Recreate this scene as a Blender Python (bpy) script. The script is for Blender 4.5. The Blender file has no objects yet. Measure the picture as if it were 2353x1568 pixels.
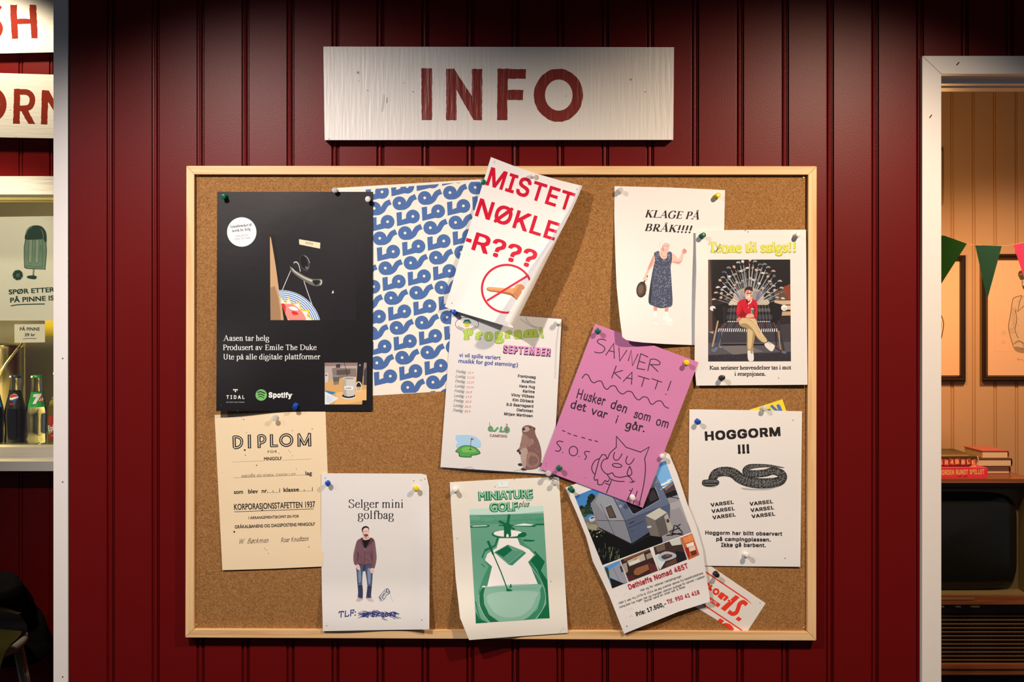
import bpy, bmesh, math, random
from mathutils import Vector, Matrix, noise
from mathutils.geometry import tessellate_polygon
S = bpy.context.scene
COL = S.collection
random.seed(7)

# ------------------------------------------------------------------ camera, world, lights, exposure
D, ZC = 1.9, 1.5                    # camera to red wall, camera height
K = 36.0 / 35.0 / 2353.0            # metres per photo pixel at 1 m
CX, CY = 1176.5, 784.0
def P(px, py, d=D):
    """the point seen at photo pixel (px, py), d metres from the camera"""
    return Vector(((px - CX) * K * d, d, ZC - (py - CY) * K * d))
PX = K * D                          # one pixel on the red wall, in metres

cam = bpy.data.cameras.new('camera'); cam.lens = 35; cam.sensor_width = 36; cam.clip_start = .05
co = bpy.data.objects.new('camera', cam); COL.objects.link(co)
co.location = (0, 0, ZC); co.rotation_euler = (math.pi / 2, 0, 0)
S.camera = co
S.view_settings.view_transform = 'Standard'; S.view_settings.look = 'None'
S.view_settings.exposure = 0.13; S.view_settings.gamma = 1.0
S.view_settings.use_curve_mapping = False
wd = bpy.data.worlds.new('world'); S.world = wd; wd.use_nodes = True
wd.node_tree.nodes['Background'].inputs[0].default_value = (.70, .80, 1.0, 1)
wd.node_tree.nodes['Background'].inputs[1].default_value = 0.12

def spot(name, loc, aim, power, color, angle, blend, size=.03):
    l = bpy.data.lights.new(name, 'SPOT'); l.energy = power; l.color = color
    l.spot_size = math.radians(angle); l.spot_blend = blend; l.shadow_soft_size = size
    o = bpy.data.objects.new(name, l); COL.objects.link(o); o.location = loc
    o.rotation_euler = (Vector(aim) - Vector(loc)).to_track_quat('-Z', 'Y').to_euler()
    return o
def area(name, loc, aim, power, color, sx, sy):
    l = bpy.data.lights.new(name, 'AREA'); l.shape = 'RECTANGLE'; l.size = sx; l.size_y = sy
    l.energy = power; l.color = color
    o = bpy.data.objects.new(name, l); COL.objects.link(o); o.location = loc
    o.rotation_euler = (Vector(aim) - Vector(loc)).to_track_quat('-Z', 'Y').to_euler()
    return o
def point(name, loc, power, color, size):
    l = bpy.data.lights.new(name, 'POINT'); l.energy = power; l.color = color; l.shadow_soft_size = size
    o = bpy.data.objects.new(name, l); COL.objects.link(o); o.location = loc
    return o
# two track spotlights near the ceiling, a metre in front of the red wall
TL_, TR_ = P(230, -190), P(2290, -200)
spot('track_spot_left', (TL_.x, D - 1.1, TL_.z), P(780, 1360), 84, (1, .87, .79), 81, .75)
spot('track_spot_right', (TR_.x, D - 1.02, TR_.z), P(1690, 1360), 86, (1, .78, .58), 83, .75)
spot('track_spot_post', (-1.75, .75, 2.32), P(150, 1250), 17, (1, .88, .84), 62, .5)
# spot over the kiosk front, light inside the kiosk cooler
spot('kiosk_spot', (-1.50, 2.46, 2.59), (-1.46, 2.77, 1.85), 24, (1, .84, .60), 95, .4)
spot('kiosk_poster_fill', (-1.15, 1.70, 2.35), (-1.52, 2.84, 1.62), 75, (1, .86, .62), 32, .6)  # added fill that brightens the window poster, not a lamp of the kiosk
point('kiosk_cooler_light', (-1.70, 3.02, 1.44), 10.0, (1, .74, .18), .03)
point('kiosk_top_light', (-1.62, 3.05, 1.93), 2.5, (1, .78, .34), .03)
# warm lamps of the far room
spot('lounge_spot', (1.75, 2.7, 2.5), (2.02, 3.95, .95), 112, (1, .58, .32), 74, .8, .06)
point('lounge_lamp', (1.35, 3.35, 1.75), 11, (1, .50, .14), .08)

# ------------------------------------------------------------------ materials
def lin(c):
    c /= 255.0
    return c / 12.92 if c <= .04045 else ((c + .055) / 1.055) ** 2.4
PAPER_SEEN = (226, 208, 195)
def obs(r, g, b, k=.80):
    """the surface colour that looks (r, g, b) under the warm lamps, which turn a .8 white into PAPER_SEEN"""
    return tuple(min(.95, max(.002, k * lin(v) / lin(w))) for v, w in zip((r, g, b), PAPER_SEEN))
_m = {}
def mat(name, col, rough=.6, metal=0.0, spec=.5, bump=None, trans=0.0, ior=1.45, emit=None):
    """plain material; bump = (scale, strength, distance)"""
    if name in _m: return _m[name]
    m = bpy.data.materials.new(name); m.use_nodes = True
    nt = m.node_tree; b = nt.nodes['Principled BSDF']
    b.inputs['Base Color'].default_value = (*col, 1)
    b.inputs['Roughness'].default_value = rough
    b.inputs['Metallic'].default_value = metal
    b.inputs['Specular IOR Level'].default_value = spec
    b.inputs['Transmission Weight'].default_value = trans
    b.inputs['IOR'].default_value = ior
    if emit:
        b.inputs['Emission Color'].default_value = (*emit[:3], 1); b.inputs['Emission Strength'].default_value = emit[3]
    if bump:
        tc = nt.nodes.new('ShaderNodeTexCoord'); n = nt.nodes.new('ShaderNodeTexNoise')
        n.inputs['Scale'].default_value = bump[0]; n.inputs['Detail'].default_value = 3
        bp = nt.nodes.new('ShaderNodeBump'); bp.inputs['Strength'].default_value = bump[1]; bp.inputs['Distance'].default_value = bump[2]
        if len(bump) > 3:
            mp = nt.nodes.new('ShaderNodeMapping'); mp.inputs['Scale'].default_value = bump[3]
            nt.links.new(tc.outputs['Object'], mp.inputs[0]); nt.links.new(mp.outputs[0], n.inputs['Vector'])
        else: nt.links.new(tc.outputs['Object'], n.inputs['Vector'])
        nt.links.new(n.outputs['Fac'], bp.inputs['Height']); nt.links.new(bp.outputs[0], b.inputs['Normal'])
    _m[name] = m
    return m
def ink(r, g, b, rough=.55):
    return mat('ink_%d_%d_%d_%d' % (r, g, b, int(rough * 100)), obs(r, g, b), rough, spec=.3)
def noise_mix(m, stops, scale, detail=4, dist=0, stretch=None, tex='NOISE', seed=0.0):
    """colour ramp over noise as the base colour of m"""
    nt = m.node_tree; b = nt.nodes['Principled BSDF']
    tc = nt.nodes.new('ShaderNodeTexCoord'); mp = nt.nodes.new('ShaderNodeMapping')
    mp.inputs['Scale'].default_value = stretch or (1, 1, 1); mp.inputs['Location'].default_value = (seed, seed * .7, seed * .3)
    n = nt.nodes.new('ShaderNodeTexNoise'); n.inputs['Scale'].default_value = scale
    n.inputs['Detail'].default_value = detail; n.inputs['Distortion'].default_value = dist
    r = nt.nodes.new('ShaderNodeValToRGB')
    while len(r.color_ramp.elements) < len(stops): r.color_ramp.elements.new(.5)
    for e, (p, c) in zip(r.color_ramp.elements, stops): e.position = p; e.color = (*c, 1)
    nt.links.new(tc.outputs['Object'], mp.inputs[0]); nt.links.new(mp.outputs[0], n.inputs['Vector'])
    nt.links.new(n.outputs['Fac'], r.inputs[0]); nt.links.new(r.outputs[0], b.inputs['Base Color'])
    return m

# ------------------------------------------------------------------ object helpers
def tag(o, label=None, cat=None, group=None, kind=None):
    if label: o['label'] = label
    if cat: o['category'] = cat
    if group: o['group'] = group
    if kind: o['kind'] = kind
    return o
def link(name, bm, mats, parent=None, smooth=False):
    me = bpy.data.meshes.new(name); bm.to_mesh(me); bm.free()
    for m in (mats if isinstance(mats, (list, tuple)) else [mats]): me.materials.append(m)
    if smooth:
        for p in me.polygons: p.use_smooth = True
    o = bpy.data.objects.new(name, me); COL.objects.link(o)
    if parent: o.parent = parent; o.matrix_parent_inverse = parent.matrix_world.inverted() if False else Matrix.Translation(-parent.location)
    return o
def thing(name, label, cat, loc, group=None):
    o = bpy.data.objects.new(name, None); COL.objects.link(o); o.location = loc; o.empty_display_size = .02
    return tag(o, label, cat, group)
def box(bm, a, b, mi=0):
    """axis aligned box between two corners"""
    x0, x1 = sorted((a[0], b[0])); y0, y1 = sorted((a[1], b[1])); z0, z1 = sorted((a[2], b[2]))
    v = [bm.verts.new(p) for p in ((x0, y0, z0), (x1, y0, z0), (x1, y1, z0), (x0, y1, z0), (x0, y0, z1), (x1, y0, z1), (x1, y1, z1), (x0, y1, z1))]
    fs = []
    for q in ((0, 3, 2, 1), (4, 5, 6, 7), (0, 1, 5, 4), (1, 2, 6, 5), (2, 3, 7, 6), (3, 0, 4, 7)):
        f = bm.faces.new([v[i] for i in q]); f.material_index = mi; fs.append(f)
    return fs
def bev(bm, w, seg=1, ang=.6):
    es = [e for e in bm.edges if len(e.link_faces) == 2 and e.calc_face_angle(0) > ang]
    if es: bmesh.ops.bevel(bm, geom=es, offset=w, segments=seg, affect='EDGES', profile=.6, clamp_overlap=True)
    return bm
def lathe(bm, prof, seg=24, mi=0, M=None, cap=True):
    """prof = [(r, z)] turned about Z"""
    M = M or Matrix()
    rings = []
    for r, z in prof:
        rings.append([bm.verts.new(M @ Vector((r * math.cos(t), r * math.sin(t), z))) for t in [2 * math.pi * i / seg for i in range(seg)]])
    for a, b in zip(rings, rings[1:]):
        for i in range(seg):
            f = bm.faces.new((a[i], a[(i + 1) % seg], b[(i + 1) % seg], b[i])); f.material_index = mi; f.smooth = True
    if cap:
        f = bm.faces.new(rings[0][::-1]); f.material_index = mi
        f = bm.faces.new(rings[-1]); f.material_index = mi
def tube(bm, pts, r, seg=8, mi=0):
    pts = [Vector(p) for p in pts]; rings = []
    for i, p in enumerate(pts):
        t = (pts[min(i + 1, len(pts) - 1)] - pts[max(i - 1, 0)]).normalized()
        u = t.cross(Vector((0, 0, 1)) if abs(t.z) < .9 else Vector((1, 0, 0))).normalized(); w = t.cross(u)
        rr = r[i] if isinstance(r, (list, tuple)) else r
        rings.append([bm.verts.new(p + (u * math.cos(a) + w * math.sin(a)) * rr) for a in [2 * math.pi * k / seg for k in range(seg)]])
    for a, b in zip(rings, rings[1:]):
        for i in range(seg):
            f = bm.faces.new((a[i], a[(i + 1) % seg], b[(i + 1) % seg], b[i])); f.material_index = mi; f.smooth = True
    bm.faces.new(rings[0][::-1]).material_index = mi; bm.faces.new(rings[-1]).material_index = mi
# ------------------------------------------------------------------ setting: red panelled wall, posts, doorway, kiosk wall, far room
def paint_red(name):
    m = mat(name, (.125, .0040, .0040), .37, spec=.17, bump=(480, .15, .0014))
    return m
M_RED = paint_red('red_wall_paint')
M_WHITE = mat('white_gloss_trim', (.80, .77, .74), .38, spec=.5, bump=(60, .08, .002))
M_BEIGE = mat('beige_panel_paint', (.56, .36, .20), .5, spec=.35, bump=(250, .1, .001))
M_FLOOR = mat('dark_floor', (.05, .04, .035), .5); M_CEIL = mat('dark_ceiling', (.03, .028, .028), .8)

BEAD = [(0, 0), (.7, -4.5), (3.8, -4.8), (4.6, -1.8), (6.2, -.5), (8.2, -.1), (10.2, -.5), (11.8, -1.9), (12.4, -5), (14.2, -5), (14.7, -2.4), (15.6, -2.4), (16.1, -5), (17.8, -5), (18.6, 0)]
def beadboard(name, d, x0, x1, first, pitch, sc, z0, z1, material, hole=None, prof=BEAD, thick=.1):
    """panelled wall at depth d from pixel-free world x0 to x1; grooves start at first + n * pitch (world x); hole = (x from, z up to): doorway"""
    xs = [(x0, 0.0)]
    n = math.floor((x0 - first) / pitch)
    while first + n * pitch < x1:
        for a, b in prof:
            x = first + n * pitch + a * sc
            if x0 < x < x1: xs.append((x, b * .001 * sc / PX))
        n += 1
    xs.append((x1, 0.0))
    if hole: xs = sorted(xs + [(hole[0], 0.0), (hole[0] + 1e-5, 0.0)])
    bm = bmesh.new()
    lo = lambda x: hole[1] if hole and x > hole[0] + 5e-6 else z0
    zs = 1
    for (xa, ya), (xb, yb) in zip(xs, xs[1:]):
        zz = lo(.5 * (xa + xb))
        v = [bm.verts.new((xa, d - ya, zz)), bm.verts.new((xb, d - yb, zz)), bm.verts.new((xb, d - yb, z1)), bm.verts.new((xa, d - ya, z1))]
        bm.faces.new(v)
    bmesh.ops.remove_doubles(bm, verts=bm.verts, dist=2e-6)
    # the back of the wall, so that it has its real thickness
    if hole:
        box(bm, (x0, d + .012, z0), (hole[0], d + thick, z1)); box(bm, (hole[0], d + .012, hole[1]), (x1, d + thick, z1))
    else: box(bm, (x0, d + .012, z0), (x1, d + thick, z1))
    return tag(link(name, bm, material), kind='structure')
ZTOP = 2.62
DOOR_X, DOOR_Z = P(2161, 0).x, P(0, 172).z
beadboard('wall_middle', D, P(150, 0).x, P(2700, 0).x, P(555, 0).x, 103.3 * PX, PX, 0, ZTOP, M_RED, hole=(DOOR_X - .003, DOOR_Z + .003))

# white corner post on the left end of the red wall
bm = bmesh.new(); box(bm, (P(124.5, 0).x, D - .003, 0), (P(157.5, 0).x, D + .11, ZTOP)); bev(bm, .0012, 2)
for zpx in (824, 1108, 1556):
    c = P(144, zpx, D - .0032); lathe(bm, [(.0013, 0), (.0013, .0004)], 8, 1, Matrix.Translation(c) @ Matrix.Rotation(math.pi / 2, 4, 'X'))
tag(link('trim_1', bm, [M_WHITE, mat('nail_hole', (.02, .015, .012), .8)]), kind='structure')

# doorway casing, mitred, and its jamb lining
def casing():
    bm = bmesh.new(); d = D - .011
    xo, xi = P(2119, 0, d).x, P(2163.5, 0, d).x; zo, zi = P(0, 128, d).z, P(0, 170.5, d).z; xr = P(2700, 0, d).x
    xr_i, xr_o = xr - (xi - xo), xr
    for loop in ([(xo, 0), (xi, 0), (xi, zi), (xo, zo)], [(xo, zo), (xi, zi), (xr_i, zi), (xr_o, zo)], [(xr_i, 0), (xr_o, 0), (xr_o, zo), (xr_i, zi)]):
        c = Vector((sum(p[0] for p in loop) / 4, sum(p[1] for p in loop) / 4))
        fr = [bm.verts.new((c.x + (x - c.x) * .9996, d, c.y + (z - c.y) * .9999)) for x, z in loop]; bk = [bm.verts.new((x, D + .001, z)) for x, z in loop]
        bm.faces.new(fr)
        for i in range(4): bm.faces.new((fr[i], fr[(i + 1) % 4], bk[(i + 1) % 4], bk[i]))
    bmesh.ops.recalc_face_normals(bm, faces=bm.faces); bev(bm, .0014, 2)
    # nail marks
    for a, b, c, e in ((2198, 150, 2204, 143), (2136, 271, 2141, 264)):
        p, q = P(a, b, d), P(c, e, d)
        tube(bm, [p, q], .0011, 6, 1)
    # lining boards
    for x in (xi - .002, xr_i + .002 - .018): box(bm, (x - .016, D - .002, 0), (x + .002 if x < 1.5 else x + .018, D + .125, zi))
    box(bm, (xi - .018, D - .002, zi + .001), (xr_i + .016, D + .125, zi + .019))
    for y0, y1 in ((.035, .052), (.068, .08)): box(bm, (xi, D + y0, zi - .006), (xr_i, D + y1, zi + .002))
    return tag(link('door_1', bm, [M_WHITE, mat('nail_hole', (.02, .015, .012), .8)]), kind='structure')
casing()

# kiosk wall, deeper on the left
DK = 2.79
WIN = dict(x0=P(-330, 0, DK).x, x1=P(170, 0, DK).x, z0=P(0, 1040, DK).z, z1=P(0, 428, DK).z)
def kiosk_wall():
    """red panels with a window opening"""
    prof = [(0, 0), (.7, -3.5), (2.6, -3.5), (3.6, -.6), (5.5, -.2), (7.4, -.6), (8.4, -3.5), (10.4, -3.5), (11.2, 0)]
    x0, x1 = P(-700, 0, DK).x, P(330, 0, DK).x
    first, pitch, sc = P(42.5, 0, DK).x, 70.3 * K * DK, K * DK
    xs = [x0, WIN['x0'], WIN['x1'], x1]; pts = [(x, 0.0) for x in xs]
    n = math.floor((x0 - first) / pitch)
    while first + n * pitch < x1:
        for a, b in prof:
            x = first + n * pitch + a * sc
            if x0 < x < x1: pts.append((x, b * .001))
        n += 1
    pts.sort(); bm = bmesh.new()
    for (xa, ya), (xb, yb) in zip(pts, pts[1:]):
        mid = .5 * (xa + xb)
        spans = [(0, WIN['z0']), (WIN['z1'], ZTOP)] if WIN['x0'] < mid < WIN['x1'] else [(0, ZTOP)]
        for za, zb in spans:
            bm.faces.new([bm.verts.new(p) for p in ((xa, DK - ya, za), (xb, DK - yb, za), (xb, DK - yb, zb), (xa, DK - ya, zb))])
    bmesh.ops.remove_doubles(bm, verts=bm.verts, dist=2e-6)
    y0, y1 = DK + .01, DK + .06
    box(bm, (x0, y0, 0), (WIN['x0'], y1, ZTOP)); box(bm, (WIN['x1'], y0, 0), (x1, y1, ZTOP))
    box(bm, (WIN['x0'], y0, 0), (WIN['x1'], y1, WIN['z0'])); box(bm, (WIN['x0'], y0, WIN['z1']), (WIN['x1'], y1, ZTOP))
    return tag(link('wall_left', bm, M_RED), kind='structure')
kiosk_wall()
def side(name, a, b, m):
    bm = bmesh.new(); box(bm, a, b); return tag(link(name, bm, m), kind='structure')
side('floor', (-4.2, -1.6, -.05), (4.2, 4.6, 0), M_FLOOR)
side('ceiling', (-4.2, -1.6, ZTOP), (4.2, 4.6, ZTOP + .05), M_CEIL)
side('wall_partition', (-.55, D + .1, 0), (-.49, 4.3, ZTOP), M_RED)  # unseen, added to stop light bleeding between the far room and the kiosk
side('wall_kiosk', (-2.7, 3.62, 0), (-.55, 3.68, ZTOP), mat('kiosk_back_panel', (.34, .33, .33), .35, .3))
side('wall_lounge', (.74, D + .1, 0), (.80, 4.3, ZTOP), M_BEIGE)
# far room back wall
DB = 4.0
BB = [(0, 0), (1, -3), (2.2, -3), (3.2, -.8), (5, -.8), (6.2, -3), (7.4, -3), (8.4, 0)]
beadboard('wall_right', DB, .80, P(2900, 0, DB).x, P(2184, 0, DB).x, 49.3 * K * DB, K * DB, 0, ZTOP, M_BEIGE, prof=BB, thick=.08)
# sans-serif letter outlines: character code, advance, then closed contours (x, y pairs in 1/1000 em)
FONT_DATA = [
(65, 480, [[16,0,201,509,276,509,463,0,395,0,287,302,276,334,264,372,257,394,250,420,241,447,232,478,245,478,236,447,228,419,220,393,213,371,201,333,191,302,85,0],[110,142,110,199,370,199,370,142]]),
(66, 456, [[60,0,60,509,241,509,266,508,289,504,310,499,329,491,359,469,381,442,394,410,398,374,395,344,387,320,373,301,356,286,336,275,315,267,315,262,339,257,363,245,385,227,402,203,414,173,418,136,413,100,400,67,377,39,344,18,324,10,301,4,275,1,247,0],[125,57,245,57,272,58,296,63,315,70,330,80,349,105,355,137,352,161,342,184,327,203,306,218,279,228,248,231,125,231],[125,285,238,285,265,288,288,296,308,309,323,326,333,348,336,372,330,403,313,429,283,446,240,452,125,452]]),
(67, 510, [[267,-7,235,-5,205,1,177,11,150,25,126,42,104,63,86,88,70,115,57,146,48,179,42,215,40,254,42,293,48,329,57,362,70,393,86,421,104,445,126,466,150,484,177,498,205,508,235,514,267,516,305,513,340,504,373,490,402,471,427,447,448,418,463,385,473,348,408,348,401,373,389,395,375,413,357,428,337,440,315,449,292,454,267,456,245,454,223,450,203,443,184,432,166,419,150,403,137,385,125,364,116,340,109,314,105,285,103,254,105,223,109,194,116,168,125,145,137,123,151,105,166,89,184,76,203,66,223,59,245,54,267,53,292,55,315,60,337,69,357,81,375,96,389,114,401,136,408,160,473,160,463,124,448,91,428,62,402,38,373,19,341,5,305,-4]]),
(68, 502, [[219,0,96,0,96,57,215,57,244,58,272,63,296,70,318,81,337,94,354,110,368,128,379,149,388,172,394,198,398,226,399,255,398,285,394,312,388,337,379,361,368,381,354,399,338,415,320,428,299,438,275,446,249,450,221,452,93,452,93,509,225,509,261,507,294,501,325,492,353,478,377,461,399,441,418,418,433,391,446,361,455,329,460,293,462,255,460,217,455,181,446,149,433,119,417,92,398,68,376,48,351,31,322,17,291,8,256,2],[125,509,125,0,60,0,60,509]]),
(69, 419, [[60,0,60,509,372,509,372,452,125,452,125,286,355,286,355,229,125,229,125,57,375,57,375,0]]),
(70, 410, [[60,0,60,509,369,509,369,452,125,452,125,278,346,278,346,221,125,221,125,0]]),
(71, 520, [[269,-7,236,-5,205,1,176,11,149,25,125,43,104,64,85,88,69,116,57,146,47,179,42,215,40,254,42,293,47,329,57,362,69,393,85,421,103,445,125,466,149,484,175,498,203,508,233,514,265,516,304,513,340,504,374,489,403,469,429,445,449,416,465,384,474,349,408,349,399,372,387,393,373,411,356,427,337,439,315,448,291,454,265,456,243,454,222,450,202,443,183,432,166,419,150,404,137,385,125,364,116,340,109,314,105,285,103,254,105,223,109,194,116,168,125,145,137,124,151,105,166,90,184,76,203,66,224,59,246,54,269,53,309,57,345,71,374,93,396,123,404,141,410,160,414,180,415,202,434,199,283,199,283,256,478,256,478,200,476,170,471,141,463,115,451,91,436,69,419,50,399,33,377,19,352,8,326,0,298,-5]]),
(72, 517, [[60,0,60,509,125,509,125,289,392,289,392,509,457,509,457,0,392,0,392,232,125,232,125,0]]),
(73, 300, [[31,0,31,57,118,57,118,452,31,452,31,509,269,509,269,452,183,452,183,57,269,57,269,0]]),
(74, 396, [[185,-7,153,-4,124,3,98,15,75,33,57,55,44,81,36,111,33,145,33,173,98,173,98,145,104,104,122,74,149,56,185,50,220,56,248,74,266,104,272,145,272,509,336,509,336,145,334,111,326,81,313,55,294,33,271,15,246,3,217,-4]]),
(75, 467, [[104,145,104,216,122,239,139,261,157,282,174,303,193,324,212,344,364,509,448,509,231,276,228,276],[60,0,60,509,125,509,125,334,124,225,125,193,125,0],[372,0,188,259,228,309,449,0]]),
(76, 393, [[60,0,60,509,125,509,125,57,361,57,361,0]]),
(77, 628, [[60,0,60,509,152,509,277,187,287,159,299,123,311,84,322,49,307,49,318,83,330,121,342,158,352,187,476,509,568,509,568,0,504,0,504,291,504,327,505,369,506,413,507,457,513,457,505,433,498,409,482,363,467,322,456,291,342,0,286,0,170,291,159,321,145,361,129,408,112,457,119,457,120,416,121,372,122,328,122,291,122,0]]),
(78, 523, [[60,0,60,509,136,509,343,183,352,169,363,151,375,130,388,107,401,82,414,55,405,54,402,81,401,108,400,134,399,157,399,195,399,509,463,509,463,0,387,0,202,290,177,331,164,354,148,381,108,452,119,454,122,384,124,328,125,291,125,0]]),
(79, 533, [[267,-7,235,-5,205,1,177,11,150,25,126,42,105,63,86,88,70,115,57,146,48,179,42,215,40,254,42,293,48,329,57,362,70,393,86,421,105,445,126,466,150,484,177,498,205,508,235,514,267,516,299,514,329,508,357,498,384,484,408,466,429,445,448,421,464,393,477,362,486,329,491,293,493,254,491,215,486,179,477,146,464,115,448,88,429,63,408,42,384,25,357,11,329,1,299,-5],[267,53,289,54,310,59,330,66,349,76,367,89,383,105,396,123,408,144,418,168,425,194,429,223,430,254,429,286,425,314,418,341,408,365,396,386,383,404,367,420,349,433,330,443,310,450,289,454,267,456,245,454,223,450,203,443,184,433,167,420,151,404,137,385,125,364,116,340,109,314,105,285,103,254,105,223,109,194,116,168,125,144,137,123,151,105,167,89,184,76,203,66,223,59,245,54]]),
(80, 445, [[60,0,60,509,235,509,263,507,289,503,312,497,332,487,350,476,366,462,379,447,390,430,398,411,404,391,407,370,409,348,407,325,404,304,398,284,390,265,379,248,366,233,350,219,332,207,312,198,289,191,263,187,235,186,109,186,109,242,233,242,269,246,297,256,318,272,333,294,342,319,344,348,342,376,333,402,318,423,297,439,268,449,232,452,125,452,125,0]]),
(82, 449, [[60,0,60,509,236,509,264,507,290,504,313,497,333,489,367,465,390,433,399,415,405,395,408,374,409,352,408,330,405,309,399,290,390,271,367,240,333,217,312,209,289,203,264,199,236,198,124,198,124,0],[124,255,234,255,269,258,298,267,319,281,334,300,342,324,345,352,342,380,334,405,319,425,298,440,269,449,233,452,124,452],[353,0,230,229,303,229,428,0]]),
(83, 447, [[224,-9,197,-8,172,-4,149,1,128,9,108,19,91,31,76,45,64,60,54,77,46,96,41,115,38,137,104,137,110,110,123,88,142,71,166,59,194,52,224,49,257,52,286,60,311,74,329,92,341,114,346,139,342,161,332,179,316,193,296,205,272,214,245,222,184,239,154,249,128,260,105,274,86,289,71,307,60,326,54,348,52,372,58,413,75,448,87,463,102,476,119,488,138,498,158,506,180,511,203,514,227,516,252,514,275,511,296,505,316,498,351,476,377,449,394,415,401,378,337,378,326,412,302,437,286,447,267,453,247,457,225,459,194,456,167,448,145,435,129,418,118,398,115,376,119,352,131,334,148,319,169,308,191,300,212,293,264,279,287,272,312,264,336,252,359,238,379,220,395,198,405,171,408,139,403,99,386,64,374,48,360,34,343,21,323,11,302,2,278,-4,252,-8]]),
(84, 449, [[32,452,32,509,417,509,417,452,257,452,257,0,193,0,193,452]]),
(85, 517, [[259,-8,230,-7,203,-2,177,5,154,15,133,28,114,43,98,60,85,80,74,101,66,124,62,148,60,173,60,509,124,509,124,178,128,144,141,113,160,87,187,68,220,56,259,52,298,56,331,68,357,87,377,113,389,144,393,178,393,509,457,509,457,173,456,148,451,124,443,101,433,80,419,60,403,43,384,28,363,15,340,5,315,-2,288,-7]]),
(86, 480, [[204,0,16,509,84,509,192,206,203,176,215,137,222,115,230,89,239,61,248,31,235,31,244,62,252,90,260,115,267,138,279,176,290,206,395,509,463,509,278,0]]),
(87, 686, [[155,0,16,509,82,509,163,196,170,171,175,145,187,94,192,67,197,40,189,40,194,67,200,94,205,120,211,145,224,196,306,509,380,509,462,196,468,171,474,145,486,94,492,67,497,40,488,40,493,67,499,94,504,120,510,145,523,196,603,509,670,509,530,0,455,0,368,323,359,356,351,391,347,410,344,431,340,452,336,475,350,475,346,453,342,433,339,413,335,395,327,359,318,323,230,0]]),
(89, 472, [[203,0,203,208,16,509,91,509,192,344,208,318,222,292,236,264,250,230,224,230,237,265,251,293,265,318,280,344,381,509,455,509,268,208,268,0]]),
(90, 438, [[42,0,42,46,273,385,289,408,306,431,323,453,341,476,348,454,317,453,285,452,254,452,223,452,40,452,40,509,397,509,397,462,169,129,152,105,134,81,97,33,90,54,121,56,152,57,183,57,214,57,399,57,399,0]]),
(97, 389, [[160,-9,126,-5,94,5,68,22,48,45,35,73,30,108,34,138,43,161,58,179,78,193,100,203,125,211,152,216,178,220,234,227,252,230,265,235,273,243,276,255,276,257,273,279,267,297,256,311,240,322,220,329,196,331,171,329,149,322,132,313,118,301,107,288,100,274,41,291,57,322,79,346,104,364,133,375,163,382,194,384,215,383,239,379,263,372,286,360,306,343,322,320,333,290,337,251,337,0,277,0,277,52,272,52,264,38,252,25,236,12,215,1,190,-6],[170,45,202,49,228,59,248,74,263,93,272,115,276,138,276,190,270,186,259,182,246,179,231,176,200,171,175,168,154,164,134,159,117,150,103,139,95,124,92,105,94,87,102,72,114,61,130,52,149,47]]),
(98, 424, [[229,-8,198,-5,172,4,153,17,138,31,127,46,118,59,112,59,112,0,53,0,53,509,114,509,114,319,118,319,127,331,137,346,152,360,171,373,197,381,229,384,252,383,274,378,294,371,313,361,330,347,345,332,359,313,370,293,379,270,385,245,389,218,390,189,389,160,385,133,379,108,370,84,359,64,346,45,330,29,313,16,294,5,274,-2,252,-7],[220,47,253,51,279,66,301,88,316,117,325,151,328,189,325,227,316,261,301,290,280,311,253,325,220,330,188,325,161,312,140,291,125,263,116,229,113,189,116,150,125,115,140,86,162,65,188,51]]),
(99, 396, [[207,-8,182,-7,159,-2,137,6,117,16,98,30,82,46,68,64,56,85,46,108,40,133,36,159,34,187,36,216,40,243,46,268,56,291,68,312,82,330,98,346,117,360,137,371,159,378,182,383,207,384,234,383,260,377,284,368,305,356,324,341,340,322,353,301,362,277,303,262,298,276,290,289,281,301,270,311,257,319,242,325,226,329,207,330,173,325,145,310,124,287,108,258,99,224,96,187,99,151,108,117,124,89,145,66,173,51,207,46,226,48,243,52,258,58,271,66,282,76,292,89,299,102,304,117,363,102,354,78,341,56,325,37,306,21,285,9,261,-1,235,-6]]),
(100, 424, [[195,-8,172,-7,151,-2,130,5,111,16,94,29,79,45,66,64,55,84,46,108,39,133,35,160,34,189,35,218,39,245,46,270,55,293,66,313,79,332,95,347,112,361,131,371,151,378,173,383,196,384,228,381,253,373,272,360,287,346,298,331,306,319,311,319,311,509,372,509,372,0,313,0,313,59,307,59,298,46,287,31,272,17,252,4,227,-5],[205,47,236,51,263,65,284,86,299,115,309,150,312,189,309,229,300,263,284,291,263,312,237,325,205,330,172,325,145,311,124,290,108,261,99,227,96,189,99,151,109,117,124,88,145,66,172,51]]),
(101, 404, [[212,-8,185,-7,161,-2,138,6,117,16,98,30,82,46,68,64,56,85,46,108,40,132,35,159,34,187,35,215,39,242,46,267,55,290,67,311,81,329,97,346,115,359,135,370,157,378,180,383,205,384,236,382,266,374,294,361,319,341,341,315,357,282,363,263,368,242,370,219,371,194,371,169,75,169,75,221,338,221,310,202,307,237,298,269,283,294,263,314,237,326,205,330,173,326,146,313,125,294,109,270,99,241,96,211,96,178,100,139,110,106,128,80,151,61,179,50,212,46,234,48,254,53,271,61,285,73,297,88,306,105,365,91,353,63,335,39,311,19,283,4,249,-5]]),
(102, 254, [[228,379,228,327,6,327,6,379],[81,0,81,432,84,461,96,486,113,505,135,519,161,527,187,530,207,529,222,527,234,524,243,521,227,468,215,472,206,473,195,474,171,470,154,460,145,443,142,419,142,0]]),
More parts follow.
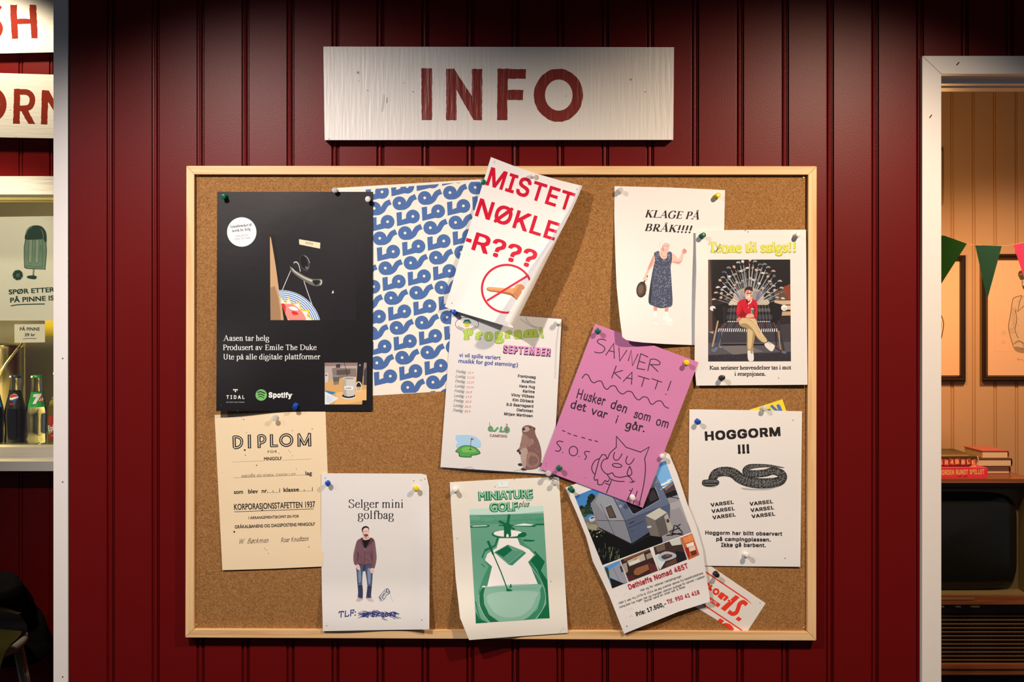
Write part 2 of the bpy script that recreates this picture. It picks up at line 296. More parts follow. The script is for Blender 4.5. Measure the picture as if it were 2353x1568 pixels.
(103, 425, [[207,-151,168,-148,134,-140,105,-127,82,-110,64,-91,51,-69,101,-41,110,-53,122,-66,136,-78,154,-88,178,-95,207,-97,249,-92,282,-75,304,-47,311,-6,311,68,306,68,298,56,287,41,272,28,252,16,227,8,195,5,173,6,152,10,132,17,113,27,95,39,80,53,67,71,55,90,46,112,39,136,35,163,34,191,35,220,39,246,46,271,55,293,66,314,80,332,95,347,112,361,131,371,152,378,173,383,196,384,228,382,253,373,273,360,288,346,299,331,308,319,313,319,313,379,372,379,372,-9,371,-32,367,-54,360,-73,350,-90,324,-117,291,-136,271,-142,251,-147,229,-150],[205,59,237,63,264,75,285,95,300,121,309,154,312,193,309,231,300,264,285,291,264,312,237,325,205,330,172,325,145,312,124,290,109,262,99,229,96,193,99,155,109,123,124,96,145,76,172,63]]),
(104, 410, [[114,227,114,0,53,0,53,509,114,509,114,287,102,287,112,312,124,332,137,349,152,362,187,379,227,384,264,380,295,369,321,349,341,321,348,304,353,285,356,264,357,240,357,0,296,0,296,235,290,275,273,304,246,323,210,329,184,326,161,317,141,303,126,283,117,257]]),
(105, 167, [[53,0,53,379,114,379,114,0],[84,443,67,446,54,455,44,468,41,483,44,499,54,512,67,521,84,524,100,521,114,512,123,499,126,483,123,468,114,455,100,446]]),
(106, 167, [[53,379,114,379,114,-30,111,-63,102,-90,86,-113,65,-129,37,-139,4,-143,-10,-143,-10,-87,2,-87,25,-83,40,-72,50,-54,53,-29],[83,443,67,446,53,455,44,468,41,483,44,499,53,512,67,521,83,524,100,521,114,512,123,499,126,483,123,468,114,455,100,446]]),
(107, 381, [[110,137,110,212,121,212,284,379,360,379,184,199,177,199],[53,0,53,509,114,509,114,0],[294,0,148,186,191,229,372,0]]),
(108, 189, [[139,-2,101,3,74,20,58,47,53,84,53,509,114,509,114,99,115,77,120,62,130,54,146,52,160,53,170,54,181,3,162,-1,151,-2]]),
(109, 610, [[53,0,53,379,112,379,112,295,108,295,118,323,132,346,151,363,172,376,195,384,219,386,257,380,287,361,309,331,321,295,312,295,322,321,337,343,357,361,381,375,407,383,437,386,468,383,497,372,522,354,541,328,553,296,557,255,557,0,496,0,496,254,490,289,473,313,447,326,419,330,395,328,374,320,358,307,345,290,338,270,335,247,335,0,274,0,274,260,269,288,253,311,229,326,199,330,178,328,158,320,140,307,126,289,117,266,114,238,114,0]]),
(110, 410, [[114,227,114,0,53,0,53,379,112,379,112,287,102,287,112,312,124,332,137,349,152,362,187,379,227,384,264,380,295,369,321,349,341,321,348,304,353,285,356,264,357,240,357,0,296,0,296,235,290,275,273,304,246,323,210,329,184,326,161,317,141,303,126,283,117,257]]),
(111, 415, [[207,-8,182,-7,159,-2,137,6,117,16,98,30,82,46,68,64,56,85,46,108,40,133,36,159,34,187,36,216,40,243,46,268,56,291,68,312,82,330,98,346,117,360,137,371,159,378,182,383,207,384,233,383,256,378,278,371,299,360,317,346,333,330,347,312,359,291,369,268,376,243,380,216,381,187,380,159,376,133,369,108,359,85,347,64,333,46,317,30,299,16,278,6,256,-2,233,-7],[207,46,242,51,270,66,292,89,307,117,316,151,319,187,316,224,307,258,292,287,270,310,242,325,207,330,173,325,145,310,124,287,108,258,99,224,96,187,99,151,108,117,124,89,145,66,173,51]]),
(112, 424, [[53,-143,53,379,112,379,112,319,118,319,126,331,137,346,152,360,171,373,197,381,229,384,252,383,274,378,294,371,313,361,330,347,345,332,359,313,370,293,379,270,385,245,389,218,390,189,389,160,385,133,379,108,370,84,359,64,346,45,330,29,313,16,294,5,274,-2,252,-7,229,-8,198,-5,173,4,153,17,138,31,127,46,118,59,114,59,114,-143],[220,47,253,51,279,66,301,88,316,117,325,151,328,189,325,227,316,261,301,290,280,311,253,325,220,330,188,325,161,312,140,291,125,263,116,229,113,189,116,150,125,115,140,86,162,65,188,51]]),
(114, 259, [[53,0,53,379,112,379,112,321,115,321,130,347,152,367,181,380,213,385,229,384,243,384,243,322,230,324,219,325,207,326,182,323,159,315,140,301,126,284,117,262,114,237,114,0]]),
(115, 365, [[182,-8,145,-5,112,3,84,18,62,38,45,63,36,94,94,107,105,79,124,60,150,49,181,45,217,50,244,62,262,81,268,103,265,121,254,136,237,147,212,155,149,170,125,177,104,186,87,196,72,208,53,237,47,274,51,305,65,332,87,354,115,370,149,381,187,384,223,381,254,372,279,358,299,339,314,316,324,290,268,277,258,298,243,316,219,328,187,333,156,329,131,317,114,299,109,277,112,258,124,243,144,232,172,223,229,209,254,202,275,194,292,183,306,171,325,142,331,107,326,75,312,47,290,24,260,6,223,-5]]),
(116, 227, [[204,379,204,327,6,327,6,379],[65,471,126,471,126,98,128,76,136,61,150,53,170,50,185,51,202,54,213,2,203,-1,192,-3,180,-4,168,-4,145,-3,125,2,107,10,92,21,72,52,65,93]]),
(117, 410, [[182,-5,146,-1,115,11,89,31,69,59,62,76,57,95,54,116,53,139,53,379,114,379,114,144,119,105,137,75,164,56,200,50,226,53,249,62,268,77,283,97,293,122,296,153,296,379,357,379,357,0,298,0,298,92,307,92,297,67,286,47,272,30,257,17,222,0]]),
(118, 389, [[163,0,17,379,84,379,165,155,177,121,187,87,196,53,206,21,184,21,194,53,203,87,213,121,224,155,305,379,371,379,226,0]]),
(121, 389, [[47,-139,61,-86,71,-87,88,-90,104,-89,118,-84,130,-74,141,-58,151,-36,163,-1,17,379,84,379,165,155,177,121,187,87,196,53,206,21,184,21,193,53,202,87,212,121,224,155,305,379,371,379,204,-58,191,-85,177,-107,159,-124,139,-136,117,-143,91,-145,77,-145,65,-143,54,-141]]),
(122, 380, [[42,0,42,46,254,320,254,323,48,323,48,379,333,379,333,331,126,60,126,56,339,56,339,0]]),
(48, 453, [[227,-7,199,-5,174,1,151,11,130,24,111,41,95,62,80,86,69,113,60,144,53,178,49,214,48,254,49,294,53,330,60,364,69,395,81,422,95,447,112,467,130,484,151,498,174,508,200,514,227,516,254,514,279,508,302,498,323,484,342,467,358,447,372,422,384,395,393,364,400,330,404,294,405,254,404,214,400,178,393,144,384,113,373,86,359,62,342,41,323,24,302,11,279,1,254,-5],[227,50,261,56,290,74,303,87,313,103,323,122,330,144,336,168,340,194,343,223,344,254,343,285,340,314,336,341,330,365,323,387,313,405,303,422,290,435,261,453,227,460,192,453,163,435,151,422,140,405,131,387,123,365,117,341,113,314,110,285,109,254,110,223,113,194,117,168,123,144,131,122,140,103,151,87,163,74,192,56]]),
(49, 453, [[76,0,76,55,391,55,391,0],[276,509,276,0,212,0,212,448,209,448,86,358,86,427,198,509]]),
(50, 453, [[64,0,64,47,234,229,261,257,282,282,299,305,311,327,318,348,320,371,317,397,308,419,293,436,273,449,250,457,224,460,196,457,172,447,153,433,139,413,130,390,127,362,66,362,67,384,71,405,77,424,86,442,111,473,143,496,162,505,182,511,203,514,225,516,247,514,268,511,288,505,306,497,337,474,361,445,376,411,381,372,378,345,371,318,357,290,336,259,322,241,306,223,288,202,267,180,153,60,153,57,389,57,389,0]]),
(51, 453, [[218,-7,195,-6,173,-3,152,2,133,10,98,30,70,57,52,91,44,132,109,132,115,107,126,87,144,71,165,59,191,52,219,50,248,53,275,61,297,74,315,93,325,116,329,145,326,172,316,196,299,217,275,234,242,244,201,248,157,248,157,299,288,448,288,452,70,452,70,509,372,509,372,461,211,278,211,289,239,290,264,288,287,284,308,276,327,265,344,253,359,239,371,222,381,205,387,186,392,166,393,145,392,123,387,103,380,84,370,66,358,50,344,36,327,23,309,12,288,4,266,-2,243,-6]]),
(52, 453, [[40,105,40,158,247,509,311,509,109,166,109,163,413,163,413,105],[282,0,282,121,282,146,282,318,343,318,343,0]]),
(53, 453, [[221,-7,199,-6,178,-2,159,3,140,11,108,32,83,60,66,93,60,130,122,130,127,108,138,89,154,73,173,60,196,52,221,50,250,53,276,64,298,82,314,104,324,131,328,162,324,193,314,221,297,244,275,262,248,273,218,277,192,275,167,268,145,258,128,246,67,253,96,509,366,509,366,452,151,452,134,301,136,301,155,315,178,325,203,331,229,334,263,330,294,321,321,306,345,285,364,260,379,231,388,199,391,163,390,139,385,117,379,95,369,76,357,57,343,41,327,27,309,15,289,6,268,-1,245,-5]]),
(54, 453, [[226,-7,203,-5,182,-1,161,5,142,15,125,26,109,40,96,56,84,74,75,94,69,115,65,138,64,162,68,199,80,239,89,261,102,285,118,311,137,340,252,509,322,509,151,261,145,261,154,275,165,288,179,299,196,307,214,312,235,314,257,313,278,309,298,303,316,295,346,271,370,240,378,221,384,201,388,180,389,157,388,134,384,112,377,92,368,73,356,55,343,39,327,26,310,14,291,5,271,-2,249,-6],[226,48,254,52,279,63,299,79,314,101,324,128,327,157,324,187,314,213,299,235,279,251,254,262,226,265,198,262,174,252,153,235,138,214,128,188,125,158,128,128,138,102,153,79,174,63,198,52]]),
(55, 453, [[97,0,323,448,323,452,62,452,62,509,391,509,391,449,165,0]]),
(56, 453, [[226,-7,201,-6,178,-2,156,3,136,11,101,33,74,62,57,96,52,135,55,166,65,195,81,220,101,241,125,256,153,265,153,267,119,282,93,308,76,342,70,380,75,417,90,450,114,477,146,498,164,506,184,511,204,514,226,516,248,514,269,511,288,506,306,498,337,477,361,450,377,417,382,380,376,342,359,308,333,282,300,267,300,265,327,256,351,241,372,220,387,195,397,166,401,135,395,96,378,62,352,33,317,11,296,3,275,-2,251,-6],[226,49,258,52,285,60,307,74,323,91,333,113,337,139,333,165,322,189,305,208,283,223,256,232,226,235,196,232,169,223,147,208,130,189,119,165,115,139,119,113,129,91,145,74,167,60,195,52],[226,290,252,292,274,300,293,313,307,330,316,351,319,376,316,399,308,420,294,437,275,449,252,457,226,460,200,457,177,449,159,437,145,420,136,399,133,376,136,351,145,330,159,313,178,300,201,292]]),
(57, 453, [[226,516,249,514,271,510,291,503,310,494,328,482,343,468,356,452,368,434,377,414,384,393,388,371,389,347,385,309,373,270,363,248,350,224,334,197,315,168,200,0,130,0,301,248,307,248,299,234,287,221,273,210,257,202,238,196,218,195,195,196,175,199,155,206,137,214,106,237,83,269,74,287,68,307,65,329,64,352,65,375,69,397,75,417,85,436,96,454,110,469,125,483,143,494,162,504,182,510,203,514],[226,460,199,457,174,446,154,429,138,407,129,381,125,352,129,322,138,295,154,274,174,257,199,247,226,243,254,247,279,257,299,273,314,295,324,321,327,350,324,381,314,407,299,429,279,446,254,457]]),
(216, 533, [[267,-7,235,-5,205,1,177,11,150,25,126,42,105,63,86,88,70,115,57,146,48,179,42,215,40,254,42,293,48,329,57,362,70,393,86,421,105,445,126,466,150,484,177,498,205,508,235,514,267,516,299,514,329,508,357,498,384,484,408,466,429,445,448,421,464,393,477,362,486,329,491,293,493,254,491,215,486,179,477,146,464,115,448,88,429,63,408,42,384,25,357,11,329,1,299,-5],[267,53,289,54,310,59,330,66,349,76,367,89,383,105,396,123,408,144,418,168,425,194,429,223,430,254,429,286,425,314,418,341,408,365,396,386,383,404,367,420,349,433,330,443,310,450,289,454,267,456,245,454,223,450,203,443,184,433,167,420,151,404,137,385,125,364,116,340,109,314,105,285,103,254,105,223,109,194,116,168,125,144,137,123,151,105,167,89,184,76,203,66,223,59,245,54],[108,-16,64,15,426,525,470,493]]),
(248, 415, [[207,-8,182,-7,159,-2,137,6,117,16,98,30,82,46,68,64,56,85,46,108,40,133,36,159,34,187,36,216,40,243,46,268,56,291,68,312,82,330,98,346,117,360,137,371,159,378,182,383,207,384,233,383,256,378,278,371,299,360,317,346,333,330,347,312,359,291,369,268,376,243,380,216,381,187,380,159,376,133,369,108,359,85,347,64,333,46,317,30,299,16,278,6,256,-2,233,-7],[207,46,242,51,270,66,292,89,307,117,316,151,319,187,316,224,307,258,292,287,270,310,242,325,207,330,173,325,145,310,124,287,108,258,99,224,96,187,99,151,108,117,124,89,145,66,173,51],[64,-15,27,15,352,395,388,364]]),
(197, 480, [[16,0,201,509,276,509,463,0,395,0,287,302,276,334,264,372,257,394,250,420,241,447,232,478,245,478,236,447,228,419,220,393,213,371,201,333,191,302,85,0],[110,142,110,199,370,199,370,142],[240,527,216,530,195,539,177,553,163,570,154,590,151,612,154,635,163,656,177,673,195,686,216,694,240,697,263,694,284,686,303,673,317,656,326,635,329,612,326,590,317,570,303,553,284,539,263,530],[240,571,256,574,270,583,279,596,282,612,279,629,270,643,256,652,240,655,224,652,210,643,201,629,198,612,201,596,210,583,224,574]]),
(229, 389, [[160,-9,126,-5,94,5,68,22,48,45,35,73,30,108,34,138,43,161,58,179,78,193,100,203,125,211,152,216,178,220,234,227,252,230,265,235,273,243,276,255,276,257,273,279,267,297,256,311,240,322,220,329,196,331,171,329,149,322,132,313,118,301,107,288,100,274,41,291,57,322,79,346,104,364,133,375,163,382,194,384,215,383,239,379,263,372,286,360,306,343,322,320,333,290,337,251,337,0,277,0,277,52,272,52,264,38,252,25,236,12,215,1,190,-6],[170,45,202,49,228,59,248,74,263,93,272,115,276,138,276,190,270,186,259,182,246,179,231,176,200,171,175,168,154,164,134,159,117,150,103,139,95,124,92,105,94,87,102,72,114,61,130,52,149,47],[189,404,166,407,145,416,126,429,112,447,103,467,100,490,103,512,112,532,126,550,145,563,166,572,189,575,213,572,234,563,252,550,266,532,275,512,278,490,275,467,266,447,252,429,234,416,213,407],[189,447,206,450,219,460,229,473,232,490,229,506,219,519,206,529,189,532,173,529,159,519,150,506,147,490,150,473,159,460,173,450]]),
(252, 410, [[182,-5,146,-1,115,11,89,31,69,59,62,76,57,95,54,116,53,139,53,379,114,379,114,144,119,105,137,75,164,56,200,50,226,53,249,62,268,77,283,97,293,122,296,153,296,379,357,379,357,0,298,0,298,92,307,92,297,67,286,47,272,30,257,17,222,0],[277,443,261,446,248,455,239,468,236,483,239,499,248,512,261,520,277,523,292,520,305,512,314,499,317,483,314,468,305,455,292,446],[133,443,118,446,104,455,96,468,93,483,96,499,104,512,118,520,133,523,149,520,162,512,170,499,173,483,170,468,162,455,149,446]]),
(230, 638, [[161,-9,126,-5,95,5,68,22,48,45,35,74,30,108,34,137,45,162,61,181,83,196,108,207,135,215,164,219,193,221,569,221,541,200,542,235,534,266,520,293,498,313,472,326,440,330,408,326,381,313,359,294,343,270,333,241,329,211,329,178,333,139,344,106,361,81,385,62,413,50,445,46,467,48,487,53,504,61,519,73,531,88,539,105,599,92,587,64,569,40,545,20,516,4,483,-5,445,-8,406,-5,371,6,341,23,317,45,299,72,288,102,298,291,312,318,330,341,352,359,378,373,407,382,440,384,471,382,501,374,528,361,554,341,575,315,591,282,597,263,602,242,604,219,605,194,605,169,194,169,167,168,143,162,122,154,106,141,95,125,92,105,97,79,114,61,139,50,170,46,202,49,228,59,248,74,263,93,272,115,275,138,275,257,273,278,266,297,255,311,240,322,220,329,196,331,171,329,149,322,132,313,118,301,107,288,100,274,41,291,57,322,79,346,104,364,133,375,163,382,194,384,219,383,245,377,270,367,293,351,311,328,324,296,312,70,306,70,298,54,286,40,271,26,252,15,232,5,210,-2,186,-7]]),
(63, 358, [[132,152,132,159,134,200,141,230,153,252,168,269,187,284,209,298,230,314,247,334,258,357,262,384,259,406,250,425,237,441,220,452,200,459,178,462,157,459,137,453,120,441,106,425,96,404,92,378,27,378,33,418,49,452,73,479,103,499,138,511,178,516,219,511,255,498,284,478,306,451,319,418,324,382,319,344,306,311,284,284,254,261,235,248,219,235,207,221,200,205,195,185,194,158,194,152],[164,-4,146,-1,131,9,121,24,118,41,121,58,131,73,146,83,164,86,181,83,196,73,206,58,209,41,206,24,196,9,181,-1]]),
(33, 196, [[67,160,63,509,132,509,128,160],[98,-4,81,-1,66,9,56,24,52,41,56,58,66,73,81,83,98,86,116,83,130,73,140,58,143,41,140,24,130,9,116,-1]]),
(46, 188, [[95,-4,78,-1,63,9,53,24,50,41,53,59,63,73,78,83,95,87,113,83,128,73,138,59,141,41,138,24,128,9,113,-1]]),
(44, 188, [[38,-119,68,71,137,71,84,-119]]),
(45, 453, [[337,244,337,188,114,188,114,244]]),
(58, 188, [[95,-4,78,-1,63,9,53,24,50,41,53,59,63,73,78,83,95,87,113,83,128,73,138,59,141,41,138,24,128,9,113,-1],[95,271,78,274,63,284,53,299,50,316,53,334,63,349,78,359,95,362,113,359,128,349,138,334,141,316,138,299,128,284,113,274]]),
(40, 273, [[89,207,90,235,92,264,96,293,101,324,107,354,114,384,122,413,132,441,142,468,153,494,164,517,177,539,236,539,223,512,212,485,201,457,191,428,182,399,174,370,167,342,161,313,157,285,154,258,152,232,151,207,152,184,154,161,156,138,160,115,165,91,172,67,179,42,188,16,198,-10,209,-38,222,-66,236,-96,177,-96,156,-59,139,-21,124,16,111,55,102,93,95,131,90,169]]),
(41, 273, [[37,-96,52,-66,64,-37,76,-9,86,18,95,44,102,69,108,93,113,116,117,139,120,162,121,184,122,207,121,232,119,258,116,285,112,313,106,342,99,370,91,399,82,428,73,457,62,485,50,512,37,539,97,539,109,517,121,494,131,468,142,441,151,413,159,384,167,354,173,323,178,293,181,264,183,235,184,207,183,168,178,130,171,92,161,53,149,15,134,-22,117,-59,97,-96]]),
]
# ------------------------------------------------------------------ printing on flat sheets: everything is drawn as polygons in photo pixels
def smooth(pts, n=6, closed=False):
    """Catmull-Rom through the points"""
    if len(pts) < 3: return list(pts)
    out = []; N = len(pts)
    for i in range(N if closed else N - 1):
        if closed: a, b, c, d = (pts[(i + j - 1) % N] for j in range(4))
        else: a, b, c, d = pts[max(i - 1, 0)], pts[i], pts[i + 1], pts[min(i + 2, N - 1)]
        for k in range(n):
            t = k / n
            out.append(tuple(.5 * (2 * b[j] + (c[j] - a[j]) * t + (2 * a[j] - 5 * b[j] + 4 * c[j] - d[j]) * t * t + (3 * b[j] - a[j] - 3 * c[j] + d[j]) * t ** 3) for j in (0, 1)))
    if not closed: out.append(tuple(pts[-1]))
    return out
def strip(pts, w, closed=False):
    """quads along a line; w one width or one per point"""
    n = len(pts); L = []; R = []
    for i, p in enumerate(pts):
        a = pts[i - 1] if (closed or i > 0) else p
        b = pts[(i + 1) % n] if (closed or i < n - 1) else p
        d1 = Vector((p[0] - a[0], p[1] - a[1])); d2 = Vector((b[0] - p[0], b[1] - p[1]))
        if d1.length < 1e-9: d1 = d2
        if d2.length < 1e-9: d2 = d1
        if d1.length < 1e-9: d1 = d2 = Vector((1, 0))
        d1.normalize(); d2.normalize()
        t = d1 + d2
        if t.length < 1e-6: t = d1
        t.normalize(); nn = Vector((-t.y, t.x)); c = max(.45, abs(nn.dot(Vector((-d1.y, d1.x)))))
        ww = (w[i] if isinstance(w, (list, tuple)) else w) / 2 / c
        L.append((p[0] + nn.x * ww, p[1] + nn.y * ww)); R.append((p[0] - nn.x * ww, p[1] - nn.y * ww))
    out = []
    for i in range(n if closed else n - 1):
        j = (i + 1) % n; out.append([L[i], L[j], R[j], R[i]])
    return out
def ring(cx, cy, rx, ry=None, n=28, rot=0, a0=0, a1=360):
    ry = ry or rx; c, s = math.cos(math.radians(rot)), math.sin(math.radians(rot)); o = []
    full = abs(a1 - a0) >= 360
    for i in range(n if full else n + 1):
        t = math.radians(a0 + (a1 - a0) * i / n); x, y = rx * math.cos(t), ry * math.sin(t)
        o.append((cx + x * c - y * s, cy + x * s + y * c))
    return o
def disc_poly(x, y, r, n=10): return ring(x, y, r, r, n)

# ---- sans-serif outlines (units of 1/1000 em)
SANS = {}
for code, adv, loops in FONT_DATA:
    SANS[chr(code)] = (adv / 1000, [[(q[i] / 1000, q[i + 1] / 1000) for i in range(0, len(q), 2)] for q in loops])
def area2(l): return sum(l[i - 1][0] * l[i][1] - l[i][0] * l[i - 1][1] for i in range(len(l)))
class Poly(list):
    """a polygon with its own tiny place in the print order (sub), so that overlapping strokes of one letter never share a plane"""
    sub = 0
def P_(pts, sub=0):
    q = Poly(pts); q.sub = sub; return q
_gc = {}
def sans_glyph(ch):
    if ch not in _gc:
        adv, cs = SANS[ch]; tris = []
        big = max(cs, key=lambda l: abs(area2(l))); sg = 1 if area2(big) > 0 else -1
        outs = [l for l in cs if area2(l) * sg > 0]; holes = [l for l in cs if area2(l) * sg <= 0]
        def inside(p, l):
            r = False
            for i in range(len(l)):
                (x1, y1), (x2, y2) = l[i - 1], l[i]
                if (y1 > p[1]) != (y2 > p[1]) and p[0] < (x2 - x1) * (p[1] - y1) / (y2 - y1) + x1: r = not r
            return r
        for k, ol in enumerate(outs):
            c = bpy.data.curves.new('lettering', 'CURVE'); c.dimensions = '2D'; c.fill_mode = 'BOTH'
            for l in [ol] + [h for h in holes if all(inside(p, ol) for p in h[::3])]:
                sp = c.splines.new('POLY'); sp.points.add(len(l) - 1); sp.use_cyclic_u = True
                for q, (x, y) in zip(sp.points, l): q.co = (x, y, 0, 1)
            o = bpy.data.objects.new('lettering', c); COL.objects.link(o)
            m = o.evaluated_get(bpy.context.evaluated_depsgraph_get()).to_mesh()
            tris += [P_([(m.vertices[i].co.x, m.vertices[i].co.y) for i in p.vertices], k * .45) for p in m.polygons]
            bpy.data.objects.remove(o); bpy.data.curves.remove(c)
        _gc[ch] = (adv, tris)
    return _gc[ch]
def embolden(base, b):
    out = [P_(t, 8 + getattr(t, 'sub', 0)) for t in base]
    if b:
        for k, (dx, dy) in enumerate(((1, 1), (1, -1), (-1, 1), (-1, -1), (0, 1), (0, -1), (1, 0), (-1, 0))): out += [P_([(x + dx * b, y + dy * b) for x, y in t], k + getattr(t, 'sub', 0)) for t in base]
    return out
def run_sans(s, bold, track=0):
    x = 0; out = []
    for n_, ch in enumerate(s):
        if ch == ' ': x += .27 + track; continue
        adv, tr = sans_glyph(ch)
        out += [P_([(p[0] + x, p[1]) for p in t], t.sub + (n_ % 2) * .17) for t in tr]; x += adv + 1.5 * bold + track
    return embolden(out, bold), .509 + 2 * bold
def run_gill(s, bold, track=0):
    """Blender's own built-in face"""
    k = ('gill', s, bold, track)
    if k not in _gc:
        c = bpy.data.curves.new('lettering', 'FONT'); c.body = s; c.size = 1; c.space_character = 1 + track; c.resolution_u = 4
        o = bpy.data.objects.new('lettering', c); COL.objects.link(o)
        m = o.evaluated_get(bpy.context.evaluated_depsgraph_get()).to_mesh()
        base = [[(m.vertices[i].co.x, m.vertices[i].co.y) for i in p.vertices] for p in m.polygons]
        bpy.data.objects.remove(o); bpy.data.curves.remove(c)
        _gc[k] = embolden(base, bold)
    return _gc[k], .68 + 2 * bold
# ---- serif letters drawn with a broad pen: S smooth stroke, L straight, T thin, K thick, f foot, b flag, r right foot, l left foot, d dot (1/100 em)
SERIF = {
'a': "44;S 10 34 15 43 24 45 31 41 32 32 32 8 36 2 42 5;S 32 27 20 23 10 17 8 9 13 2 21 2 32 10;d 11 34", 'b': "50;L 13 68 13 2;b 13 68;S 13 35 22 43 30 44 40 38 43 23 39 7 28 1 18 2 13 6",
'c': "44;S 38 34 32 43 25 44 14 41 7 24 11 8 22 2 31 4 39 11;d 36 35", 'd': "50;L 37 68 37 0;b 37 68;r 37 0;S 37 35 30 43 22 44 11 38 7 22 11 6 21 1 30 4 37 10",
'e': "44;T 8 27 38 27;S 38 27 36 38 24 44 13 39 7 24 11 7 22 2 31 3 39 11", 'f': "33;S 36 62 30 67 22 66 17 58 16 48 16 0;T 4 44 29 44;f 16 0;d 34 61",
'g': "48;S 23 44 12 42 8 31 12 19 23 16 34 20 37 31 33 42 23 44;T 33 41 46 41;S 15 18 9 11 12 5 24 4 38 2 42 -8 36 -18 22 -21 8 -17 6 -9 14 1",
'h': "50;L 12 68 12 0;b 12 68;S 12 33 20 42 27 44 35 40 37 30 37 0;f 12 0;f 37 0", 'i': "28;L 14 45 14 0;b 14 45;f 14 0;d 13 62", 'j': "28;S 16 45 16 0 16 -10 12 -19 3 -20;b 16 45;d 15 62",
'k': "50;L 12 68 12 0;b 12 68;T 13 20 38 43;K 21 27 42 0;f 12 0;f 42 0;f 37 44", 'l': "28;L 14 68 14 0;b 14 68;f 14 0",
'm': "77;L 12 45 12 0;b 12 45;S 12 33 20 42 27 44 35 40 37 30 37 0;S 37 33 45 42 52 44 60 40 62 30 62 0;f 12 0;f 37 0;f 63 0",
'n': "51;L 13 45 13 0;b 13 45;S 13 33 21 42 28 44 36 40 38 30 38 0;f 13 0;f 38 0", 'o': "50;S 25 45 13 41 7 23 13 5 25 1 37 5 43 23 37 41 25 45",
'p': "50;L 13 45 13 -21;b 13 45;f 13 -21;S 13 35 22 43 30 44 40 38 43 23 39 7 28 1 18 2 13 6", 'r': "35;L 13 45 13 0;b 13 45;S 13 30 19 40 26 44 32 41;d 31 39;f 13 0",
's': "39;S 32 33 29 42 20 44 11 41 9 34 15 28 25 22 32 16 31 7 22 1 13 3 7 12;T 32 43 32 32;T 7 2 7 13", 't': "29;S 13 57 13 10 16 3 22 2 28 7;T 4 43 26 43;T 4 43 13 56",
'u': "51;S 13 45 13 13 16 4 22 2 30 5 38 12;L 38 45 38 0;b 13 45;b 38 45;r 38 0", 'v': "50;K 8 44 25 1;T 25 1 42 44;f 9 44;f 42 44", 'y': "50;K 8 44 26 2;T 42 44 26 2 20 -14;S 20 -14 15 -20 8 -19;f 9 44;f 42 44",
'A': "72;T 10 0 36 66;K 36 66 62 0;T 20 23 52 23;f 10 0;f 62 0", 'B': "66;L 18 66 18 0;S 18 64 38 64 48 58 49 48 42 38 30 35 18 35;S 30 35 48 32 56 20 50 6 36 2 18 2;l 18 64;l 18 1",
'D': "72;L 18 66 18 0;S 18 64 36 64 54 58 65 40 64 24 54 8 36 2 18 2;l 18 64;l 18 1", 'E': "61;L 18 66 18 0;T 18 64 53 64 54 52;T 18 34 44 34;T 18 2 55 2 57 15;T 44 42 44 26;l 18 64;l 18 1",
'G': "72;S 60 52 52 62 40 66 22 60 10 44 9 24 20 6 38 1 52 4 60 9;L 60 28 60 6;f 60 28;T 60 65 60 50", 'K': "72;L 18 66 18 0;T 18 28 56 65;K 30 40 62 0;f 18 65;f 18 1;f 58 65;f 62 1", 'L': "61;L 18 66 18 0;T 18 2 54 2 57 17;f 18 65;l 18 1",
'P': "56;L 18 66 18 0;S 18 64 36 64 48 58 50 48 44 35 30 31 18 31;f 18 1;l 18 65", 'R': "67;L 18 66 18 0;S 18 64 36 64 48 58 50 48 44 36 30 32 18 32;K 32 32 58 0;f 18 1;l 18 65;f 60 1",
'S': "56;S 45 52 40 62 27 66 14 62 9 51 16 42 30 34 44 26 47 14 40 4 27 0 14 4 8 16;T 45 66 45 50;T 8 18 8 0", 'T': "61;L 31 66 31 0;T 6 50 7 64 55 64 56 50;f 31 1", 'U': "72;S 17 66 17 22 22 7 36 2 49 7 54 22 54 66;f 17 65;f 54 65",
'V': "72;K 8 65 36 0;T 36 0 64 65;f 10 65;f 62 65", 'N': "72;T 15 0 15 66;K 15 66 57 0;T 57 0 57 66;f 15 1;f 57 65;l 15 65", '!': "33;K 16 66 16 20;d 16 4", '.': "25;d 12 4", '-': "33;T 5 22 28 22", ':': "28;d 14 4;d 14 38",
}
SERIF['F'] = "56;L 18 66 18 0;T 18 64 52 64 53 51;T 18 34 44 34;T 44 42 44 26;l 18 64;f 18 1"
SERIF['H'] = "72;L 16 66 16 0;L 56 66 56 0;T 16 34 56 34;f 16 1;f 56 1;f 16 65;f 56 65"
SERIF['W'] = "92;K 6 66 24 0;T 24 0 44 60;K 44 60 62 0;T 62 0 84 66"
SERIF['z'] = "42;T 6 43 36 43;K 36 43 6 2;T 6 2 38 2"; SERIF[','] = "25;K 13 4 9 -10"
SERIF['Y'] = "72;K 8 65 36 30;T 64 65 36 30;L 36 30 36 0;f 36 1;f 10 65;f 62 65"; SERIF['C'] = SERIF['G'].split(';L')[0]
SERIF['M'] = "89;T 14 0 16 66;K 18 66 44 4;T 44 4 70 66;L 72 66 72 0;f 14 1;f 72 1"
HAND = {'a': "44;S 36 38 26 44 12 38 7 20 16 3 30 10 37 36;L 37 42 36 12 43 2", 'g': "46;S 36 38 26 44 12 38 7 20 16 4 30 10 37 36;S 37 42 36 0 30 -16 16 -20 6 -14", 'f': "30;S 30 66 20 66 15 56 15 0;L 4 40 27 40"}
SERIF['ø'] = SERIF['o'] + ";T 8 -4 42 50"; SERIF['å'] = SERIF['a'] + ";R 22 58 6"; SERIF['Å'] = SERIF['A'] + ";R 36 75 7"
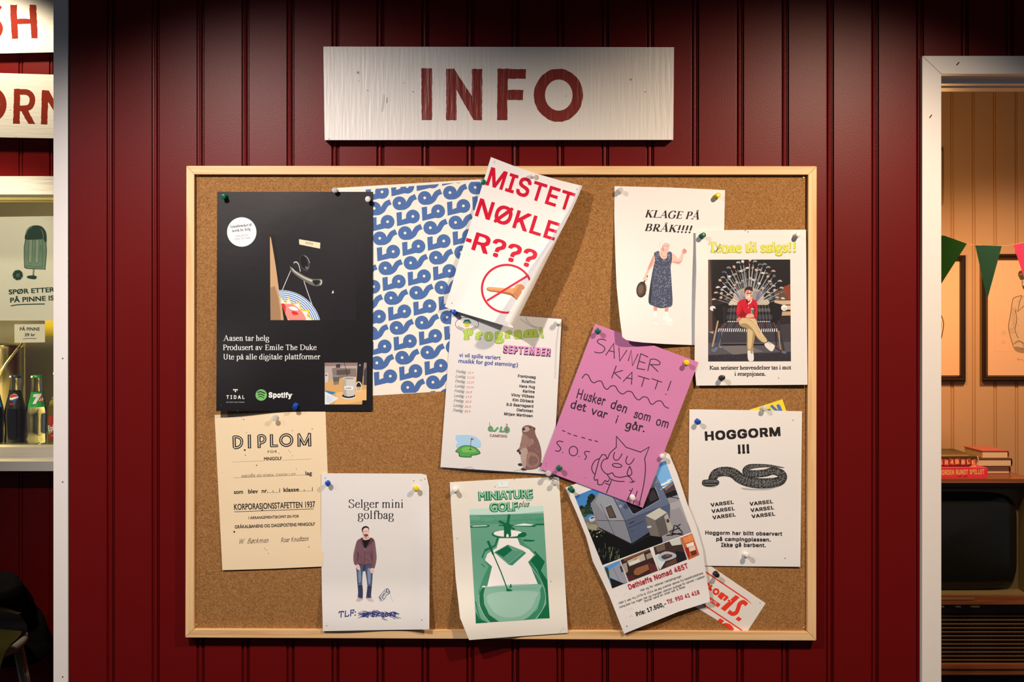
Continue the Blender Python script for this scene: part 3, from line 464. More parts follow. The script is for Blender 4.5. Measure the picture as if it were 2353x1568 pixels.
def run_serif(s, style, track=0):
    """style = (thick, thin, serif length, serif weight)"""
    W, w, sl, sw = style; x = 0; out = []
    for ch in s:
        if ch == ' ': x += .25 + track; continue
        parts = SERIF[ch].split(';'); adv = float(parts[0]) / 100
        for sub, op in enumerate(parts[1:]):
            n0 = len(out)
            q = op.split(); k = q[0]; v = [float(t) / 100 for t in q[1:]]
            pts = [(v[i] + x, v[i + 1]) for i in range(0, len(v) - 1, 2)]
            if k == 'S':
                closed = pts[0] == pts[-1]
                pp = smooth(pts[:-1] if closed else pts, 5, closed); n = len(pp); ws = []
                for i in range(n):
                    a = pp[i - 1] if (closed or i) else pp[0]; b = pp[(i + 1) % n] if (closed or i < n - 1) else pp[-1]
                    dx, dy = b[0] - a[0], b[1] - a[1]; l = math.hypot(dx, dy) or 1
                    ws.append(w + (W - w) * (abs(dy) / l) ** 1.3)
                out += strip(pp, ws, closed)
            elif k == 'L': out += strip(pts, W)
            elif k == 'T':
                for sub2, (a, b) in enumerate(zip(pts, pts[1:])): out += [P_(t, sub + sub2 * .3) for t in strip([a, b], w)]
            elif k == 'K': out += strip(pts, W)
            elif k == 'd': out.append([(p[0], p[1]) for p in ring(pts[0][0], pts[0][1], max(.047, W * .58), None, 10)])
            elif k == 'R': out += strip(ring(pts[0][0], pts[0][1], v[2], None, 14), w * 1.15, True)
            elif k in 'frlb':
                px, py = pts[0]; up = -1 if py > .3 else 1
                a, b = (sl, sl) if k == 'f' else ((0, sl) if k == 'r' else (sl, 0))
                a += W / 2; b += W / 2
                if k == 'b': out.append([(px - a * .95, py - sw * 1.9), (px - a * .95, py - sw * 2.6), (px + W / 2, py - sw * 2.2), (px + W / 2, py), (px, py)])
                else:
                    y0 = py if abs(py) < .02 or py < 0 else py
                    out.append([(px - a, y0), (px + b, y0), (px + b, y0 + up * sw), (px + W / 2, y0 + up * sw * 2), (px - W / 2, y0 + up * sw * 2), (px - a, y0 + up * sw)])
            out[n0:] = [t if isinstance(t, Poly) else P_(t, sub) for t in out[n0:]]
        x += adv + track
    return out, .66
TIMES = (.088, .034, .055, .022); TIMES_BOLD = (.15, .046, .05, .026); SLAB = (.135, .085, .06, .075); COOPER = (.19, .11, .045, .085)

def run_hand(s, w, track=0):
    x = 0; out = []
    for ch in s:
        if ch == ' ': x += .3; continue
        acc = None
        src = HAND.get(ch) or SERIF[ch]
        if ch == 'å': src = HAND['a'] + ';R 22 58 5'
        parts = src.split(';'); adv = float(parts[0]) / 100
        for sub, op in enumerate(parts[1:]):
            n0 = len(out)
            q = op.split(); k = q[0]
            if k in 'frlb': continue
            v = [float(t) / 100 for t in q[1:]]; pts = [(v[i] + x, v[i + 1]) for i in range(0, len(v) - 1, 2)]
            if k == 'S': pts = smooth(pts[:-1], 5, True) + [pts[0]] if pts[0] == pts[-1] else smooth(pts, 5)
            if k == 'R': pts = ring(pts[0][0], pts[0][1], v[2], None, 12); pts.append(pts[0])
            if k == 'd': out.append(P_(ring(pts[0][0], pts[0][1], w * .75, None, 8), sub)); continue
            out += [P_(t, sub) for t in strip(pts, w)] + [P_(disc_poly(*pts[0], w / 2, 8), sub + .35), P_(disc_poly(*pts[-1], w / 2, 8), sub + .35)]
        x += adv + track
    return out, .66

class Sheet:
    """one printed sheet: outline and print in photo pixels, h(x, y) = millimetres off the cork"""
    def __init__(s, outline, paper, h=lambda x, y: 1.0, grid=None, base=None, thick=.25, first=.06, roll=None, back=None):
        s.out, s.h, s.grid, s.thick, s.first, s.roll = outline, h, grid, thick, first, roll
        s.mats = [paper]; s.polys = []; s.layer = 0; s.top = 0.0; s.n = 0; s.cache = {}; s.t = (0, 0, 1); s.base = D - .008 if base is None else base; s.clip = None; s.back = back
    def zoom(s, ox, oy, k): s.t = (ox, oy, k); return s
    def mi(s, m):
        if not isinstance(m, bpy.types.Material): m = ink(*m)
        if m not in s.mats: s.mats.append(m)
        return s.mats.index(m)
    def add(s, m, polys, up=True, raw=False):
        if up: s.layer = max(s.layer, s.top) + 1; s.n = 0
        else: s.n = (s.n + 1) % 40
        ox, oy, k = (0, 0, 1) if raw else s.t; i = s.mi(m)
        for p in polys:
            z = s.layer + s.n * .4 + getattr(p, 'sub', 0) * .3; s.top = max(s.top, z)
            s.polys.append((z, i, [(ox + x / k, oy + y / k) for x, y in p], s.clip))
        return s
    def poly(s, m, *pts, up=True): return s.add(m, [list(pts)], up)
    def flat(s, m, *v, up=True): return s.add(m, [[(v[i], v[i + 1]) for i in range(0, len(v), 2)]], up)
    def blob(s, m, *v, n=5, up=True): return s.add(m, [smooth([(v[i], v[i + 1]) for i in range(0, len(v), 2)], n, True)], up)
    def line(s, m, w, *v, sm=False, closed=False, caps=True, up=True, n=6):
        pts = [(v[i], v[i + 1]) for i in range(0, len(v), 2)]
        if sm: pts = smooth(pts, n, closed)
        ps = strip(pts, w, closed)
        if caps and not closed:
            ww = w[0] if isinstance(w, (list, tuple)) else w
            ps += [P_(disc_poly(*pts[0], ww / 2), .5), P_(disc_poly(*pts[-1], (w[-1] if isinstance(w, (list, tuple)) else w) / 2), .5)]
        return s.add(m, ps, up)
    def ell(s, m, cx, cy, rx, ry=None, w=None, rot=0, up=True, n=28):
        if w: return s.add(m, strip(ring(cx, cy, rx, ry, n, rot), w, True), up)
        return s.add(m, [ring(cx, cy, rx, ry, n, rot)], up)
    def text(s, m, txt, x0, y0, x1, y1, cap, font='sans', bold=0.0, style=TIMES, shear=0.0, track=0, up=True):
        """baseline from (x0, y0) to (x1, y1), capital height cap"""
        ps, ch = run_hand(txt, bold or .05, track) if font == 'hand' else run_sans(txt, bold, track) if font == 'sans' else (run_gill(txt, bold, track) if font == 'gill' else run_serif(txt, style, track))
        ps = [P_([(x + shear * y, y) for x, y in p], getattr(p, 'sub', 0)) for p in ps]
        a = min(x for p in ps for x, y in p); b = max(x for p in ps for x, y in p)
        L = math.hypot(x1 - x0, y1 - y0); ux, uy = (x1 - x0) / L, (y1 - y0) / L; sx = L / (b - a); sy = cap / ch
        return s.add(m, [P_([(x0 + (x - a) * sx * ux + y * sy * uy, y0 + (x - a) * sx * uy - y * sy * ux) for x, y in p], p.sub) for p in ps], up)
    def world(s, x, y, lift):
        """on the sheet's facets: linear inside each half cell of the grid"""
        if not s.grid: return s.surf(x, y, lift)
        g = s.grid; i, j = math.floor(x / g), math.floor(y / g); u, v = x / g - i, y / g - j
        if u + v <= 1: a, b, c, wb, wc = (i, j), (i + 1, j), (i, j + 1), u, v
        else: a, b, c, wb, wc = (i + 1, j + 1), (i, j + 1), (i + 1, j), 1 - u, 1 - v
        A, B, C = (s.node(n, lift) for n in (a, b, c))
        return A + (B - A) * wb + (C - A) * wc
    def node(s, n, lift):
        k = (n, round(lift, 5))
        if k not in s.cache: s.cache[k] = s.surf(n[0] * s.grid, n[1] * s.grid, lift)
        return s.cache[k]
    def surf(s, x, y, lift):
        """lift in millimetres above the paper face"""
        if s.roll:
            (ax, ay), (bx, by), r = s.roll       # roll everything to the right of the line a-b around a cylinder of radius r (pixels)
            t = Vector((bx - ax, by - ay)).normalized(); nn = Vector((-t.y, t.x))
            e = (Vector((x - ax, y - ay))).dot(nn)
            if e > 0:
                ang = e / r; q = Vector((x, y)) - nn * e
                rr = r - lift / (PX * 1000)
                if ang > math.pi: c = q - nn * (e - math.pi * r); z = r + rr
                else: c = q + nn * (rr * math.sin(ang)); z = r - rr * math.cos(ang)
                hq = s.h(q.x, q.y)
                return P(c.x, c.y, s.base - (hq + z * PX * 1000) / 1000)
        return P(x, y, s.base - (s.h(x, y) + lift) / 1000)
    def build(s, name, label=None, cat=None, group=None, parent=None, loc=None):
        bm = bmesh.new(); lay = bm.verts.layers.float.new('lift')
        def cut(b, co, no, clear=False):
            bmesh.ops.bisect_plane(b, geom=b.verts[:] + b.edges[:] + b.faces[:], plane_co=co, plane_no=no, dist=2e-4, clear_outer=clear)
        xs = [p[0] for p in s.out]; ys = [p[1] for p in s.out]
        def grid(b):
            if not s.grid: return
            g = s.grid
            for i in range(int(min(xs) // g), int(max(xs) // g) + 2): cut(b, (i * g, 0, 0), (1, 0, 0))
            for i in range(int(min(ys) // g), int(max(ys) // g) + 2): cut(b, (0, i * g, 0), (0, 1, 0))
            for i in range(int((min(xs) + min(ys)) // g), int((max(xs) + max(ys)) // g) + 2): cut(b, (i * g, 0, 0), (.70710678, .70710678, 0))
        # paper
        b = bmesh.new(); f = b.faces.new([b.verts.new((x, y, 0)) for x, y in s.out])
        grid(b); bmesh.ops.remove_doubles(b, verts=b.verts, dist=.004); bmesh.ops.triangulate(b, faces=b.faces); b.normal_update()
        bmesh.ops.reverse_faces(b, faces=[f for f in b.faces if f.normal.z > 0])
        front = {v: bm.verts.new((v.co.x, v.co.y, 0)) for v in b.verts}; rear = {v: bm.verts.new((v.co.x, v.co.y, -1)) for v in b.verts}
        for f in b.faces:
            bm.faces.new([front[v] for v in f.verts]).smooth = bool(s.grid)
            q = bm.faces.new([rear[v] for v in reversed(f.verts)]); q.smooth = bool(s.grid)
        for e in b.edges:
            if len(e.link_faces) == 1:
                u, v = e.verts
                q = [bm.verts.new((w_.co.x, w_.co.y, -z_)) for w_, z_ in ((u, 0), (u, 1), (v, 1), (v, 0))]; bm.faces.new(q)
        b.free()
        for v in bm.verts: v[lay] = 0 if v.co.z == 0 else -s.thick
        # print
        if s.polys:
            clips = {}
            for p in s.polys: clips.setdefault(p[3], []).append(p)
            for cl, ps in clips.items():
                b = bmesh.new()
                for layer, mi_, pts, _ in ps:
                    z = layer
                    if len(pts) > 4:
                        try: tr = tessellate_polygon([[Vector((x, y, 0)) for x, y in pts]])
                        except Exception: continue
                        vv = [b.verts.new((x, y, z)) for x, y in pts]
                        for t in tr:
                            try: b.faces.new([vv[i] for i in t]).material_index = mi_
                            except ValueError: pass
                    else:
                        b.faces.new([b.verts.new((x, y, z)) for x, y in pts]).material_index = mi_
                if cl:
                    c = (sum(p[0] for p in cl) / len(cl), sum(p[1] for p in cl) / len(cl))
                    for i in range(len(cl)):
                        a, d = cl[i - 1], cl[i]; no = Vector((d[1] - a[1], a[0] - d[0], 0))
                        if no.dot(Vector((c[0] - a[0], c[1] - a[1], 0))) > 0: no = -no
                        cut(b, (a[0], a[1], 0), no.normalized(), True)
                grid(b)
                b.normal_update(); bmesh.ops.reverse_faces(b, faces=[f for f in b.faces if f.normal.z > 0])
                m = {}
                for v in b.verts:
                    nv = bm.verts.new((v.co.x, v.co.y, 0)); nv[lay] = s.first + (v.co.z - 1) * .005; m[v] = nv
                for f in b.faces:
                    q = bm.faces.new([m[v] for v in f.verts]); q.material_index = f.material_index; q.smooth = bool(s.grid)
                b.free()
            bmesh.ops.triangulate(bm, faces=[f for f in bm.faces if len(f.verts) > 4])
        for v in bm.verts: v.co = s.world(v.co.x, v.co.y, v[lay])
        org = s.world(sum(xs) / len(xs), sum(ys) / len(ys), 0)
        if parent is None:
            for v in bm.verts: v.co -= org
        for f in bm.faces: f.normal_update()
        o = link(name, bm, s.mats, parent)
        if parent is None: o.location = org
        return tag(o, label, cat, group)
# ------------------------------------------------------------------ cork board, INFO sign
CORK_Y = D - .008
def cork_material():
    m = mat('cork', (.4, .2, .07), .85, spec=.2)
    nt = m.node_tree; b = nt.nodes['Principled BSDF']
    tc = nt.nodes.new('ShaderNodeTexCoord')
    vo = nt.nodes.new('ShaderNodeTexVoronoi'); vo.inputs['Scale'].default_value = 470
    no = nt.nodes.new('ShaderNodeTexNoise'); no.inputs['Scale'].default_value = 300; no.inputs['Detail'].default_value = 5
    r = nt.nodes.new('ShaderNodeValToRGB'); e = r.color_ramp.elements
    e[0].position = .0; e[0].color = (.10, .038, .012, 1); e[1].position = 1.0; e[1].color = (.56, .34, .15, 1)
    for p, c in ((.30, (.24, .110, .034, 1)), (.55, (.34, .170, .058, 1)), (.80, (.42, .225, .082, 1))):
        q = e.new(p); q.color = c
    mx = nt.nodes.new('ShaderNodeMix'); mx.data_type = 'FLOAT'; mx.inputs[0].default_value = .45
    nt.links.new(tc.outputs['Object'], vo.inputs['Vector']); nt.links.new(tc.outputs['Object'], no.inputs['Vector'])
    nt.links.new(vo.outputs['Color'], mx.inputs[2]); nt.links.new(no.outputs['Fac'], mx.inputs[3])
    nt.links.new(mx.outputs[0], r.inputs[0]); nt.links.new(r.outputs[0], b.inputs['Base Color'])
    bp = nt.nodes.new('ShaderNodeBump'); bp.inputs['Strength'].default_value = .5; bp.inputs['Distance'].default_value = .0008
    nt.links.new(mx.outputs[0], bp.inputs['Height']); nt.links.new(bp.outputs[0], b.inputs['Normal'])
    return m
def pine(name, along, seed):
    m = mat(name, (.8, .55, .3), .45, spec=.4)
    st = (1.2, 30, 30) if along == 'x' else (30, 30, 1.2)
    return noise_mix(m, [(.30, (.64, .37, .155)), (.48, (.79, .52, .26)), (.62, (.84, .58, .31)), (.78, (.70, .43, .19))], 2.6, 3, .6, st, seed=seed)
FR = D - .017                                   # front of the frame
out = [P(428, 381, FR), P(1877, 382, FR), P(1876, 1473, FR), P(425.5, 1466, FR)]
inn = [P(446.5, 401, FR), P(1857, 401.5, FR), P(1856, 1453, FR), P(445.5, 1447, FR)]
board = thing('cork_board', 'large cork pin board in a pale pine frame under the INFO sign', 'notice board', ((out[0] + out[2]) / 2).to_tuple())
board.location.y = D
bpy.context.view_layer.update()
bm = bmesh.new()
f = [bm.verts.new((p.x, CORK_Y, p.z)) for p in inn]; k = [bm.verts.new((p.x, D - .001, p.z)) for p in inn]
bm.faces.new(f[::-1]); bm.faces.new(k)
for i in range(4): bm.faces.new((f[i], f[(i + 1) % 4], k[(i + 1) % 4], k[i]))
link('cork_panel', bm, cork_material(), board)
for i in range(4):
    j = (i + 1) % 4; bm = bmesh.new()
    loop = [out[i], out[j], inn[j], inn[i]]; c = sum(loop, Vector()) / 4
    fr = [bm.verts.new(c + (p - c) * .99985) for p in loop]; bk = [bm.verts.new((p.x, D - .0005, p.z)) for p in loop]
    bm.faces.new(fr); bm.faces.new(bk[::-1])
    for a in range(4): bm.faces.new((fr[a], fr[(a + 1) % 4], bk[(a + 1) % 4], bk[a]))
    bmesh.ops.recalc_face_normals(bm, faces=bm.faces); bev(bm, .0012, 2)
    link('frame_rail', bm, pine('pine_%d' % i, 'xzxz'[i], i * 1.7), board)
M_BRASS = mat('brass_screw', (.72, .58, .26), .3, 1.0)
for x, y in ((454.5, 403.5), (1846.5, 407.5), (451, 1437), (1847, 1444)):
    bm = bmesh.new()
    M = Matrix.Translation(P(x, y, CORK_Y)) @ Matrix.Rotation(math.pi / 2, 4, 'X')
    lathe(bm, [(.0027, -.0006), (.0027, .0006), (.0017, .0012), (.0008, .0008)], 16, 0, M)
    link('screw', bm, M_BRASS, board, True)

# sign boards: painted planks lettered in red
def plank_white(name, seed, vertical=True):
    m = mat(name, (.78, .75, .71), .42, spec=.5, bump=(5.5, .28, .0035, (28, 28, 2.2) if vertical else (2.2, 28, 28)))
    return m
RED_LETTER = mat('letter_red', (.20, .016, .010), .4, spec=.5, bump=(5.5, .5, .003, (28, 28, 2.2)))
s = Sheet([(743, 107), (1549, 108.5), (1547, 321.5), (746, 322)], plank_white('sign_white', 1), h=lambda x, y: 0, base=D - .021, thick=17, first=.25)
s.zoom(720, 80, 2.736)
def wob(pts, a=1.6):
    out = []
    for i, p in enumerate(pts):
        q = pts[(i + 1) % len(pts)]; n = max(1, int(math.hypot(q[0] - p[0], q[1] - p[1]) / 14))
        for k in range(n):
            t = k / n; out.append((p[0] + (q[0] - p[0]) * t + random.uniform(-a, a), p[1] + (q[1] - p[1]) * t + random.uniform(-a, a)))
    return out
L = RED_LETTER
s.poly(L, *wob([(679, 211), (747, 211), (746, 536), (681, 537)]))
s.poly(L, *wob([(835, 213), (884, 213), (997, 385), (997, 214), (1062, 214), (1060, 537), (1008, 537), (899, 345), (900, 536), (835, 537)]))
s.poly(L, *wob([(1158, 212), (1337, 216), (1336, 277), (1222, 277), (1222, 346), (1320, 346), (1318, 410), (1220, 410), (1219, 536), (1155, 536)]))
o = ring(1541, 380, 154, 167, 44); i_ = ring(1543, 379, 87, 98, 44)
o = [(x + random.uniform(-2, 2), y + random.uniform(-2, 2)) for x, y in o]
s.add(L, [[o[a], o[(a + 1) % 44], i_[(a + 1) % 44], i_[a]] for a in range(44)])
N = mat('screw_hole', (.06, .045, .035), .7)
for x, y, r in ((281, 237, 7), (1997, 281, 6)):
    s.ell(mat('bare_spot', (.62, .58, .54), .5), x, y, r * 1.8, r * 1.6, n=12); s.ell(N, x, y, r * .55, n=8)
for x, y, r in ((286, 290, 3), (572, 303, 3), (342, 350, 4), (628, 358, 4), (1588, 386, 3), (2088, 358, 4), (100, 655, 4)): s.flat(N, x - r * 1.8, y - 1, x, y - r * .6, x + r * 1.6, y + 1, x, y + r * .5)
s.line(N, 3, 465, 395, 462, 428); s.line(mat('bare_spot', (.62, .58, .54), .5), 12, 444, 380, 432, 480)
s.build('sign_board', 'white painted plank sign reading INFO in red capitals, above the cork board', 'sign')
# ------------------------------------------------------------------ papers on the board
W_PAPER = mat('white_paper', (.80, .80, .80), .55, spec=.3, bump=(45, .12, .002))
CREAM = mat('cream_paper', (.86, .71, .48), .6, spec=.3, bump=(45, .1, .002))
IVORY = mat('ivory_paper', (.83, .82, .75), .55, spec=.3, bump=(45, .1, .002))
BLACKPAPER = mat('black_poster_print', (.011, .010, .012), .40, spec=.3, bump=(14, .12, .004))
INK = (34, 28, 28)
def ss(a, b, v):
    t = max(0.0, min(1.0, (v - a) / (b - a))); return t * t * (3 - 2 * t)

# --- black poster
s = Sheet([(499, 441), (857, 441), (856, 945), (497, 945)], BLACKPAPER,
          h=lambda x, y: 2.2 + 14 * ss(700, 945, y) * ss(690, 497, x) + .8 * math.sin(x * .021) * math.sin(y * .017), grid=24, first=.1)
s.zoom(480, 420, 2.9025)
def black_poster(s):
    s.flat((36, 30, 31, .33), 408, 346, 981, 346, 980, 917, 411, 917)
    s.flat((30, 24, 22, .33), 408, 346, 440, 346, 500, 917, 411, 917)
    s.flat((196, 148, 104, .33), 407, 360, 414, 368, 428, 450, 440, 520, 452, 600, 468, 720, 484, 800, 499, 917, 411, 917)
    s.flat((160, 116, 80, .33), 411, 700, 440, 690, 462, 760, 478, 860, 480, 917, 411, 917)
    s.flat((226, 198, 156, .33), 601, 377, 743, 401, 741, 440, 603, 412)
    s.text((52, 40, 30), 'AASEN', 643, 408, 691, 417, 16)
    # handle and rose
    s.ell((58, 54, 54, .33), 640, 535, 34, 56, rot=-12); s.ell((22, 20, 20, .33), 634, 530, 24, 44, rot=-12)
    s.line((150, 140, 132, .33), 4, 640, 488, 660, 505, 672, 535, sm=True); s.line((120, 112, 106, .33), 6, 645, 560, 655, 575, 662, 562, sm=True)
    s.ell((38, 36, 36, .33), 580, 545, 20, 22); s.line((120, 112, 104, .33), 5, 566, 540, 580, 532, 596, 545, sm=True)
    s.blob((104, 96, 84, .33), 545, 556, 560, 580, 600, 598, 640, 622, 690, 642, 750, 644, 757, 664, 745, 686, 700, 688, 650, 665, 600, 632, 560, 600, 542, 572)
    s.blob((186, 172, 148, .33), 552, 566, 590, 600, 640, 630, 690, 650, 700, 665, 660, 652, 610, 624, 565, 592)
    s.blob((34, 30, 28, .33), 690, 655, 715, 650, 740, 655, 735, 672, 712, 684, 696, 668); s.line((200, 190, 170, .33), 6, 745, 650, 752, 664, 744, 680, sm=True)
    T = (214, 206, 196, .33)
    s.line(T, 4, 545, 588, 518, 650, 490, 716); s.line(T, 4, 566, 532, 584, 528, 598, 545, 610, 592, sm=True); s.line(T, 4, 634, 658, 660, 735, 690, 820)
    s.flat((216, 190, 160, .33), 822, 728, 829, 716, 831, 728, 836, 734, 827, 737, 820, 742)
    # round card of stripes with a plain jagged crown shape
    cx, cy = 482, 985; s.clip = tuple((480 + x / 2.9025, 420 + y / 2.9025) for x, y in ((443, 716), (760, 716), (760, 917), (500, 917), (478, 800)))
    s.add((218, 216, 212), [ring(cx, cy, 268, None, 64)])
    for r in (262, 249, 236, 223, 210, 197): s.add((78, 108, 150), strip(ring(cx, cy, r, None, 64), 6, True), r == 262)
    s.flat((228, 176, 60), 470, 755, 512, 800, 530, 757, 555, 806, 606, 795, 618, 845, 672, 850, 664, 890, 705, 918, 560, 918, 490, 830)
    s.flat((240, 226, 196), 478, 768, 514, 812, 531, 772, 552, 816, 600, 806, 612, 856, 660, 860, 652, 892, 690, 918, 560, 918, 494, 832)
    s.blob((222, 128, 112), 500, 815, 560, 812, 610, 850, 640, 890, 640, 918, 540, 918, 505, 870)
    s.blob((206, 42, 44), 474, 815, 500, 806, 512, 830, 506, 880, 484, 850)
    s.blob((240, 236, 226), 530, 832, 570, 828, 596, 850, 560, 850); s.blob((206, 42, 44), 552, 858, 585, 862, 596, 880, 562, 880)
    s.clip = None
    # sticker
    s.ell((240, 228, 218), 219, 329, 98, n=48)
    s.text(INK, 'Soundtracket til', 141, 303, 287, 288, 18, 'serif', style=TIMES_BOLD); s.text(INK, 'norsk by-helg', 155, 330, 279, 317, 18, 'serif', style=TIMES_BOLD)
    s.text((60, 54, 54), 'produsert av', 180, 362, 262, 354, 13, 'serif'); s.text((60, 54, 54), 'Emile The Duke', 169, 384, 278, 372, 14, 'serif')
    Wt = (238, 230, 224)
    s.text(Wt, 'Aasen tar helg', 96, 1055, 402, 1055, 36, 'serif'); s.text(Wt, 'Produsert av Emile The Duke', 95, 1117, 718, 1116, 36, 'serif'); s.text(Wt, 'Ute på alle digitale plattformer', 97, 1180, 743, 1178, 36, 'serif')
    for x, y in ((166, 1382), (177, 1382), (188, 1382), (177, 1393)): s.flat(Wt, x - 6, y, x, y - 6, x + 6, y, x, y + 6)
    s.text(Wt, 'TIDAL', 117, 1442, 237, 1442, 24, bold=.02, track=.2); s.text((190, 184, 180), 'HIGH FIDELITY MUSIC STREAMING', 116, 1468, 237, 1468, 6)
    s.ell((112, 172, 92), 349, 1417, 38, n=40)
    for r, y, w in ((0, 1399, 7), (1, 1415, 6), (2, 1430, 5)): s.line((16, 18, 16), w, 326 + r * 3, y + 1, 345, y - 4, 372 - r * 4, y + 6, sm=True)
    s.text(Wt, 'Spotify', 398, 1432, 553, 1434, 36, bold=.035); s.ell(Wt, 557, 1412, 2)
    # photograph of a mug on a desk
    s.clip = tuple((480 + x / 2.9025, 420 + y / 2.9025) for x, y in ((772, 1201), (1052, 1201), (1051, 1480), (773, 1480)))
    s.flat((138, 108, 98), 772, 1201, 1052, 1201, 1051, 1480, 773, 1480); s.flat((176, 150, 136), 772, 1225, 990, 1222, 985, 1320, 772, 1325)
    s.flat((128, 106, 94), 820, 1240, 840, 1236, 985, 1240, 982, 1312, 830, 1316); s.flat((60, 50, 46), 848, 1212, 876, 1210, 876, 1234, 848, 1236)
    s.flat((92, 76, 68), 852, 1250, 944, 1244, 944, 1278, 852, 1284)
    for x in range(856, 944, 10): s.line((60, 50, 44), 2, x, 1250, x, 1282, caps=False, up=False)
    s.flat((206, 150, 88), 772, 1332, 900, 1300, 1051, 1290, 1051, 1480, 773, 1480); s.flat((224, 168, 104), 850, 1400, 1051, 1380, 1051, 1450, 900, 1480, 840, 1480)
    s.line((36, 30, 28), 3, 903, 1201, 915, 1250, 925, 1300, sm=True)
    s.flat((26, 22, 24), 992, 1201, 1034, 1201, 1022, 1362, 982, 1362); s.flat((64, 56, 56), 1034, 1250, 1051, 1230, 1051, 1350, 1030, 1350); s.ell((150, 140, 132), 1007, 1218, 6)
    s.flat((200, 184, 168), 774, 1270, 796, 1270, 794, 1330, 774, 1334); s.flat((170, 50, 48), 776, 1280, 790, 1280, 789, 1290, 776, 1290)
    s.flat((92, 82, 74), 826, 1292, 872, 1288, 866, 1346, 834, 1350); s.ell((138, 126, 112), 849, 1291, 23, 6); s.flat((130, 112, 92), 834, 1330, 868, 1326, 866, 1346, 836, 1350)
    s.flat((60, 110, 150), 775, 1386, 846, 1398, 826, 1414, 775, 1400); s.flat((214, 208, 206), 772, 1392, 866, 1440, 800, 1480, 772, 1480)
    for k in range(5): s.line((150, 142, 140), 1.5, 784, 1420 + k * 9, 830 - k * 4, 1440 + k * 8, caps=False, up=False)
    s.ell((210, 196, 180), 933, 1430, 47, 16); s.ell((30, 26, 26), 932, 1422, 44, 15)
    s.flat((196, 178, 162), 893, 1306, 979, 1304, 972, 1410, 966, 1422, 932, 1428, 902, 1422, 896, 1410); s.flat((170, 152, 136), 893, 1306, 914, 1306, 918, 1425, 902, 1422, 896, 1410)
    s.ell((214, 200, 186), 936, 1305, 43, 10); s.ell((150, 132, 118), 936, 1306, 36, 7); s.ell((204, 188, 172), 999, 1362, 19, 32, w=7)
    s.flat((232, 222, 210), 904, 1358, 962, 1360, 960, 1382, 905, 1380); s.text(INK, 'AASEN', 910, 1375, 950, 1376, 10, bold=.03)
    s.clip = None
    s.flat((10, 10, 12), 1024, 1452, 1052, 1452, 1051, 1480, 1022, 1480)
    for x, y in ((80, 1487), (190, 1524)): s.ell((120, 96, 66), x, y, 2.5, n=8)
black_poster(s)
s.build('poster', 'black poster with a door handle photograph and a round white sticker', 'poster')

# --- blue lettered pattern
s = Sheet([(766, 432.5), (1126, 411), (1146, 892), (795, 913.5)], mat('offwhite_poster_paper', (.83, .79, .70), .6, spec=.3, bump=(45, .08, .002)), h=lambda x, y: .4)
s.zoom(740, 400, 3.0143); BL = mat('blue_riso_print', (.055, .13, .36), .6, spec=.3)
noise_mix(BL, [(.35, (.045, .115, .33)), (.6, (.075, .165, .41)), (.75, (.12, .23, .48))], 900, 2)
s.clip = tuple((740 + x / 3.0143, 400 + y / 3.0143) for x, y in ((95, 124), (990, 56), (1205, 50), (1215, 1482), (858, 1506), (200, 1535)))
for i in range(-4, 6):
    for j in range(-3, 8):
        ox, oy = 175 * i + 38.7 * j, -36.5 * i + 206.8 * j
        if not (-300 < ox < 800 and -420 < oy < 1300): continue
        q = lambda *v: [(v[k] + ox, v[k + 1] + oy) for k in range(0, len(v), 2)]
        s.add(BL, [q(515, 268, 552, 262, 553, 318, 590, 303, 612, 340, 520, 362)], False)
        a, b = ring(629 + ox, 295 + oy, 48, None, 26), ring(629 + ox, 294 + oy, 9.5, None, 26)
        s.add(BL, [[a[k], a[(k + 1) % 26], b[(k + 1) % 26], b[k]] for k in range(26)], False)
        a, b = ring(536 + ox, 203 + oy, 48, None, 26), ring(536 + ox, 202 + oy, 9.5, None, 26)
        s.add(BL, [[a[k], a[(k + 1) % 26], b[(k + 1) % 26], b[k]] for k in range(26)], False)
        s.add(BL, strip(smooth(q(540, 231, 568, 229, 594, 212, 607, 190, 622, 170, 650, 157), 5), [36, 38, 38, 38, 38, 38, 38, 38, 38, 38, 38, 38, 38, 38, 38, 38, 38, 38, 38, 38, 38, 38, 38, 38, 38, 40]), False)
s.clip = None; s.line((130, 130, 140), 2, 750, 1505, 786, 1503)
s.build('poster', 'white poster filled with slanted rows of rounded blue letters', 'poster')

# --- curled sheet about lost keys
def h_key(x, y):
    u = (x - 1128) * .889 + (y - 361) * .458; v = max(0.0, min(1.0, (y - 361) / 340))
    return 10 + 21 * max(0.0, (u - 45) / 160) ** 1.5 * (.45 + .55 * v) + 5 * ss(95, 45, u) * ss(.5, 1, v)
s = Sheet([(1128, 361), (1181, 381.5), (1235, 400), (1288, 415), (1341, 428), (1288, 600), (1236, 742), (1225, 768), (1170, 752), (1043, 714), (1022, 705), (1035, 668), (1057, 590), (1075, 535)],
          W_PAPER, h=h_key, grid=4, first=.3, roll=((1161, 748.3), (1324, 419.3), 19.0))
s.zoom(1020, 350, 3.8235); R = (196, 4, 40, .38)
s.text(R, 'MISTET', 368, 282, 1111, 517, 166, bold=.017); s.text(R, 'NØKLE', 272, 552, 975, 775, 162, bold=.017); s.text(R, 'R???', 240, 849, 784, 1020, 160, bold=.017); s.flat(R, 200, 752, 246, 766, 237, 796, 191, 782)
s.ell(R, 552, 1200, 218, 210, 18, n=60)
KEY = (214, 132, 78)
s.blob((150, 84, 46), 376, 1205, 395, 1185, 480, 1190, 600, 1202, 640, 1165, 690, 1170, 716, 1200, 715, 1245, 690, 1285, 650, 1302, 612, 1275, 575, 1255, 470, 1232, 400, 1222, n=3)
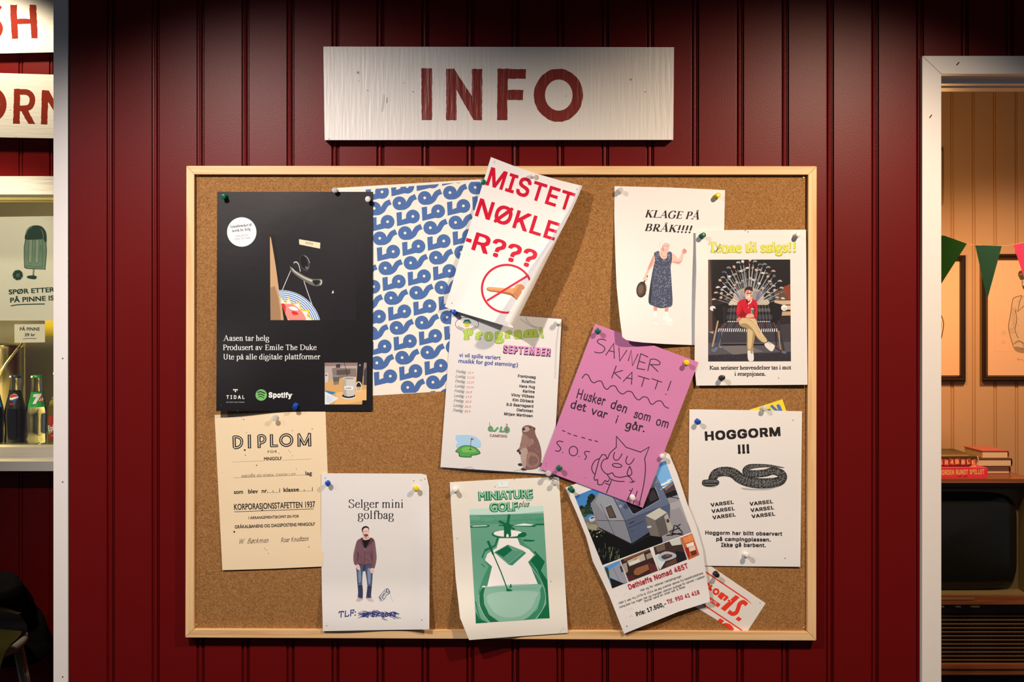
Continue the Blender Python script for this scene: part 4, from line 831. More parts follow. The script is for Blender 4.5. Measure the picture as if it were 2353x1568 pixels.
s.blob(KEY, 382, 1203, 400, 1184, 480, 1190, 604, 1196, 640, 1161, 690, 1165, 716, 1200, 712, 1245, 688, 1280, 650, 1296, 620, 1270, 590, 1238, 470, 1220, 400, 1212, n=3)
s.line((236, 160, 104), 5, 398, 1190, 500, 1200, 604, 1208); s.ell((236, 226, 214), 700, 1222, 17, 14); s.line((160, 90, 50), 3, 612, 1200, 618, 1235, 650, 1262, sm=True)
s.line(R, 18, 384, 1302, 738, 1084)
s.line((150, 140, 136), 3, 448, 76, 440, 96); s.ell((70, 64, 62), 71, 1326, 4, n=8); s.ell((70, 64, 62), 1170, 327, 4, n=8)
s.build('notice', 'tilted curling white sheet asking about lost keys in red capitals', 'paper notice')

# --- programme in a plastic sleeve
prog = thing('notice', 'white September programme sheet in a clear plastic sleeve', 'paper notice', P(1150, 900, CORK_Y - .003))
bpy.context.view_layer.update()
hp = lambda x, y: 3.0 + 2.5 * ss(820, 1090, y) + 1.2 * math.sin(x * .03)
s = Sheet([(1038.5, 714), (1290.5, 733.5), (1271, 1091), (1012, 1074)], W_PAPER, h=hp, grid=16, first=.1)
s.zoom(1000, 700, 3.8258)
def programme(s):
    s.ell((40, 36, 40), 279, 172, 102, 60, 4, n=44)
    s.blob((36, 104, 62), 243, 160, 252, 148, 262, 134, 300, 133, 308, 148, 318, 158, 280, 152); s.ell((232, 196, 70), 279, 178, 25, 21); s.flat((36, 104, 62), 244, 160, 318, 158, 312, 166, 250, 167)
    s.ell((70, 50, 20), 270, 176, 3, 4, n=8); s.ell((70, 50, 20), 289, 176, 3, 4, n=8); s.line((70, 50, 20), 2.5, 266, 187, 279, 193, 292, 186, sm=True)
    word = 'HAPPY CAMPER'
    for i, ch in enumerate(word):
        if ch == ' ': continue
        t = math.radians(148 - i * 116 / 11); x, y = 279 + 92 * math.cos(t), 172 + 53 * math.sin(t)
        a = (math.radians(90) - t) * .55; s.text((40, 36, 40), ch, x - 6 * math.cos(a), y + 6 * math.sin(a) + 1, x + 6 * math.cos(a), y - 6 * math.sin(a) + 1, 14, 'serif', style=TIMES_BOLD, up=False)
    xs = [('P', 252, 342, 316, 308), ('r', 354, 424, 314, 310), ('o', 432, 512, 316, 312), ('g', 520, 606, 310, 304), ('r', 612, 682, 303, 298), ('a', 692, 770, 299, 295), ('m', 774, 912, 294, 288), ('!', 930, 958, 290, 284)]
    for lay, st, c in ((0, (.25, .16, .05, .12), (142, 156, 62)), (1, (.19, .10, .045, .08), (178, 192, 78))):
        for ch, a, b, y0, y1 in xs: s.text(c, ch, a + lay * 3, y0 - lay * 3, b - lay * 3, y1 - lay * 3, 92 - lay * 4, 'serif', style=st, up=False)
        s.layer += 1
    s.text((52, 40, 48), 'SEPTEMBER', 596, 424, 1015, 455, 76, bold=.06); s.text((226, 132, 180), 'SEPTEMBER', 601, 420, 1011, 450, 68, bold=.02)
    B = (40, 62, 140)
    s.text(B, 'vi vil spille variert', 210, 462, 575, 486, 38, 'gill', bold=.012); s.text(B, 'musikk for god stemning:)', 205, 512, 727, 548, 38, 'gill', bold=.012)
    d = ['10.9', '10.09', '10.09', '10.09', '16.9', '17.9', '23.9', '24.9', '30.9']
    for i, v in enumerate(d):
        x, y = 182 - i * 3.4, 600 + i * 42.6
        s.text((36, 32, 36), 'Fredag' if i % 2 == 0 else 'Lordag', x, y, x + 90, y + 7, 27, 'serif', style=(.075, .03, .02, .02), shear=.35, up=False)
        s.text((206, 70, 62) if i > 3 else (222, 130, 116), v, x + 100, y + 8, x + 100 + (66 if len(v) > 4 else 54), y + 12, 20, shear=.3, up=False)
    for n, x0, y0, x1, y1 in (('Frantzvaag', 727, 640, 882, 652), ('Rulefinn', 760, 686, 878, 694), ('Hans Hug', 740, 729, 876, 738), ('Karima', 770, 773, 873, 780), ('Vinny Villbass', 668, 806, 869, 822), ('Kim Dürbeck', 681, 850, 866, 864), ('B.G Baarregaard', 627, 890, 862, 907), ('Olefonken', 715, 938, 859, 949), ('Mirjam Martinsen', 606, 973, 856, 992)):
        s.text((30, 26, 30), n, x0, y0, x1, y1, 26, bold=.022, up=False)
    # camping logo
    G = (104, 146, 104); BRN = (132, 62, 58)
    s.ell(G, 486, 1094, 24, 26); s.line(G, 17, 500, 1108, 525, 1112, 540, 1095, 555, 1082, sm=True, caps=False); s.line(G, 17, 582, 1080, 572, 1116, 600, 1118); s.ell(G, 630, 1103, 26, 30)
    s.ell((190, 120, 100), 486, 1092, 6, 5); s.ell(BRN, 629, 1108, 7, 6); s.line(BRN, 3, 476, 1038, 484, 1090); s.line(BRN, 3, 631, 1050, 629, 1105); s.line(BRN, 2.5, 620, 1052, 634, 1052, 633, 1068, 619, 1068)
    s.text(BRN, 'CAMPING', 480, 1164, 631, 1171, 24, bold=.01)
    # golf green
    s.blob((168, 196, 220), 182, 1160, 200, 1148, 290, 1148, 350, 1160, 395, 1200, 398, 1250, 350, 1258, 250, 1262, 190, 1255, 188, 1225, 200, 1210, 182, 1190)
    s.blob((30, 56, 26), 178, 1290, 230, 1246, 300, 1240, 360, 1262, 398, 1304, 370, 1322, 318, 1330, 320, 1343, 260, 1344, 212, 1336, 206, 1308)
    s.blob((86, 156, 70), 184, 1290, 232, 1250, 300, 1244, 356, 1266, 392, 1303, 366, 1318, 312, 1326, 314, 1338, 262, 1339, 218, 1332, 211, 1304)
    s.blob((122, 178, 84), 240, 1262, 300, 1252, 346, 1272, 360, 1296, 300, 1300, 240, 1296); s.ell((24, 40, 22), 309, 1276, 11, 4); s.line((60, 50, 50), 4, 316, 1176, 310, 1276); s.flat((206, 56, 50), 316, 1174, 346, 1184, 315, 1196)
    # ground squirrel
    F1, F2, F3, F4 = (128, 88, 78), (152, 112, 98), (182, 148, 132), (66, 44, 42)
    s.blob(F4, 726, 1405, 745, 1396, 765, 1402, 762, 1418, 740, 1420); s.blob(F4, 752, 1448, 775, 1436, 800, 1442, 805, 1456, 775, 1460); s.blob(F4, 905, 1400, 934, 1392, 936, 1412, 915, 1428)
    s.blob(F1, 768, 1082, 790, 1066, 825, 1062, 860, 1074, 880, 1088, 876, 1110, 885, 1150, 912, 1210, 932, 1290, 932, 1370, 915, 1425, 870, 1448, 800, 1452, 772, 1430, 758, 1380, 748, 1310, 745, 1250, 758, 1190, 768, 1140, 764, 1110)
    s.blob(F3, 760, 1240, 800, 1255, 815, 1310, 800, 1400, 790, 1440, 768, 1425, 754, 1360, 748, 1300); s.blob(F2, 770, 1140, 800, 1150, 830, 1190, 800, 1240, 762, 1245, 756, 1200)
    s.blob(F2, 820, 1300, 880, 1310, 915, 1360, 900, 1420, 850, 1440, 806, 1420, 800, 1360); s.blob(F1, 840, 1330, 885, 1340, 905, 1375, 880, 1410, 840, 1415, 822, 1380)
    s.blob(F2, 790, 1200, 850, 1180, 870, 1215, 830, 1250, 780, 1262, 735, 1290, 722, 1284, 740, 1258); s.blob(F4, 720, 1280, 738, 1276, 742, 1292, 720, 1296); s.blob(F4, 735, 1292, 752, 1298, 752, 1318, 738, 1314)
    s.blob(F3, 772, 1090, 800, 1076, 830, 1084, 825, 1108, 795, 1125, 775, 1118); s.blob(F4, 764, 1094, 780, 1084, 792, 1096, 780, 1110, 768, 1106); s.line(F4, 3, 778, 1122, 792, 1126, 806, 1118, sm=True)
    s.ell((22, 16, 18), 833, 1083, 9, 6); s.ell((96, 62, 56), 872, 1094, 9, 13)
    rnd = random.Random(3)
    for _ in range(46):
        x, y = rnd.uniform(770, 915), rnd.uniform(1180, 1430)
        s.line((F1, F3, F4)[_ % 3] if _ % 3 < 2 else (104, 70, 62), 2.2, x, y, x + rnd.uniform(-8, 3), y + rnd.uniform(8, 18), caps=False, up=False)
    for x, y in ((972, 1407), (975, 1418)): s.ell(INK, x, y, 3, n=8)
programme(s)
s.build('sheet', parent=prog)
def film(name='clear_film', fac=.03):
    m = bpy.data.materials.new(name); m.use_nodes = True; nt = m.node_tree; nt.nodes.remove(nt.nodes['Principled BSDF'])
    o = nt.nodes['Material Output']; t = nt.nodes.new('ShaderNodeBsdfTransparent'); g = nt.nodes.new('ShaderNodeBsdfGlossy'); g.inputs['Roughness'].default_value = .16
    t.inputs[0].default_value = (1, 1, 1, 1)
    x = nt.nodes.new('ShaderNodeMixShader'); x.inputs[0].default_value = fac
    tc = nt.nodes.new('ShaderNodeTexCoord'); n = nt.nodes.new('ShaderNodeTexNoise'); n.inputs['Scale'].default_value = 14; n.inputs['Detail'].default_value = 1
    bp = nt.nodes.new('ShaderNodeBump'); bp.inputs['Strength'].default_value = .6; bp.inputs['Distance'].default_value = .02
    nt.links.new(tc.outputs['Object'], n.inputs['Vector']); nt.links.new(n.outputs['Fac'], bp.inputs['Height'])
    nt.links.new(bp.outputs[0], g.inputs['Normal'])
    nt.links.new(t.outputs[0], x.inputs[1]); nt.links.new(g.outputs[0], x.inputs[2]); nt.links.new(x.outputs[0], o.inputs['Surface'])
    return m
FILM = film()
s = Sheet([(1036, 712), (1100, 722), (1200, 721), (1300, 727), (1292, 850), (1281, 1000), (1274, 1097), (1150, 1086), (1011, 1079)], FILM, h=lambda x, y: hp(x, y) + 1.1 + .5 * math.sin(x * .05 + y * .03), grid=12, thick=.05, first=.15)
SEAM = film('film_seam', .22)
for v in ((1298, 728, 1290, 850, 1279, 1000, 1272, 1095), (1272, 1094, 1150, 1084, 1013, 1076.5), (1102, 724, 1200, 723, 1297, 729)): s.line(SEAM, 3.4, *v, sm=True, caps=False)
for v in ((1195, 732, 1220, 748, 1238, 752), (1208, 728, 1216, 742, 1242, 760), (1284, 745, 1278, 800, 1276, 870), (1180, 1083, 1196, 1080, 1204, 1085), (1060, 1078, 1080, 1074, 1090, 1079)): s.line(SEAM, 2.2, *v, sm=True, caps=False)
s.build('plastic_sleeve', parent=prog)

# --- purple sheet
s = Sheet([(1367.5, 744), (1604.5, 832.5), (1585, 886), (1540, 1003), (1477, 1167.5), (1241, 1078)], mat('purple_paper', obs(196, 114, 148), .62, spec=.3, bump=(45, .1, .002)),
          h=lambda x, y: 8.6 + 2.4 * ss(1380, 1500, x) * ss(900, 1000, y) + 1.6 * ss(1450, 1600, x), grid=30, first=.1)
s.zoom(1230, 730, 3.4846); M = mat('black_marker', obs(44, 28, 34), .5)
def purple(s):
    w = 7
    ln = lambda *v, sm=False, w=w: s.line(M, w, *v, sm=sm, up=False)
    ln(565, 183, 530, 173, 500, 182, 503, 203, 545, 230, 557, 255, 535, 280, 500, 283, 475, 275, sm=True)
    ln(565, 300, 628, 208, 633, 328); ln(588, 264, 634, 277)
    ln(670, 242, 676, 348, 733, 263); ln(745, 346, 768, 262, 778, 386, 822, 294)
    ln(845, 290, 815, 408); ln(845, 290, 902, 316); ln(832, 350, 880, 365); ln(815, 408, 878, 418)
    ln(922, 334, 901, 426); ln(922, 334, 960, 334, 995, 355, 990, 378, 920, 376, sm=True); ln(925, 378, 982, 432)
    ln(648, 388, 612, 485); ln(700, 424, 634, 444, 684, 490); ln(705, 512, 775, 437, 770, 535); ln(728, 484, 776, 490)
    ln(825, 468, 912, 495); ln(872, 482, 852, 552); ln(934, 490, 1012, 518); ln(982, 508, 960, 573); ln(1086, 510, 1060, 585); s.ell(M, 1045, 615, 5, n=8, up=False)
    ln(375, 485, 400, 455, 425, 465, 445, 505, 470, 523, 500, 510, 530, 512, 550, 555, 575, 575, 605, 550, 640, 550, 665, 590, 700, 613, 740, 590, 775, 600, 800, 640, 830, 660, 865, 635, 900, 645, 920, 685, 940, 695, 975, 670, 1010, 672, 1035, 710, 1068, 727, sm=True)
    for t, a, b, c, d, cap in (('Husker', 328, 643, 552, 706, 74), ('den', 598, 722, 724, 766, 70), ('som', 786, 800, 916, 832, 66), ('om', 962, 858, 1060, 884, 66), ('det', 278, 722, 402, 756, 66), ('var', 442, 772, 570, 810, 64), ('i', 638, 842, 650, 846, 60), ('går.', 718, 885, 874, 918, 66)):
        s.text(M, t, a, b, c, d, cap, 'hand', bold=.095, up=False)
    for v in ((217, 905, 238, 912), (260, 925, 283, 935), (308, 943, 333, 950), (372, 960, 398, 967), (428, 977, 452, 983), (477, 988, 500, 995)): ln(*v)
    ln(222, 996, 190, 990, 172, 1003, 190, 1028, 204, 1050, 190, 1070, 162, 1068, sm=True); s.ell(M, 220, 1082, 4.5, n=8, up=False)
    s.ell(M, 305, 1070, 34, 38, 7, up=False); s.ell(M, 350, 1112, 4.5, n=8, up=False); ln(435, 1076, 405, 1072, 394, 1088, 410, 1115, 396, 1138, sm=True)
    ln(580, 1130, 600, 1085, 648, 1040, sm=True); ln(648, 1040, 650, 952, 728, 1040, 842, 1078, 912, 1037, 876, 1130); ln(876, 1130, 882, 1220, 866, 1350, 830, 1505, sm=True)
    ln(636, 1080, 625, 1115, 640, 1142, 668, 1135, 695, 1092, sm=True); ln(737, 1110, 725, 1150, 738, 1175, 765, 1170, 793, 1130, sm=True); s.ell(M, 655, 1185, 38, 15, 7, rot=8, up=False)
    ln(756, 1193, 736, 1245, 750, 1268, 771, 1255, 770, 1225, 756, 1193, sm=True)
    ln(580, 1130, 545, 1142, 527, 1185, 540, 1225, 575, 1254, 618, 1243, sm=True); ln(618, 1243, 640, 1273, 690, 1280, 735, 1270, 765, 1287, 782, 1316, sm=True); ln(758, 1318, 778, 1320, 796, 1310, sm=True)
    ln(575, 1254, 600, 1290, 650, 1310, 712, 1313, sm=True); ln(575, 1130, 562, 1100, 535, 1098, 512, 1135, 490, 1215, 470, 1288); ln(470, 1288, 478, 1304, 498, 1298, 500, 1335, 518, 1342, 536, 1338, 558, 1306, 580, 1316, 594, 1296)
    ln(512, 1130, 475, 1150, 452, 1200, 462, 1240, 480, 1256, sm=True); ln(610, 1306, 570, 1405); ln(560, 1328, 590, 1338); ln(780, 1370, 735, 1465); ln(755, 1383, 770, 1392); ln(816, 1392, 785, 1490)
    for x, y in ((85, 1172), (84, 1190), (402, 1284), (548, 1366), (497, 80)): s.ell(M, x, y, 3, n=8, up=False)
purple(s)
s.build('notice', 'purple sheet with a hand-drawn crying cat and marker lettering', 'paper notice')

# --- complaint about noise
hk = lambda x, y: .8 + 21 * ss(500, 800, y) ** 1.4 * (1 - .84 * ss(1430, 1600, x)) + 4.5 * ss(1480, 1412, x) * ss(440, 620, y)
s = Sheet([(1412, 428), (1540, 431), (1666, 437), (1664, 530), (1662, 795), (1596, 793.5), (1530, 791), (1478, 787.5), (1452, 784.5), (1438, 781), (1430, 775), (1424, 730), (1417, 660), (1414, 590), (1411.5, 500)], W_PAPER, h=hk, grid=12, first=.12)
s.zoom(1390, 410, 3.92)
def noise_notice(s):
    s.text(INK, 'KLAGE PÅ', 360, 351, 850, 372, 68, 'serif', style=TIMES_BOLD, shear=.27); s.text(INK, 'BRÅK!!!!', 357, 474, 788, 492, 66, 'serif', style=TIMES_BOLD, shear=.27)
    SK, SK2, DR = (236, 176, 158), (206, 138, 122), (64, 66, 84)
    s.blob((226, 214, 204), 432, 1290, 470, 1296, 488, 1322, 446, 1316); s.blob((226, 214, 204), 540, 1290, 600, 1300, 606, 1330, 560, 1326)
    s.flat(SK2, 436, 1130, 474, 1130, 468, 1200, 441, 1200); s.flat(SK2, 540, 1130, 578, 1130, 568, 1205, 540, 1205)
    s.flat((248, 240, 232), 441, 1196, 468, 1196, 464, 1250, 440, 1246); s.flat((248, 240, 232), 540, 1202, 568, 1202, 574, 1256, 540, 1254)
    s.blob((222, 208, 202), 432, 1262, 440, 1240, 462, 1240, 470, 1270, 472, 1290, 440, 1284); s.blob((232, 222, 218), 522, 1262, 540, 1246, 572, 1250, 608, 1276, 606, 1296, 560, 1290, 524, 1276)
    s.blob(SK, 445, 672, 432, 720, 405, 760, 385, 810, 364, 860, 346, 905, 352, 918, 378, 922, 380, 890, 398, 838, 440, 780, 456, 720); s.blob(SK2, 440, 690, 410, 755, 385, 815, 396, 820, 432, 765)
    s.blob(SK, 600, 672, 640, 700, 662, 728, 690, 680, 696, 660, 715, 634, 736, 650, 732, 672, 712, 684, 700, 740, 670, 772, 640, 768, 598, 750); s.blob(SK2, 604, 752, 640, 766, 672, 768, 694, 742, 668, 752, 630, 750)
    s.blob(SK2, 698, 650, 716, 632, 736, 652, 730, 674, 704, 678); s.line((150, 90, 78), 2, 708, 652, 722, 648, 730, 660, sm=True)
    s.blob(SK, 500, 640, 505, 660, 486, 668, 500, 716, 540, 730, 562, 700, 568, 664, 560, 640)
    s.blob(DR, 448, 668, 486, 655, 492, 690, 510, 720, 540, 728, 560, 710, 568, 664, 600, 668, 603, 740, 592, 800, 598, 900, 604, 1000, 607, 1140, 560, 1162, 500, 1170, 440, 1150, 394, 1120, 402, 1000, 428, 840, 450, 740, 444, 690, n=3)
    s.flat((40, 42, 54), 394, 1118, 402, 1000, 420, 900, 424, 1000, 415, 1126)
    rnd = random.Random(5)
    for _ in range(430):
        y = rnd.uniform(665, 1160); t = (y - 700) / 450; x0 = 452 - max(0, t) * 42; x1 = 596 + max(0, t) * 8
        if y < 735: x0, x1 = (452, 488) if rnd.random() < .5 else (566, 598)
        if y > 1120: x0 += 24
        x = rnd.uniform(x0 + 4, x1 - 4); a = rnd.uniform(0, 3.14)
        c = ((150, 152, 168), (112, 114, 134), (190, 190, 198))[_ % 3]
        s.line(c, 3.2, x, y, x + 6 * math.cos(a), y + 5 * math.sin(a), caps=False, up=False)
    s.line((190, 140, 90), 4, 506, 664, 516, 696, 540, 710, 558, 690, 562, 664, sm=True); s.ell((196, 150, 96), 530, 736, 5)
    # head
    s.blob(SK, 500, 590, 510, 640, 540, 660, 566, 655, 580, 630, 580, 580, 540, 560); s.blob((206, 138, 122), 502, 600, 512, 644, 536, 660, 530, 630, 520, 600)
    s.blob((226, 212, 202), 494, 610, 492, 580, 506, 556, 540, 546, 570, 550, 582, 572, 580, 592, 560, 580, 530, 584, 518, 604, 512, 630, 500, 625); s.line((188, 170, 160), 3, 500, 600, 510, 570, 540, 556, sm=True)
    s.line((120, 80, 70), 3, 534, 608, 548, 606); s.line((120, 80, 70), 3, 562, 606, 576, 608); s.line((196, 122, 108), 3, 556, 606, 560, 626, 552, 630); s.line((170, 70, 66), 3, 544, 644, 566, 644)
    # pan
    s.line((40, 30, 28), 12, 382, 882, 366, 915, 348, 940); s.ell((44, 32, 30), 330, 1002, 46, 72, rot=8); s.ell((78, 54, 46), 324, 1004, 34, 56, rot=8); s.ell((104, 76, 62), 322, 1000, 22, 40, rot=8); s.line((190, 130, 100), 4, 364, 950, 372, 1000, 364, 1050, sm=True)
    s.blob(SK, 346, 905, 352, 890, 374, 884, 384, 900, 376, 922, 356, 920)
noise_notice(s)
s.build('notice', 'white notice complaining about noise, picturing a woman holding a frying pan', 'paper notice')

# --- throne for sale
ht = lambda x, y: 6.8 + 5.5 * ss(1660, 1597, x) * ss(540, 640, y) * ss(890, 760, y) + 2.2 * ss(1700, 1850, x)
s = Sheet([(1598.5, 531), (1655, 529), (1720, 528.5), (1852, 528), (1855.5, 884.5), (1600, 886.5), (1596, 840), (1597, 720), (1600, 620)], W_PAPER, h=ht, grid=14, first=.1)
s.zoom(1580, 510, 4.0207)
def throne(s):
    s.text((150, 142, 60), 'Trone til salgs!!', 193, 287, 1000, 280, 93, 'serif', style=(.19, .13, .065, .11)); s.text((214, 204, 78), 'Trone til salgs!!', 197, 283, 995, 275, 88, 'serif', style=(.15, .10, .05, .085))
    for v in ((250, 298, 300, 200), (262, 215, 292, 285), (272, 262, 310, 205), (246, 276, 306, 236), (240, 280, 270, 265)): s.line((70, 66, 60), 3, *v, caps=False, up=False)
    s.text(INK, 'Kun seriøser henvendelser tas i mot', 203, 1367, 958, 1364, 36, 'serif', style=SLAB); s.text(INK, 'i resepsjonen.', 434, 1423, 722, 1423, 36, 'serif', style=SLAB)
    q = lambda x, y: (1580 + x / 4.0207, 510 + y / 4.0207)
    s.clip = (q(190, 350), q(948, 348), q(955, 1289), q(190, 1291))
    s.flat((42, 32, 32), 190, 350, 950, 348, 955, 1290, 190, 1291)
    s.flat((92, 66, 56), 190, 350, 206, 350, 226, 760, 232, 1040, 190, 1040); s.flat((22, 18, 20), 226, 350, 950, 350, 950, 700, 230, 720)
    s.flat((132, 56, 36), 868, 610, 950, 572, 950, 720, 900, 720); s.flat((96, 66, 50), 800, 650, 880, 620, 930, 720, 810, 730)
    for y, c in ((728, (196, 160, 128)), (775, (216, 172, 136)), (830, (190, 146, 112))): s.flat(c, 800, y, 952, y - 2, 952, y + 36, 806, y + 38)
    s.flat((60, 54, 58), 190, 1010, 955, 940, 955, 1290, 190, 1291); s.flat((84, 76, 78), 190, 1120, 955, 1110, 955, 1200, 190, 1230); s.flat((112, 100, 96), 300, 1150, 560, 1140, 700, 1200, 420, 1230)
    s.flat((48, 42, 46), 190, 1236, 955, 1206, 955, 1290, 190, 1291)
    rnd = random.Random(2)
    for _ in range(260):
        x, y = rnd.uniform(192, 950), rnd.uniform(1040, 1288); s.ell(((120, 112, 112), (34, 30, 34), (92, 84, 86))[_ % 3], x, y, rnd.uniform(1, 3.2), rnd.uniform(.8, 2), n=6, up=False)
    s.flat((170, 140, 122), 190, 1018, 240, 1010, 236, 1036)
    # fan of clubs
    s.blob((196, 160, 128), 430, 660, 500, 620, 565, 610, 640, 622, 695, 660, 700, 720, 650, 760, 480, 760, 430, 720); s.blob((214, 190, 160), 380, 770, 430, 700, 470, 740, 480, 790); s.blob((196, 170, 146), 650, 790, 680, 730, 740, 720, 750, 760)
    s.line((150, 30, 36), 5, 567, 350, 567, 560, caps=False)
    rnd = random.Random(11)
    for ringi, (r0, r1, n, a0, a1) in enumerate(((120, 395, 21, 188, 352), (110, 330, 25, 192, 348), (90, 235, 22, 195, 345))):
        for i in range(n):
            a = math.radians(a0 + (a1 - a0) * i / (n - 1) + rnd.uniform(-1.5, 1.5)); rr = r1 + rnd.uniform(-22, 10)
            x0, y0 = 566 + r0 * .7 * math.cos(a), 800 + r0 * math.sin(a); x1, y1 = 566 + rr * .80 * math.cos(a), 770 + rr * math.sin(a) * 1.04
            s.line(((190, 182, 178), (150, 142, 138), (108, 102, 104))[ringi if rnd.random() < .6 else 1], (4.5, 3.6, 3.2)[ringi], x0, y0, x1, y1, caps=False, up=False)
            d = 1 if math.cos(a) > 0 else -1
            s.line((34, 30, 32), 5, x0 + (x1 - x0) * .9, y0 + (y1 - y0) * .9, x0 + (x1 - x0) * .95, y0 + (y1 - y0) * .95, caps=False, up=False)
            c = rnd.choice([(206, 196, 190), (168, 158, 152), (92, 88, 90), (190, 150, 130), (140, 132, 128), (120, 114, 114), (70, 80, 104)])
            if rnd.random() < .65: s.add(c, [[(x1, y1 - 6), (x1 + d * 14, y1 - 9), (x1 + d * 31, y1 - 2), (x1 + d * 34, y1 + 9), (x1 + d * 16, y1 + 9), (x1, y1 + 6)]], False)
            else: s.ell(c, x1 + d * 5, y1 - 3, 15, 12, rot=rnd.uniform(-40, 40), n=12, up=False)
        s.layer += 1
    for i in range(18):
        x = 420 + i * 17; s.line((70, 84, 128), 6, x + 8, 640, 500 + i * 8, 740, caps=False, up=False)
    # bench
    BK = (24, 21, 24)
    s.flat(BK, 360, 770, 790, 768, 800, 930, 350, 930); s.flat((70, 62, 64), 370, 800, 470, 796, 470, 830, 366, 834); s.flat((88, 78, 78), 640, 800, 760, 800, 765, 830, 640, 830); s.flat((58, 52, 56), 360, 860, 780, 858, 784, 900, 356, 902)
    for i in range(26):
        x = 375 + i * 15.6; s.line((120, 112, 112) if i % 2 else (52, 48, 52), 3, x + (566 - x) * .1, 772, x, 925, caps=False, up=False)
    for i in range(20): s.ell((196, 186, 176), 376 + i * 19.8, 922, 8, 6, n=10, up=False)
    s.flat((40, 36, 40), 330, 930, 800, 928, 832, 1000, 276, 1004)
    for i in range(28):
        x = 345 + i * 16.6; s.line(((74, 84, 120), (90, 82, 84), (54, 50, 56), (130, 60, 60))[i % 4 if i % 7 else 3], 7, x, 934, 300 + i * 19.2, 990, caps=False, up=False)
    for i in range(28): s.line((226, 218, 206), 8, 292 + i * 19.7, 986, 284 + i * 19.9, 1016, caps=False, up=False)
    s.layer += 1
    for v in ((360, 760, 260, 790), (770, 752, 880, 780)): s.line(BK, 26, *v)
    s.flat(BK, 250, 800, 320, 780, 330, 930, 290, 940, 250, 860); s.flat(BK, 770, 770, 880, 780, 870, 860, 840, 930, 790, 920)
    s.ell((216, 204, 194), 232, 800, 27, 23); s.ell((40, 34, 36), 246, 810, 12, 11); s.ell((226, 214, 204), 892, 795, 28, 28); s.line((70, 62, 60), 4, 880, 800, 896, 806, 908, 792, sm=True)
    for v in ((280, 920, 230, 1150, 14, (176, 142, 112)), (300, 1000, 262, 1170, 12, (54, 70, 110)), (322, 1000, 290, 1160, 9, (120, 114, 114)), (310, 1010, 306, 1150, 8, (60, 54, 58)), (840, 920, 890, 1190, 16, (50, 46, 50)), (836, 1010, 858, 1180, 9, (190, 130, 90)), (812, 1000, 820, 1140, 10, (36, 32, 36)), (850, 1010, 852, 1130, 6, (130, 126, 128)), (800, 1150, 890, 1212, 9, (40, 38, 44))): s.line(v[5], v[4], *v[:4], up=False)
    s.layer += 1
    s.ell((96, 104, 124), 242, 1188, 26, 17); s.ell((92, 98, 116), 890, 1206, 24, 13, rot=15); s.ell((120, 122, 130), 266, 1170, 12, 9); s.ell((130, 128, 130), 304, 1158, 10, 9); s.flat(BK, 318, 1130, 720, 1128, 720, 1140, 318, 1142)
    # seated man
    KH, KD, RD, RK, SKN = (204, 170, 122), (160, 126, 86), (196, 22, 40), (140, 12, 28), (222, 158, 130)
    s.blob((222, 206, 192), 556, 1186, 580, 1180, 602, 1192, 612, 1250, 606, 1284, 572, 1288, 556, 1260); s.flat((150, 130, 120), 580, 1190, 600, 1194, 600, 1220, 584, 1216)
    s.blob(KD, 552, 960, 612, 970, 622, 1060, 606, 1150, 612, 1186, 552, 1180, 548, 1090); s.blob(KH, 560, 980, 600, 985, 600, 1060, 585, 1170, 558, 1168, 556, 1090)
    s.blob((222, 204, 188), 712, 1124, 740, 1106, 790, 1132, 806, 1152, 788, 1190, 770, 1196, 738, 1174, 716, 1150); s.line((120, 100, 92), 4, 740, 1112, 768, 1132); s.flat((40, 40, 60), 708, 1110, 740, 1098, 744, 1110, 716, 1124)
    s.blob(KH, 474, 930, 500, 890, 580, 884, 630, 900, 650, 960, 690, 1030, 736, 1098, 704, 1116, 650, 1082, 600, 1010, 556, 985, 500, 970); s.blob(KD, 480, 950, 540, 940, 600, 990, 650, 1070, 690, 1100, 650, 1082, 600, 1012, 556, 986, 504, 972); s.line(KD, 4, 560, 900, 620, 940, 670, 1030, sm=True); s.line((222, 190, 142), 6, 590, 900, 640, 960, 690, 1050, sm=True)
    s.blob(RD, 470, 738, 520, 714, 560, 716, 610, 718, 640, 745, 648, 800, 640, 880, 600, 892, 560, 890, 520, 888, 470, 880, 450, 840, 456, 780); s.blob(RK, 470, 870, 500, 820, 500, 780, 520, 830, 550, 860, 520, 880); s.blob(RK, 600, 760, 612, 820, 604, 870, 620, 860, 624, 800); s.line(RK, 5, 552, 730, 552, 800); s.line((220, 50, 64), 6, 476, 760, 462, 830, sm=True)
    s.flat((200, 190, 180), 556, 790, 566, 782, 558, 802); s.line((228, 214, 206), 9, 560, 760, 580, 745, 592, 722, sm=True); s.flat((60, 20, 28), 540, 716, 556, 712, 556, 770, 545, 750)
    s.blob(SKN, 538, 870, 565, 850, 604, 856, 612, 880, 580, 886, 545, 886); s.blob((206, 120, 100), 452, 900, 478, 880, 492, 896, 480, 916, 456, 914)
    s.flat((74, 110, 84), 584, 806, 612, 804, 612, 864, 582, 860); s.ell((186, 190, 180), 598, 805, 14, 6); s.flat((150, 176, 150), 586, 820, 592, 820, 592, 856, 586, 856); s.blob(SKN, 568, 852, 600, 850, 610, 866, 600, 880, 572, 876)
    s.blob(SKN, 545, 700, 560, 730, 590, 720, 592, 690); s.flat((212, 140, 116), 532, 632, 594, 628, 598, 690, 584, 712, 548, 712, 534, 690)
    for i in range(4):
        for j in range(4): s.flat(((226, 164, 138), (196, 122, 104), (234, 182, 158), (180, 104, 92))[(i * 3 + j * 2 + i * j) % 4], 534 + i * 15, 640 + j * 18, 549 + i * 15, 640 + j * 18, 549 + i * 15, 658 + j * 18, 534 + i * 15, 658 + j * 18, up=False)
